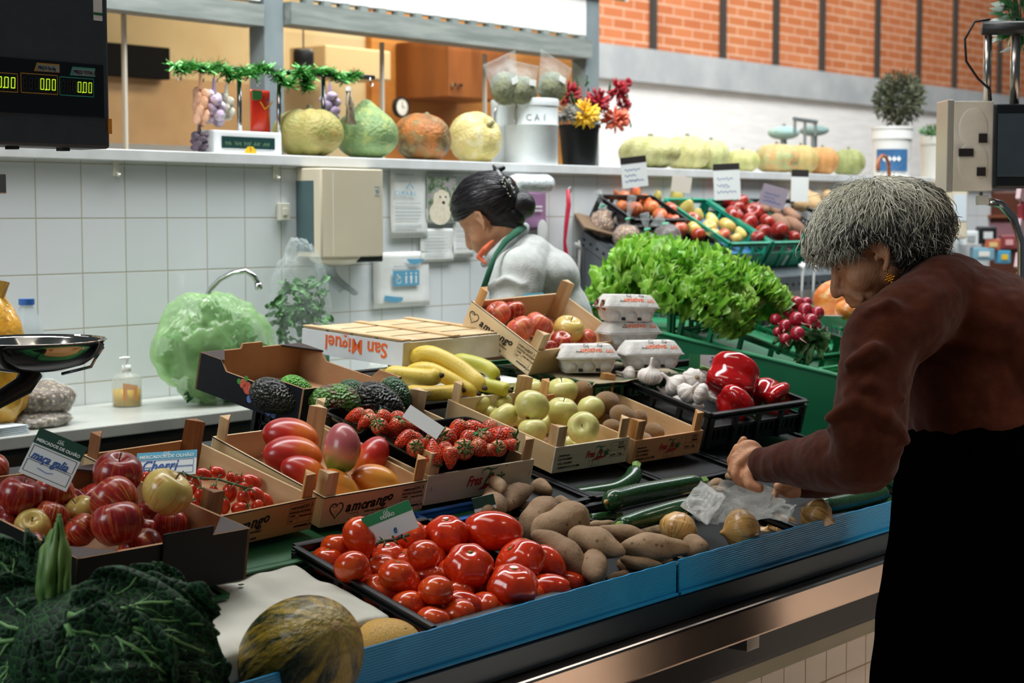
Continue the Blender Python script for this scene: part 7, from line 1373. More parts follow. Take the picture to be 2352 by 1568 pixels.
# bags of nuts hanging over the rack end
t = NT('pale_nuts'); vd = t.voro(70); t.bump(t.mapr(vd, 0, .5, 1, 0), 1, .006); nutm = t.fin(t.mix(t.mapr(vd, .3, .6), t.mix(t.voro(70, None, 'F1', 'Color'), 'd8b898', 'b98c6c'), '7a5238'), .5)
for i, (x, y, rx, rz, d, nx, ny, lb, m) in enumerate(((1386, 514, 30, 34, 6.62, 1372, 440, 'tied clear bag of pale nuts at the left end of the rack', nutm), (1440, 544, 35, 28, 6.52, 1452, 450, 'tied clear bag of darker nuts in the middle of the rack end', nutm), (1487, 562, 30, 26, 6.44, 1480, 490, 'tied clear bag of nuts partly behind the lettuce', nutm), (1533, 548, 36, 32, 6.40, 1505, 500, 'clear bag of dark dried fruit right of the nut bags', pm('dark_dried_fruit', '3a2a26', '5c463c', 60, .4)))):
    c = at(x, y, d); k = d / F; o = thing('nut_bag', lb, 'bag', c, 'nut bags on the rack'); bagmesh(rx * k, .05, rz * k, i + 3, .06, 40, 28).build('nuts', m, o, True); bagmesh(rx * k * 1.05, .055, rz * k * 1.07, i + 3, .08, 40, 28).build('bag_film', fc, o, True)
    nk = at(nx, ny, d) - c; b0 = V((0, 0, rz * k * .9)); g = MB().tube([b0, b0 + (nk - b0) * .25, b0 + (nk - b0) * .6, nk], [.02, .009, .028, .036], 12, flat=.5); g.build('gathered_neck', fc, o, True); MB().tube([b0 + (nk - b0) * .22 + V((-.014, 0, 0)), b0 + (nk - b0) * .22 + V((.02, 0, .004))], .005, 8).build('green_tie', pm('mint_tie', '5fc09a', rough=.5), o, True)
o = thing('wooden_board', 'thin brown board lying on the rack end left of the nut bags', 'board', at(1352, 512, 6.6)); MB().box((-.05, -.08, 0), (.12, .06, .008)).build('board_plate', pm('brown_board', '7a6248', '6a543c', 9, .6), o, M=RX(th_) @ RZ(-.5))
for x, y in ((1330, 600), (1842, 640), (1868, 640)):
    p = onY(x, y - 22, 3.63) if x > 1400 else onX(x, y - 30, 5.262); o = thing('white_string', ('knotted white string hanging from the left end of the rack' if x < 1400 else 'white string hanging from the front beam, ' + ('left' if x < 1850 else 'right') + ' of two'), 'string', p); MB().tube([(0, 0, .03), (.006, 0, 0), (.0, 0, -.08), (.004, 0, -.14)], [.004, .007, .005, .005], 6).build('cord', whitep, o, True); MB().tube([(-.02, 0, .02), (.0, 0, .0), (.022, 0, .022)], .006, 6).build('knot', whitep, o, True)
# ------------------------------------------------------------------ scale head and pan at the left
Yh = 2.62; a, b = onY(254, 342, Yh), onY(-260, 0, Yh); hx0, hx1, hz0 = b.x, a.x, a.z; hz1 = onY(250, -90, Yh).z
sh = thing('weighing_scale_display', 'large dark grey scale display with three green number windows, upper left corner', 'scale display', (hx0, Yh, hz0)); W_, H_ = hx1 - hx0, hz1 - hz0
cas = pm('anthracite_case', '323b42', '384148', 30, .45, bump=.05, bscale=300)
hl = lambda x, y: V((onY(x, y, Yh).x - hx0, 0, onY(x, y, Yh).z - hz0))
MB().box((0, 0, 0), (W_, .09, H_)).build('case', cas, sh, bevel=.006)
def hbox(nm, x0, y0, x1, y1, y_, m, par=sh): p, q = hl(x0, y1), hl(x1, y0); return MB().box((p.x, -y_, p.z), (q.x, -y_ + .002, q.z)).build(nm, m, par, bevel=.0005)
hbox('display_window', -200, 150, 236, 248, .0025, pm('black_window', '0a0b0c', rough=.25))
lit = NT('lit_segments'); lit.b.inputs['Emission Color'].default_value = lin('c8f02a'); lit.b.inputs['Emission Strength'].default_value = 1.1; lit.fin('b0d020', .5); litm = lit.m
dim = pm('unlit_segments', '2e2a2a', rough=.5); frm = {'y': pm('frame_yellow', 'b8862a'), 'g': pm('frame_teal', '2f9a84')}
def seg(g, ch, x, z, w_, h_, on, mi_on=0, mi_off=1):
    S = {'0': 'abcdef', '8': 'abcdefg', ' ': ''}[ch]; t_ = w_ * .16; sk = .12
    R_ = {'a': (0, 1, 1, 1), 'd': (0, 0, 1, 0), 'g': (0, .5, 1, .5), 'f': (0, .5, 0, 1), 'e': (0, 0, 0, .5), 'b': (1, .5, 1, 1), 'c': (1, 0, 1, .5)}
    for k_, (x0, z0, x1, z1) in R_.items():
        ok = k_ in S
        if ok or not on: curve(g, [(x + x0 * w_ + sk * z0 * w_, z + z0 * h_), (x + x1 * w_ + sk * z1 * w_, z + z1 * h_)], t_ * .6, y=-.0042, mi=mi_on if (ok and on) else mi_off)
for (x0, x1, y0, y1, c_, n) in ((-60, 37, 170, 206, 'y', 6), (46, 129, 174, 212, 'y', 6), (135, 212, 182, 218, 'g', 6)):
    p, q = hl(x0, y1), hl(x1, y0); f = thing_ = MB(); fw_, fh_ = q.x - p.x, q.z - p.z
    for A_, B_ in (((p.x, p.z), (q.x, p.z)), ((p.x, q.z), (q.x, q.z)), ((p.x, p.z), (p.x, q.z)), ((q.x, p.z), (q.x, q.z))): curve(f, [A_, B_], .0008, y=-.0036)
    fo_ = f.build('window_frame', frm[c_], sh); g = MB(); cw = fw_ / 6.6
    for i in range(6): seg(g, '0' if i > 2 else '8', p.x + fw_ * .05 + i * cw * 1.05, p.z + fh_ * .22, cw * .55, fh_ * .56, i > 2)
    g.box((p.x + fw_ * .05 + 3.78 * cw * 1.05, -.0045, p.z + fh_ * .18), (p.x + fw_ * .05 + 3.92 * cw * 1.05, -.004, p.z + fh_ * .25)); g.build('number_segments', [litm, dim], fo_)
for (x0, y0, x1, y1, tx, m) in ((76, 148, 134, 163, 'PREÇO Esc./kg', frm['y']), (158, 157, 216, 173, 'PREÇO TOTAL Esc.', frm['g'])):
    p, q = hl(x0, y1), hl(x1, y0); ob = MB().prism([(p.x, p.z), (q.x, p.z), (q.x, q.z), (p.x + .006, q.z)], 0, .0006, M=TR(0, -.0028, 0) @ PF).build('caption_tab', m, sh); MB().box((p.x + .006, -.0042, p.z + .001), (q.x - .002, -.0036, q.z - .003)).build('caption_field', pm('caption_grey', '8a9a9c'), ob)
    g = MB(); g.text(tx, (q.z - p.z) * .55, TR(p.x + .008, -.0046, p.z + (q.z - p.z) * .25) @ PF, sx=.72, bold=.0001); g.build('caption_text', blackpr, ob)
p = hl(223, 20); MB().box((p.x - .009, -.0012, p.z - .022), (p.x + .011, 0, p.z + .03)).build('white_sticker', whitep, sh, bevel=.0005); MB().box((p.x - .009, -.0018, p.z - .012), (p.x + .011, -.001, p.z - .007)).build('green_stripe', greenpr, sh)
p = hl(251, 290); MB().box((p.x - .004, -.003, p.z - .014), (p.x + .004, .02, p.z + .014)).build('orange_label', pm('orange_label', 'e8952c'), sh)
for x in (43, 160): p = hl(x, 342); MB().box((p.x - .008, .01, -.006), (p.x + .008, .03, .001)).build('rubber_foot', blackpl, sh)
p = hl(18, 342); g = MB().tube([(p.x, .045, 0), (p.x, .045, -.055)], .0085, 12); g.build('neck_tube', steel, sh, True); MB().box((p.x - .016, .03, -.085), (p.x + .016, .062, -.05)).build('clamp_block', steel, sh, bevel=.002)
MB().tube([(p.x + .005, .045, -.075), (p.x - .03, .045, -.11), (p.x - .07, .045, -.2), (p.x - .10, .045, -.5), (p.x - .10, .045, dz(Yh + .05) - hz0)], .011, 12).build('bent_column', chrome, sh, True)
c = at(72, 782, 3.25); r = 170 * 3.25 / F; pn = thing('weighing_pan', 'shiny stainless steel weighing pan on a black arm at the left edge', 'pan', c)
MB().lathe([(0, -.058), (r * .45, -.056), (r * .72, -.045), (r * .88, -.028), (r * .95, -.008), (r * .985, 0), (r, .001), (r * .985, .003), (r * .94, -.004), (r * .86, -.024), (r * .7, -.041), (r * .44, -.052), (0, -.054)], 56).build('steel_bowl', pm('mirror_steel', 'bfb9b0', rough=.10, metal=1), pn, True)
d_ = RT; MB().tube([RT * r * .86 - V((0, 0, .034)), RT * r * .97 - V((0, 0, .012)), RT * r * .97 - V((0, 0, .006)), RT * r * .8 - V((0, 0, .05)), RT * r * .4 - V((0, 0, .064))], .003, 8).build('wire_cradle', chrome, pn, True)
MB().tube([(0, 0, -.058), (-.02, 0, -.085), (-.10, -.02, -.11), (-.26, -.05, -.13)], [.022, .02, .016, .016], 10).build('black_arm', blackpl, pn, True); MB().tube([(-.26, -.05, -.12), (-.26, -.05, dz(c.y - .05) - c.z)], .02, 12).build('arm_column', blackpl, pn, True)
# ------------------------------------------------------------------ scale box and terminal at the right
dR = 4.6; kR = dR / F; o0 = at(2230, 335, dR); ym = TR(o0) @ RZ(AZ - pi / 2); sb = thing('scale_terminal', 'steel cased scale box with a dark screen hanging at the upper right', 'scale', ym)
q = lambda x, y: ((x - 2230) * kR, -(y - 335) * kR)
(xa, za), (xb, zb2) = q(2190, 438), q(2281, 233); zinc = pm('zinc_plate', 'efe9da', 'd8d0bd', 7, .4, 0)
MB().box((xa, 0, za), (xb, .10, zb2)).build('steel_case', zinc, sb, bevel=.002); MB().box((xa - .018, .0, za - .004), (xa, .12, zb2 + .004)).build('case_flange', pm('zinc_light', 'd8d2c2', rough=.3, metal=.6), sb, bevel=.002)
g = MB(); g.sph(((xa + xb) / 2, 0, za + (zb2 - za) * .70), (.040, .003, .055), 30, 16); g.sph(((xa + xb) / 2, 0, za + (zb2 - za) * .32), (.042, .003, .058), 30, 16); g.build('pressed_shape', zinc, sb, True)
for x0, y0, x1, y1 in ((2247, 307, 2266, 328), (2202, 341, 2235, 359), (2244, 384, 2264, 404)): (a0, b0), (a1, b1) = q(x0, y1), q(x1, y0); MB().box((a0, -.006, b0), (a1, .0, b1)).build('black_square', blackpr, sb)
(xa, za), (xb, zb2) = q(2280, 432), q(2364, 240); MB().box((xa, -.015, za), (xb, .06, zb2)).build('terminal_case', pm('terminal_black', '15191c', rough=.35), sb, bevel=.006); (xa, za), (xb, zb2) = q(2288, 405), q(2352, 262); MB().box((xa, -.018, za), (xb, -.014, zb2)).build('terminal_screen', pm('grey_screen', '46525a', '3a454c', 3, .2), sb, bevel=.001)
MB().tube([(q(2276, 232)[0], .05, q(2276, 232)[1]), (q(2276, 80)[0], .05, q(2276, 80)[1])], .011, 12).build('upright_tube', steel, sb, True); MB().tube([(q(2340, 240)[0], .05, q(2340, 240)[1]), (q(2340, 80)[0], .05, q(2340, 80)[1])], .013, 12).build('upright_tube', steel, sb, True)
MB().tube([(q(2262, 63)[0], .05, q(2262, 63)[1]), (q(2460, 63)[0], .05, q(2460, 63)[1])], .019, 16).build('cross_tube', pm('dull_dark_steel', '3f4040', rough=.4, metal=.6), sb, True)
MB().tube([(q(x, y)[0], .03, q(x, y)[1]) for x, y in ((2275, 45), (2240, 50), (2218, 90), (2222, 140), (2250, 180), (2278, 205), (2281, 232))], .0035, 8).build('black_cable', blackpl, sb, True)
MB().box((q(2254, 0)[0], .02, q(0, 470)[1]), (q(2280, 0)[0], .05, q(0, 448)[1])).build('white_block', pm('cream_pot', 'dad8ce'), sb, bevel=.003); MB().tube([(q(2264, 0)[0], .04, q(0, 440)[1]), (q(2264, 0)[0], .04, q(0, 455)[1])], .006, 8).build('short_pin', steel, sb)
MB().tube([(q(x, y)[0], .035, q(x, y)[1]) for x, y in ((2278, 462), (2310, 468), (2340, 500), (2360, 560), (2365, 760), (2365, 1150))], .011, 12).build('curved_support', chrome, sb, True)
o = thing('hanging_plant', 'dark green leaves hanging in the top right corner', 'plant', at(2350, 40, 4.8)); bush(o, (0, 0, 0), (.05, .05, .09), 160, 4, pm('glossy_leaf', '1d4a20', '2c5f2c', 9, .3), 'foliage', L=.06, W=.013)
MB().tube([(0, 0, -.04), (.1, 0, .1), (.1, 0, .6)], .004, 6).build('plant_hanger', blackpl, o)
# ------------------------------------------------------------------ goods far right behind the woman
def farbox(nm, lb, cat, x0, y0, x1, y1, d, m, th2=.1, parts=None):
    c = at((x0 + x1) / 2, y1, d); k = d / F; o = thing(nm, lb, cat, TR(c) @ RZ(AZ - pi / 2)); w_, h_ = (x1 - x0) * k, (y1 - y0) * k; MB().box((-w_ / 2, 0, 0), (w_ / 2, th2, h_)).build('body', m, o, bevel=min(.01, w_ * .1)); return o, w_, h_
o, w_, h_ = farbox('shop_cabinet', 'dark reddish wooden cabinet far behind the woman in brown', 'cabinet', 2185, 440, 2420, 640, 9.6, pm('red_brown_wood', '5c2e1c', '4a2416', 6, .5), .4)
for z in (.35, .7): MB().box((-w_ / 2 + .02, -.03, h_ * z), (w_ / 2 - .02, .0, h_ * z + .015)).build('cabinet_shelf', pm('shelf_brown', '7a452a', rough=.5), o)
MB().box((-w_ / 2, .01, -1.35), (w_ / 2, .4, 0)).build('cabinet_base', pm('red_brown_wood', '5c2e1c'), o); MB().box((-w_ / 2 + .08, -.012, h_ * .38), (w_ * .2, -.002, h_ * .64)).build('pink_board', pm('mauve_board', '8a5f66', '77525a', 6, .6), o)
o, w_, h_ = farbox('soap_unit', 'cream dispenser with a pale label on the far wall, behind the grey hair', 'dispenser', 2148, 412, 2222, 548, 8.6, crm, .12); MB().box((w_ * .05, -.004, h_ * .30), (w_ * .45, 0, h_ * .75)).build('pale_label', pm('label_blue_white', 'cdd8de'), o)
for i, (x0, y0, x1, y1, cc, lb) in enumerate(((2212, 530, 2248, 565, 'd8dcdc', 'small white box on the far cabinet'), (2248, 520, 2290, 560, '16191b', 'black jar with a pale lid on the far cabinet'), (2235, 568, 2285, 598, '7aa6b8', 'pale blue packet on the far cabinet'), (2292, 575, 2322, 605, '4a9cc0', 'bright blue box with a yellow spot far right'), (2262, 548, 2300, 575, 'b8664a', 'orange red packet far right'), (2300, 540, 2335, 572, '8a3c40', 'dark red packet far right by the pole'))):
    o, w_, h_ = farbox('goods_packet', lb, 'packet', x0, y0, x1, y1, 9.2, pm('packet_' + cc, cc, rough=.4), .08); MB().box((-w_ * .25, -.006, h_ * .3), (w_ * .25, .002, h_ * .7)).build('packet_print', pm('print_' + 'abcdef'[i], ('9aa0a0', 'd0d4d4', 'e8e8e0', 'e8c030', 'e0c080', 'd8a0a0')[i]), o)
o = thing('hanging_packets', 'strip of pink and white packets hanging at the right edge', 'packets', at(2345, 500, 7.0))
for i in range(8): MB().box((-.03, -.01, -.03), (.04, .01, .03)).build('packet', pm('pink_packet_%s' % 'ab'[i % 2], ('d8b8bc', 'a83c48')[i % 2], rough=.4), o, M=TR(.02 * (i % 2), 0, -.07 * i + .1) @ RY(.3 * (-1) ** i))
# ------------------------------------------------------------------ people
def hull_chain(g, pts, n=14):
    """a capsule chain: pts = [(Vector, r), ...]"""
    P = [(V(p), r) for p, r in pts]
    for i, (p, r) in enumerate(P): g.sph(p, r if not hasattr(r, '__len__') else r, n, max(8, n // 2 + 2))
    for (p, r), (q, s) in zip(P, P[1:]):
        m = max(2, int((q - p).length / (min(r, s) * .6)) + 1); g.tube([p + (q - p) * i / m for i in range(m + 1)], [r + (s - r) * i / m for i in range(m + 1)], n)
def ell(g, c, axes, r, n=24):
    """ellipsoid with given axes (3 vectors) and radii"""
    A_, B_, C_ = [V(a).normalized() for a in axes]; M = Matrix(((A_.x, B_.x, C_.x, c[0]), (A_.y, B_.y, C_.y, c[1]), (A_.z, B_.z, C_.z, c[2]), (0, 0, 0, 1))); g.sph((0, 0, 0), r, n, max(10, n // 2 + 2), M=M)
def organic(nm, g, mat, par, voxel=.005, smooth=6, disp=None, base=None):
    o = bpy.data.objects.new(nm, g.mesh(nm, mat, True)); COL.objects.link(o); o.parent = par
    m = o.modifiers.new('r', 'REMESH'); m.mode = 'VOXEL'; m.voxel_size = voxel; m.use_smooth_shade = True
    s = o.modifiers.new('s', 'SMOOTH'); s.factor = .6; s.iterations = smooth
    for k, (st_, sc) in enumerate(disp or []):
        tx = bpy.data.textures.new(nm + '_folds', 'CLOUDS'); tx.noise_scale = sc; tx.noise_depth = 2; d = o.modifiers.new('d', 'DISPLACE'); d.texture = tx; d.strength = st_; d.mid_level = .5; d.texture_coords = 'LOCAL'
    return o
def skin_mat(name, c1, c2, wr=0):
    t = NT(name); n = t.noise(22, 4); col = t.mix(t.mapr(n, .35, .7), c1, c2)
    if wr:
        w_ = t.n('ShaderNodeTexWave', wave_type='BANDS', bands_direction='X'); w_.inputs['Scale'].default_value = 60; w_.inputs['Distortion'].default_value = 7; w_.inputs['Detail'].default_value = 3; w_.inputs['Detail Scale'].default_value = 2; t.l(t.tc(), w_.inputs[0]); t.bump(w_.outputs[1], wr, .004)
    return t.fin(col, .5, 0, 0, .4, sss=.12)
# ---- the customer, leaning over the counter
base = at(2230, 1100, 3.45); LP = V((base.x, base.y, 0)); lady = thing('person', 'person with short grey hair and brown fleece bending over the counter, holding a bag', 'person', LP)
A = lambda x, y, d: at(x, y, d) - LP
Fd = (-RT * .90 - UP * .38 + FW * .10).normalized(); Ud = (UP * .92 - RT * .38); Ud = (Ud - Fd * Ud.dot(Fd)).normalized(); Wd = Fd.cross(Ud); Wd = Wd if Wd.dot(FW) < 0 else -Wd
C = A(2012, 556, 3.42); H = lambda f, u, w_: C + Fd * f + Ud * u + Wd * w_
g = MB(); ax = (Fd, Wd, Ud)
ell(g, H(-.005, .032, 0), ax, (.098, .076, .082)); ell(g, H(.034, -.030, 0), ax, (.058, .060, .072)); ell(g, H(.058, -.092, 0), ax, (.034, .036, .026))
ell(g, H(.062, .012, 0), ax, (.040, .056, .034)); ell(g, H(.052, -.052, .030), ax, (.034, .026, .032)); ell(g, H(.052, -.052, -.030), ax, (.034, .026, .032)); ell(g, H(.005, -.062, 0), ax, (.045, .056, .036)); ell(g, H(.072, -.072, 0), ax, (.030, .036, .034))
hull_chain(g, [(H(.090, -.010, 0), .011), (H(.100, -.036, 0), .011), (H(.110, -.056, 0), .0125), (H(.112, -.064, 0), .0115)], 12); ell(g, H(.101, -.066, .011), ax, (.010, .006, .008), 12); ell(g, H(.101, -.066, -.011), ax, (.010, .006, .008), 12)
for s in (1, -1):
    hull_chain(g, [(H(.093, .000, .010 * s), .008), (H(.088, .004, .030 * s), .009), (H(.074, .000, .045 * s), .008)], 10); ell(g, H(.078, -.016, .028 * s), ax, (.014, .015, .010), 14); hull_chain(g, [(H(.088, -.024, .018 * s), .005), (H(.080, -.029, .032 * s), .006)], 8); hull_chain(g, [(H(.092, -.070, .022 * s), .007), (H(.074, -.092, .034 * s), .009)], 8)
hull_chain(g, [(H(.088, -.088, .016), .006), (H(.096, -.087, 0), .007), (H(.088, -.088, -.016), .006)], 10); hull_chain(g, [(H(.086, -.099, .013), .006), (H(.092, -.099, 0), .007), (H(.086, -.099, -.013), .006)], 10)
for s in (1, -1):      # ears: helix, lobe, inner bowl
    e = lambda f, u, w_=0: H(.010 + f, -.022 + u, (.071 + w_) * s)
    hull_chain(g, [(e(.012, .012, 0), .0045), (e(.013, .021, .003), .005), (e(.005, .028, .007), .0055), (e(-.007, .028, .010), .0055), (e(-.015, .019, .012), .0055), (e(-.017, .004, .014), .005), (e(-.010, -.014, .010), .0055), (e(-.003, -.026, .007), .0075), (e(.002, -.031, .006), .0070)], 10); ell(g, e(-.004, .010, .002), (Fd, Ud, Wd), (.013, .022, .007), 14)
    hull_chain(g, [(e(.006, .018, .006), .003), (e(-.004, .026, .010), .003), (e(-.009, .014, .011), .003), (e(-.002, -.006, .009), .0035)], 8); hull_chain(g, [(e(.011, -.002, .005), .004), (e(.010, -.010, .004), .004)], 8)
hull_chain(g, [(H(-.02, -.05, 0), .052), (A(2075, 650, 3.45), .056), (A(2120, 720, 3.46), .075), (A(2190, 820, 3.46), .11), (A(2250, 1000, 3.46), .12), (A(2260, 1180, 3.46), .13)], 18)
for s, dd in ((1, -.075), (-1, .075)): hull_chain(g, [(A(2255, 1200, 3.46 + dd), .085), (V((0, 0, .48)) + FW * dd * 1.0, .052), (V((0, 0, .09)) + FW * dd, .036), (V((0, 0, .03)) + FW * dd, .03)], 14); hull_chain(g, [(V((0, 0, .03)) + FW * dd, .03), (V((0, 0, .028)) + FW * dd - RT * .12, .028)], 12)
hull_chain(g, [(A(2060, 770, 3.30), .05), (A(2012, 900, 3.28), .042), (A(1998, 1050, 3.27), .038), (A(1870, 1065, 3.40), .034), (A(1765, 1060, 3.51), .024), (A(1745, 1056, 3.525), .023)], 14)
# near hand: palm, four unequal fingers curling down round the bag, thumb from the side of the palm
ell(g, A(1722, 1046, 3.545), (RT * .8 + UP * .35, UP * .9 - RT * .4, FW), (.032, .035, .020), 20); hull_chain(g, [(A(1745, 1056, 3.525), .022), (A(1728, 1048, 3.535), .022)], 12)
FG = [([(1690, 1068, 3.522), (1688, 1090, 3.512), (1698, 1106, 3.514), (1714, 1114, 3.520)], .0092), ([(1688, 1050, 3.536), (1680, 1080, 3.532), (1693, 1102, 3.54), (1712, 1110, 3.548)], .0092), ([(1694, 1028, 3.560), (1678, 1058, 3.566), (1685, 1084, 3.575), (1703, 1096, 3.580)], .0088), ([(1708, 1010, 3.580), (1692, 1034, 3.596), (1690, 1058, 3.606), (1702, 1072, 3.612)], .0080)]
for pts, r in FG: hull_chain(g, [(A(1722, 1042, pts[0][2]), r * 1.1)] + [(A(*p), r * (1.12 if i == 0 else 1.05 if i == 1 else .95 if i == 2 else .85)) for i, p in enumerate(pts)], 10)
hull_chain(g, [(A(1732, 1070, 3.522), .016), (A(1716, 1092, 3.506), .0135), (A(1722, 1112, 3.494), .0120), (A(1744, 1121, 3.487), .0102)], 10); ell(g, A(1712, 1062, 3.538), (RT, UP, FW), (.026, .036, .018), 18)
# far arm, its hand inside the bag
hull_chain(g, [(A(2100, 770, 3.62), .05), (A(2030, 930, 3.72), .042), (A(1990, 1060, 3.76), .038), (A(1880, 1100, 3.78), .03), (A(1838, 1112, 3.775), .022)], 12); ell(g, A(1818, 1120, 3.77), (RT, UP, FW), (.034, .024, .03), 14)
for i in range(4): hull_chain(g, [(A(1805, 1112 + 6 * i, 3.745 + .018 * i), .009), (A(1786, 1122 + 6 * i, 3.74 + .018 * i), .0085), (A(1778, 1140 + 3 * i, 3.74 + .018 * i), .0075)], 8)
hull_chain(g, [(A(1822, 1108, 3.735), .012), (A(1800, 1106, 3.725), .010), (A(1785, 1116, 3.725), .009)], 8)
organic('body', g, skin_mat('old_skin', 'cc946c', 'b57a56', .12), lady, .0034, 3)
# fleece
fl = NT('brown_fleece'); n1 = fl.noise(420, 2); fl.bump(n1, .35, .004); flm = fl.fin(fl.mix(fl.mapr(fl.noise(30, 3), .3, .7), '3a1406', '48200c'), .95, 0, 0, .1, sheen=.12)
g = MB()
hull_chain(g, [(A(2120, 640, 3.47), .058), (A(2175, 690, 3.47), .10), (A(2235, 830, 3.47), .165), (A(2270, 980, 3.47), .175), (A(2275, 1130, 3.47), .175)], 24)
ell(g, A(2240, 735, 3.46), (RT + UP * -.15, FW, UP), (.155, .185, .115), 28); ell(g, A(2330, 800, 3.46), (RT, FW, UP), (.12, .18, .13), 28)
hull_chain(g, [(A(2165, 672, 3.36), .075), (A(2085, 740, 3.30), .082), (A(2030, 775, 3.275), .078), (A(2005, 880, 3.255), .070), (A(1992, 985, 3.250), .074), (A(1985, 1052, 3.265), .068), (A(1900, 1058, 3.360), .063), (A(1830, 1064, 3.430), .050), (A(1775, 1066, 3.490), .040), (A(1754, 1064, 3.513), .037)], 20)
hull_chain(g, [(A(2150, 690, 3.58), .08), (A(2110, 770, 3.63), .078), (A(2040, 930, 3.72), .066), (A(2000, 1060, 3.76), .062), (A(1890, 1098, 3.78), .045), (A(1845, 1112, 3.775), .034)], 16)
# folds of the sleeve
for pts, r in (([(1948, 835, 3.20), (2010, 800, 3.175), (2070, 830, 3.20)], .016), ([(1940, 905, 3.20), (2000, 880, 3.175), (2075, 915, 3.19)], .015), ([(1905, 960, 3.21), (1965, 925, 3.180), (2040, 960, 3.17), (2080, 1010, 3.19)], .020), ([(1900, 985, 3.24), (1960, 985, 3.19), (2030, 1040, 3.19)], .016), ([(1905, 1005, 3.28), (1935, 1050, 3.24), (1945, 1100, 3.27)], .016), ([(1850, 1018, 3.36), (1868, 1060, 3.31), (1880, 1110, 3.36)], .013), ([(1808, 1020, 3.41), (1820, 1060, 3.37), (1836, 1108, 3.40)], .011), ([(1770, 1030, 3.46), (1782, 1065, 3.44), (1800, 1104, 3.45)], .009), ([(1755, 1030, 3.48), (1762, 1062, 3.465), (1758, 1100, 3.49)], .008), ([(1990, 722, 3.22), (2040, 700, 3.21), (2090, 720, 3.22)], .018)):
    hull_chain(g, [(A(p[0], p[1], p[2] + r * .75), r * (.5 if i in (0, len(pts) - 1) else .95)) for i, p in enumerate(pts)], 10)
organic('fleece_jacket', g, flm, lady, .0055, 9, [(.014, .08), (.004, .025)])
g = MB()      # collar standing round the neck
for j in range(2):
    pts = [(2050, 690, 3.36), (2085, 640, 3.36), (2120, 600, 3.40), (2150, 585, 3.46), (2140, 590, 3.54)]; hull_chain(g, [(A(x, y + 8 * j, d), .016) for x, y, d in pts], 10)
organic('collar', g, pm('dark_collar', '2a140e', rough=.9), lady, .005, 3)
g = MB(); hull_chain(g, [(A(2278, 1075, 3.46), .192), (V((0, 0, .75)) + RT * .03, .20), (V((0, 0, .42)), .20)], 28); skirt = organic('black_skirt', g, pm('black_wool', '020203', '030304', 20, 1, spec=.0), lady, .012, 4, [(.02, .2)], )
for s, dd in ((1, -.075), (-1, .075)):
    g = MB(); ell(g, V((0, 0, .045)) + FW * dd - RT * .05, (RT, FW, UP), (.13, .048, .045), 20); organic('shoe', g, pm('black_leather', '0c0c0d', rough=.4), lady, .006, 3)
# earring
g = MB(); g.tube([H(.012, -.052, .080), H(.012, -.057, .084), H(.012, -.062, .083)], .0010, 6)
for i in range(5):
    for j in range(5):
        if abs(i - 2) + abs(j - 2) <= 2: g.sph(H(.012 + (i - 2) * .0042, -.074 + (j - 2) * .0042, .083), .0028, 8, 6)
g.build('gold_earring', pm('gold', 'd9a03a', rough=.25, metal=1), lady, True)
# hair: shaped volume plus locks
def hair_r(dv, cfg):
    f, w_, u = dv; r = 1 / sqrt((f / cfg[0]) ** 2 + (w_ / cfg[1]) ** 2 + (u / cfg[2]) ** 2); return r
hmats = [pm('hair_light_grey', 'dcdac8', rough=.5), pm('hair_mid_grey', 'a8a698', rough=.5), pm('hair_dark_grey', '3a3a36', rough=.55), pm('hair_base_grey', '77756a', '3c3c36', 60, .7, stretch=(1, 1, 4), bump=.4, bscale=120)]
HC = (.0, .028)        # centre of the hair in head coordinates (f, u)
def hsurf(dv, k=1.0):
    f, w_, u = dv; r = hair_r(dv, (.124, .094, .094))
    back = max(0, -f * .75 - u * .55); r *= 1 + .42 * back ** 2.0
    if u < 0 and f > -.15:                                 # cut away below the fringe, in front and over the ear
        cut = min(1, -u / .42) * min(1, (f + .15) / .35); r *= 1 - .42 * cut * (1 if f > .2 or abs(w_) > .3 else .8)
    fr = exp(-((f - .93) ** 2 + (u + .02) ** 2) / .10); r *= 1 + .10 * fr
    side = exp(-((f - .45) ** 2 + (u + .22) ** 2 + (abs(w_) - .85) ** 2) / .07); r *= 1 + .22 * side
    r *= 1 + .035 * noise.noise(V(dv) * 3.2) + .02 * noise.noise(V((f * 9, w_ * 9, u * 9)))
    return H(HC[0] + f * r * k, HC[1] + u * r * k, w_ * r * k)
g = MB(); g.sph(fn=lambda p, d: hsurf((d.x, d.y, d.z)), nu=64, nv=40, mi=3)
rr = random.Random(11); cnt = 0
crown = V((-.35, .12, .93)).normalized()
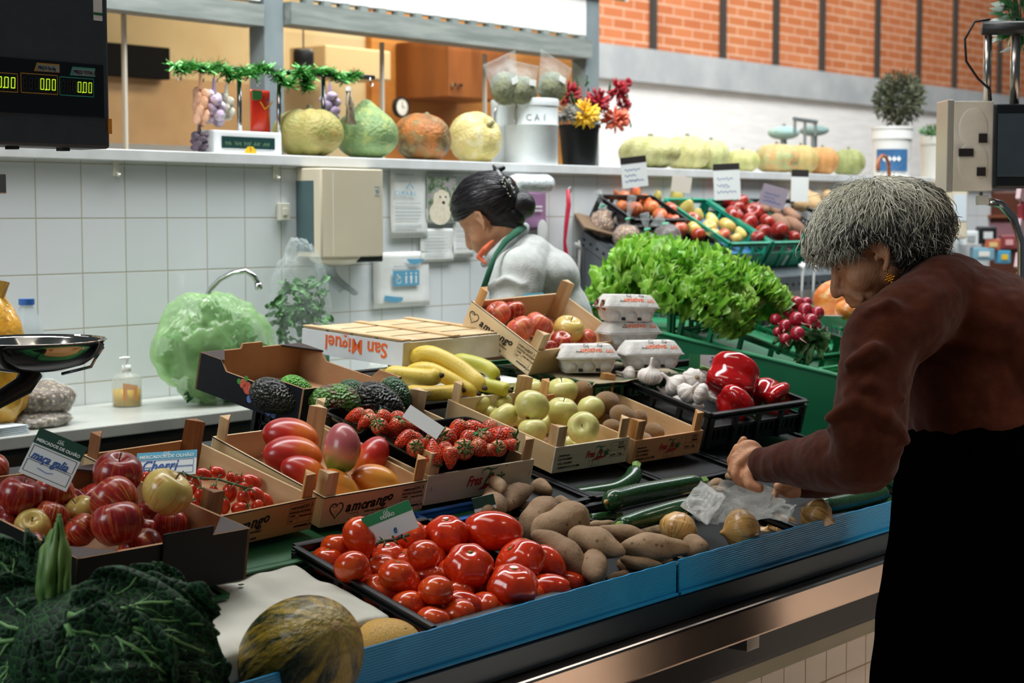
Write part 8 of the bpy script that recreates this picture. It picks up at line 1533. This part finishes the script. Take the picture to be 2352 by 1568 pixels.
while cnt < 3600:
    d = V((rr.gauss(0, 1), rr.gauss(0, 1), rr.gauss(.25, 1))).normalized()
    if d.y < -.5 or (d.z < -.22 and d.x > -.25) or d.z < -.72: continue
    cnt += 1; L = rr.uniform(.28, .62); n = 7; lift = rr.uniform(1.0, 1.06) if rr.random() < .96 else rr.uniform(1.05, 1.14); pts = []; q = d.copy(); sw = rr.uniform(-.55, .55) + 1.1 * noise.noise(d * 3.2); wv = rr.uniform(.01, .03)
    for i in range(n):
        pts.append(hsurf((q.x, q.y, q.z), lift + wv * sin(i * 1.1 + cnt) + .03 * noise.noise(d * 6)))
        t_ = (q - crown * q.dot(crown)); t_ = -(crown - q * crown.dot(q)); t_ = t_.normalized() if t_.length > .05 else V((1, 0, 0)); t_ = (t_ + q.cross(t_) * sw).normalized(); q = (q + t_ * L / n).normalized()
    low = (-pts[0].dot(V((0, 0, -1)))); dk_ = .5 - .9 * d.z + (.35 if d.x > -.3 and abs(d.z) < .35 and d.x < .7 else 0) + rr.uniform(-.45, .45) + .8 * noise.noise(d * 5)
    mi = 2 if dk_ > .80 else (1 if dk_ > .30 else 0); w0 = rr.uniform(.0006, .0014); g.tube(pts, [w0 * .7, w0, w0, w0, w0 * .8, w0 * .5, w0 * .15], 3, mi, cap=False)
for i in range(1100):   # short curly ends along the lower edge of the hair
    a = rr.uniform(-.9, pi - .25) if rr.random() < .9 else rr.uniform(0, 2 * pi); z = rr.uniform(-.30, .02) if cos(a) > -.2 else rr.uniform(-.75, -.1)
    q = V((cos(a), sin(a), z)).normalized(); p0 = hsurf((q.x, q.y, q.z), 1.01); nr = (p0 - C).normalized(); L = rr.uniform(.012, .032); ph = rr.uniform(0, 6); dn = (-Ud * 1 + nr * rr.uniform(-.1, .5) - Fd * rr.uniform(-.2, .7)).normalized(); sd_ = dn.cross(nr).normalized()
    if cos(a) > .05 and sin(a) > .2 and abs(cos(a) - .25) < .3 and z < -.1: L *= .5
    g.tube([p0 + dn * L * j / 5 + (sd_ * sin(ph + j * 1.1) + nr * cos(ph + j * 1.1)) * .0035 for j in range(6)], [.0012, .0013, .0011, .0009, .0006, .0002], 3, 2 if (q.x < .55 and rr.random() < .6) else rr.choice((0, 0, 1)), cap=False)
for i in range(60):    # stray wisps
    d = V((rr.gauss(0, .6), rr.gauss(0, .5), 1)).normalized(); p0 = hsurf((d.x, d.y, d.z)); o_ = (Fd * rr.uniform(-1, 1) + Ud * rr.uniform(.2, 1) + Wd * rr.uniform(-.6, .6)).normalized(); s_ = (Fd * rr.uniform(-1, 1)).normalized(); L = rr.uniform(.02, .05); g.tube([p0, p0 + o_ * L * .5, p0 + o_ * L * .8 + s_ * L * .3, p0 + o_ * L * .9 + s_ * L * .7], [.0004, .0003, .0003, .0001], 3, 0, cap=False)
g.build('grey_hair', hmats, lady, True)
g = MB()
for s in (1, -1): hull_chain(g, [(H(.098, -.006, .014 * s), .002), (H(.096, .002, .026 * s), .0025), (H(.084, .004, .040 * s), .0018)], 6)
g.build('eyebrows', hmats[1], lady, True)
g = MB(); hull_chain(g, [(H(.0925, -.020, .020), .0016), (H(.089, -.021, .028), .0018), (H(.082, -.022, .036), .0016)], 6); hull_chain(g, [(H(.0925, -.020, -.020), .0016), (H(.089, -.021, -.028), .0018), (H(.082, -.022, -.036), .0016)], 6); g.build('eyelashes', pm('lash_brown', '2a1a14'), lady, True)
# clear bag in her hand
bo = thing('clear_plastic_bag', 'crumpled clear plastic bag held open above the onions by the woman in brown', 'bag', at(1735, 1165, 3.62)); bb_ = V(bo.location); B_ = lambda x, y, d: at(x, y, d) - bb_
rim = [B_(*p) for p in ((1702, 1092, 3.52), (1655, 1112, 3.56), (1605, 1108, 3.66), (1590, 1150, 3.70), (1640, 1130, 3.78), (1720, 1110, 3.74), (1800, 1135, 3.74), (1832, 1165, 3.70), (1800, 1150, 3.60), (1755, 1118, 3.50))]
bot = [B_(*p) for p in ((1705, 1196, 3.63), (1650, 1200, 3.64), (1600, 1195, 3.68), (1575, 1192, 3.74), (1640, 1190, 3.76), (1720, 1195, 3.74), (1790, 1195, 3.74), (1825, 1190, 3.70), (1790, 1194, 3.66), (1745, 1198, 3.63))]
def bfn(u, v):
    n = len(rim); k = u * n; i = int(k) % n; t_ = k - int(k); a = rim[i].lerp(rim[(i + 1) % n], t_); b = bot[i].lerp(bot[(i + 1) % n], t_); p = a.lerp(b, v); q = p * 30
    return p + V((noise.noise(q), noise.noise(q + V((7, 3, 1))), noise.noise(q + V((2, 9, 4))))) * .016 + V((noise.noise(q * 2.7), noise.noise(q * 2.7 + V((7, 3, 1))), 0)) * .006
MB().grid(bfn, 110, 26, wrap=True).build('bag_film', film('thin_clear_bag', 'd8dad4', .42, .10, am=.55, bumpst=.8, sc=30), bo, True)
sq = [B_(1610, 1103, 3.56), B_(1668, 1140, 3.50), B_(1625, 1205, 3.46), B_(1562, 1162, 3.52)]
MB().sheet(lambda u, v: sq[0].lerp(sq[1], u).lerp(sq[3].lerp(sq[2], u), v) + V((0, 0, .006 * noise.noise(V((u * 4, v * 4, 2))))) + FW * .006 * noise.noise(V((u * 5, v * 5, 7))), 20, 20, .0004).build('loose_flap', fh, bo, True)
# ---- the stall keeper behind the display
b2 = at(1235, 760, 5.08); KP = V((b2.x, b2.y, 0)); kee = thing('person', 'person with black hair in a bun and light grey sweater, turned away behind the crates', 'person', KP); A2 = lambda x, y, d: at(x, y, d) - KP
Fd = (-RT * .80 - UP * .42 + FW * .42).normalized(); Ud = (UP * .9 - RT * .40); Ud = (Ud - Fd * Ud.dot(Fd)).normalized(); Wd = Fd.cross(Ud); Wd = Wd if Wd.dot(FW) < 0 else -Wd; C = A2(1126, 488, 4.98)
g = MB(); ax = (Fd, Wd, Ud)
ell(g, H(0, .03, 0), ax, (.094, .074, .082)); ell(g, H(.034, -.030, 0), ax, (.056, .058, .068)); ell(g, H(.055, -.088, 0), ax, (.032, .034, .024)); ell(g, H(.062, .010, 0), ax, (.036, .054, .034)); ell(g, H(.05, -.05, .028), ax, (.034, .027, .03)); ell(g, H(.05, -.05, -.028), ax, (.034, .027, .03)); ell(g, H(.005, -.058, 0), ax, (.045, .055, .036)); ell(g, H(.070, -.068, 0), ax, (.030, .036, .034))
hull_chain(g, [(H(.092, -.010, 0), .009), (H(.108, -.052, 0), .011), (H(.106, -.060, 0), .011)], 10)
hull_chain(g, [(H(.088, -.080, .014), .006), (H(.094, -.080, 0), .007), (H(.088, -.080, -.014), .006)], 8)
for s in (1, -1):
    e = lambda f, u, w_=0: H(.008 + f, -.018 + u, (.070 + w_) * s)
    hull_chain(g, [(e(.010, .012), .0045), (e(.010, .024, .004), .005), (e(-.002, .032, .009), .0055), (e(-.014, .022, .013), .0055), (e(-.014, .002, .012), .005), (e(-.006, -.016, .008), .006), (e(.0, -.024, .005), .007)], 8); ell(g, e(-.002, .006, .002), (Fd, Ud, Wd), (.011, .018, .007), 12); ell(g, H(.078, -.016, .028 * s), ax, (.013, .014, .010), 12)
hull_chain(g, [(H(-.02, -.05, 0), .050), (A2(1180, 570, 5.02), .052), (A2(1215, 640, 5.05), .085), (A2(1245, 760, 5.06), .12), (A2(1250, 900, 5.06), .12)], 16)
hull_chain(g, [(A2(1200, 625, 4.92), .055), (A2(1172, 720, 4.86), .042), (A2(1150, 800, 4.80), .036), (A2(1095, 800, 4.74), .031), (A2(1058, 804, 4.70), .025)], 14); ell(g, A2(1038, 806, 4.68), (RT, UP, FW), (.036, .018, .026), 14)
for i in range(4): hull_chain(g, [(A2(1020, 800 + 5 * i, 4.66 + .014 * i), .009), (A2(1005, 808 + 4 * i, 4.655 + .014 * i), .0085), (A2(998 + 2 * i, 818 + 2 * i, 4.655 + .014 * i), .0075)], 8)
hull_chain(g, [(A2(1040, 815, 4.655), .011), (A2(1022, 822, 4.645), .0095)], 8)
hull_chain(g, [(A2(1230, 640, 5.20), .055), (A2(1190, 760, 5.25), .042), (A2(1130, 830, 5.2), .034), (A2(1090, 840, 5.16), .026)], 12); ell(g, A2(1072, 842, 5.15), (RT, UP, FW), (.034, .018, .026), 12)
for dd in (-.08, .08): hull_chain(g, [(A2(1250, 930, 5.06 + dd), .09), (V((0, 0, .48)) + FW * dd, .055), (V((0, 0, .09)) + FW * dd, .038), (V((0, 0, .03)) + FW * dd, .03), (V((0, 0, .028)) + FW * dd - RT * .12, .028)], 12)
organic('body', g, skin_mat('younger_skin', 'd6a07c', 'c48e6a'), kee, .0045, 4)
t = NT('grey_knit'); t.bump(t.noise(260, 2), .4, .004); knit = t.fin(t.mix(t.mapr(t.noise(40, 3), .3, .7), 'b4b8b4', 'c6c9c4'), .9, sheen=.3)
g = MB(); hull_chain(g, [(A2(1212, 625, 5.06), .11), (A2(1245, 740, 5.07), .155), (A2(1250, 900, 5.07), .16)], 22); ell(g, A2(1238, 640, 5.06), (RT, FW, UP), (.125, .17, .10), 24)
hull_chain(g, [(A2(1215, 590, 4.98), .07), (A2(1190, 632, 4.90), .082), (A2(1172, 715, 4.86), .070), (A2(1155, 770, 4.83), .056)], 16); hull_chain(g, [(A2(1235, 630, 5.2), .08), (A2(1195, 750, 5.25), .066), (A2(1140, 820, 5.22), .05)], 14)
for pts in ([(1118, 660, 4.82), (1160, 640, 4.79), (1200, 655, 4.80)], [(1120, 700, 4.80), (1170, 690, 4.785), (1215, 705, 4.82)], [(1210, 640, 4.86), (1240, 690, 4.88), (1250, 740, 4.92)]): hull_chain(g, [(A2(p[0], p[1], p[2] + .012), .011) for p in pts], 8)
organic('grey_sweater', g, knit, kee, .007, 5, [(.010, .09)])
g = MB(); hull_chain(g, [(A2(1112, 606, 4.93), .012), (A2(1135, 588, 4.90), .020), (A2(1165, 560, 4.91), .022), (A2(1200, 532, 4.98), .018), (A2(1205, 522, 5.06), .016), (A2(1190, 535, 5.12), .016)], 12); organic('rolled_collar', g, pm('ribbed_collar', 'a9b0b0', 'b8bdbb', 50, .9, stretch=(3, 3, 1)), kee, .005, 3)
g = MB(); hull_chain(g, [(A2(1098, 590, 4.925), .007), (A2(1114, 572, 4.90), .010), (A2(1132, 554, 4.905), .006)], 10); hull_chain(g, [(A2(1098, 590, 4.925), .007), (A2(1116, 603, 4.91), .007)], 10); organic('orange_neckline', g, pm('orange_cloth', 'ef7650', rough=.8), kee, .004, 2)
MB().tube([A2(x, y, d) for x, y, d in ((1204, 520, 4.95), (1186, 533, 4.89), (1160, 555, 4.868), (1138, 585, 4.83), (1125, 620, 4.80), (1108, 670, 4.82))], [.010, .011, .009, .006, .008, .009], 8, flat=.35).build('green_apron_strap', pm('green_strap', '155a40', rough=.8), kee, True)
g = MB(); hull_chain(g, [(A2(1252, 900, 5.07), .175), (V((0, 0, .72)), .18), (V((0, 0, .42)), .18)], 22); organic('dark_green_apron', g, pm('green_apron', '14402f', rough=.9), kee, .012, 3)
blk = [pm('black_hair', '0b0a0d', '17141a', 50, .35, stretch=(1, 1, 4), bump=.3, bscale=90), pm('black_hair_sheen', '241f26', rough=.35)]
def ks(dv, k=1.0):
    f, w_, u = dv; r = hair_r(dv, (.108, .090, .092)); 
    if u < 0 and f > -.25: r *= 1 - .40 * min(1, -u / .45) * min(1, (f + .25) / .4)
    r *= 1 + .03 * noise.noise(V(dv) * 4); return H(f * r * k, .03 + u * r * k, w_ * r * k)
g = MB(); g.sph(fn=lambda p, d: ks((d.x, d.y, d.z)), nu=56, nv=36); bn = A2(1193, 472, 4.97)
ell(g, bn, (RT, FW, UP), (.048, .048, .045), 24); ell(g, A2(1160, 500, 4.96), (RT, FW, UP), (.06, .05, .045), 22); bdir = (bn - C).normalized(); rr = random.Random(21)
for i in range(700):
    d = V((rr.gauss(0, 1), rr.gauss(0, 1), rr.gauss(.4, 1))).normalized()
    if d.z < -.15 and d.x > -.3: continue
    q = d.copy(); pts = []; tgt = V((-.93, 0, -.1)).normalized()
    for j in range(6): pts.append(ks((q.x, q.y, q.z), 1.01)); q = (q + (tgt - q * q.dot(tgt)) * .13).normalized()
    g.tube(pts, [.0006, .0011, .0012, .0011, .0008, .0003], 3, rr.random() < .35, cap=False)
g.build('black_hair', blk, kee, True)
g = MB(); p0 = A2(1140, 392, 4.95); hull_chain(g, [(p0, .010), (p0 + RT * .02 + UP * .008, .007)], 8); hull_chain(g, [(p0, .008), (p0 - RT * .008 + UP * .014, .004)], 8); hull_chain(g, [(p0, .010), (A2(1152, 410, 4.93), .010), (A2(1163, 430, 4.925), .012)], 8); g.build('hair_claw', pm('claw_black', '101416', rough=.3), kee, True)
g = MB(); rr = random.Random(3)
for i in range(46): a = rr.uniform(0, 2 * pi); q = sqrt(rr.random()); x = 1168 + cos(a) * q * 12 + sin(a) * q * 8; y = 430 + sin(a) * q * 24; g.sph(A2(x, y, 4.905), .0026, 6, 4)
g.build('pearl_clip', pm('pearl_dots', 'd8d8cc', rough=.3), kee, True)
MB().tube([A2(1158, 408, 4.915), A2(1168, 430, 4.908), A2(1176, 452, 4.912)], [.010, .020, .012], 12, flat=.35).build('clip_base', pm('claw_black', '101416'), kee, True)
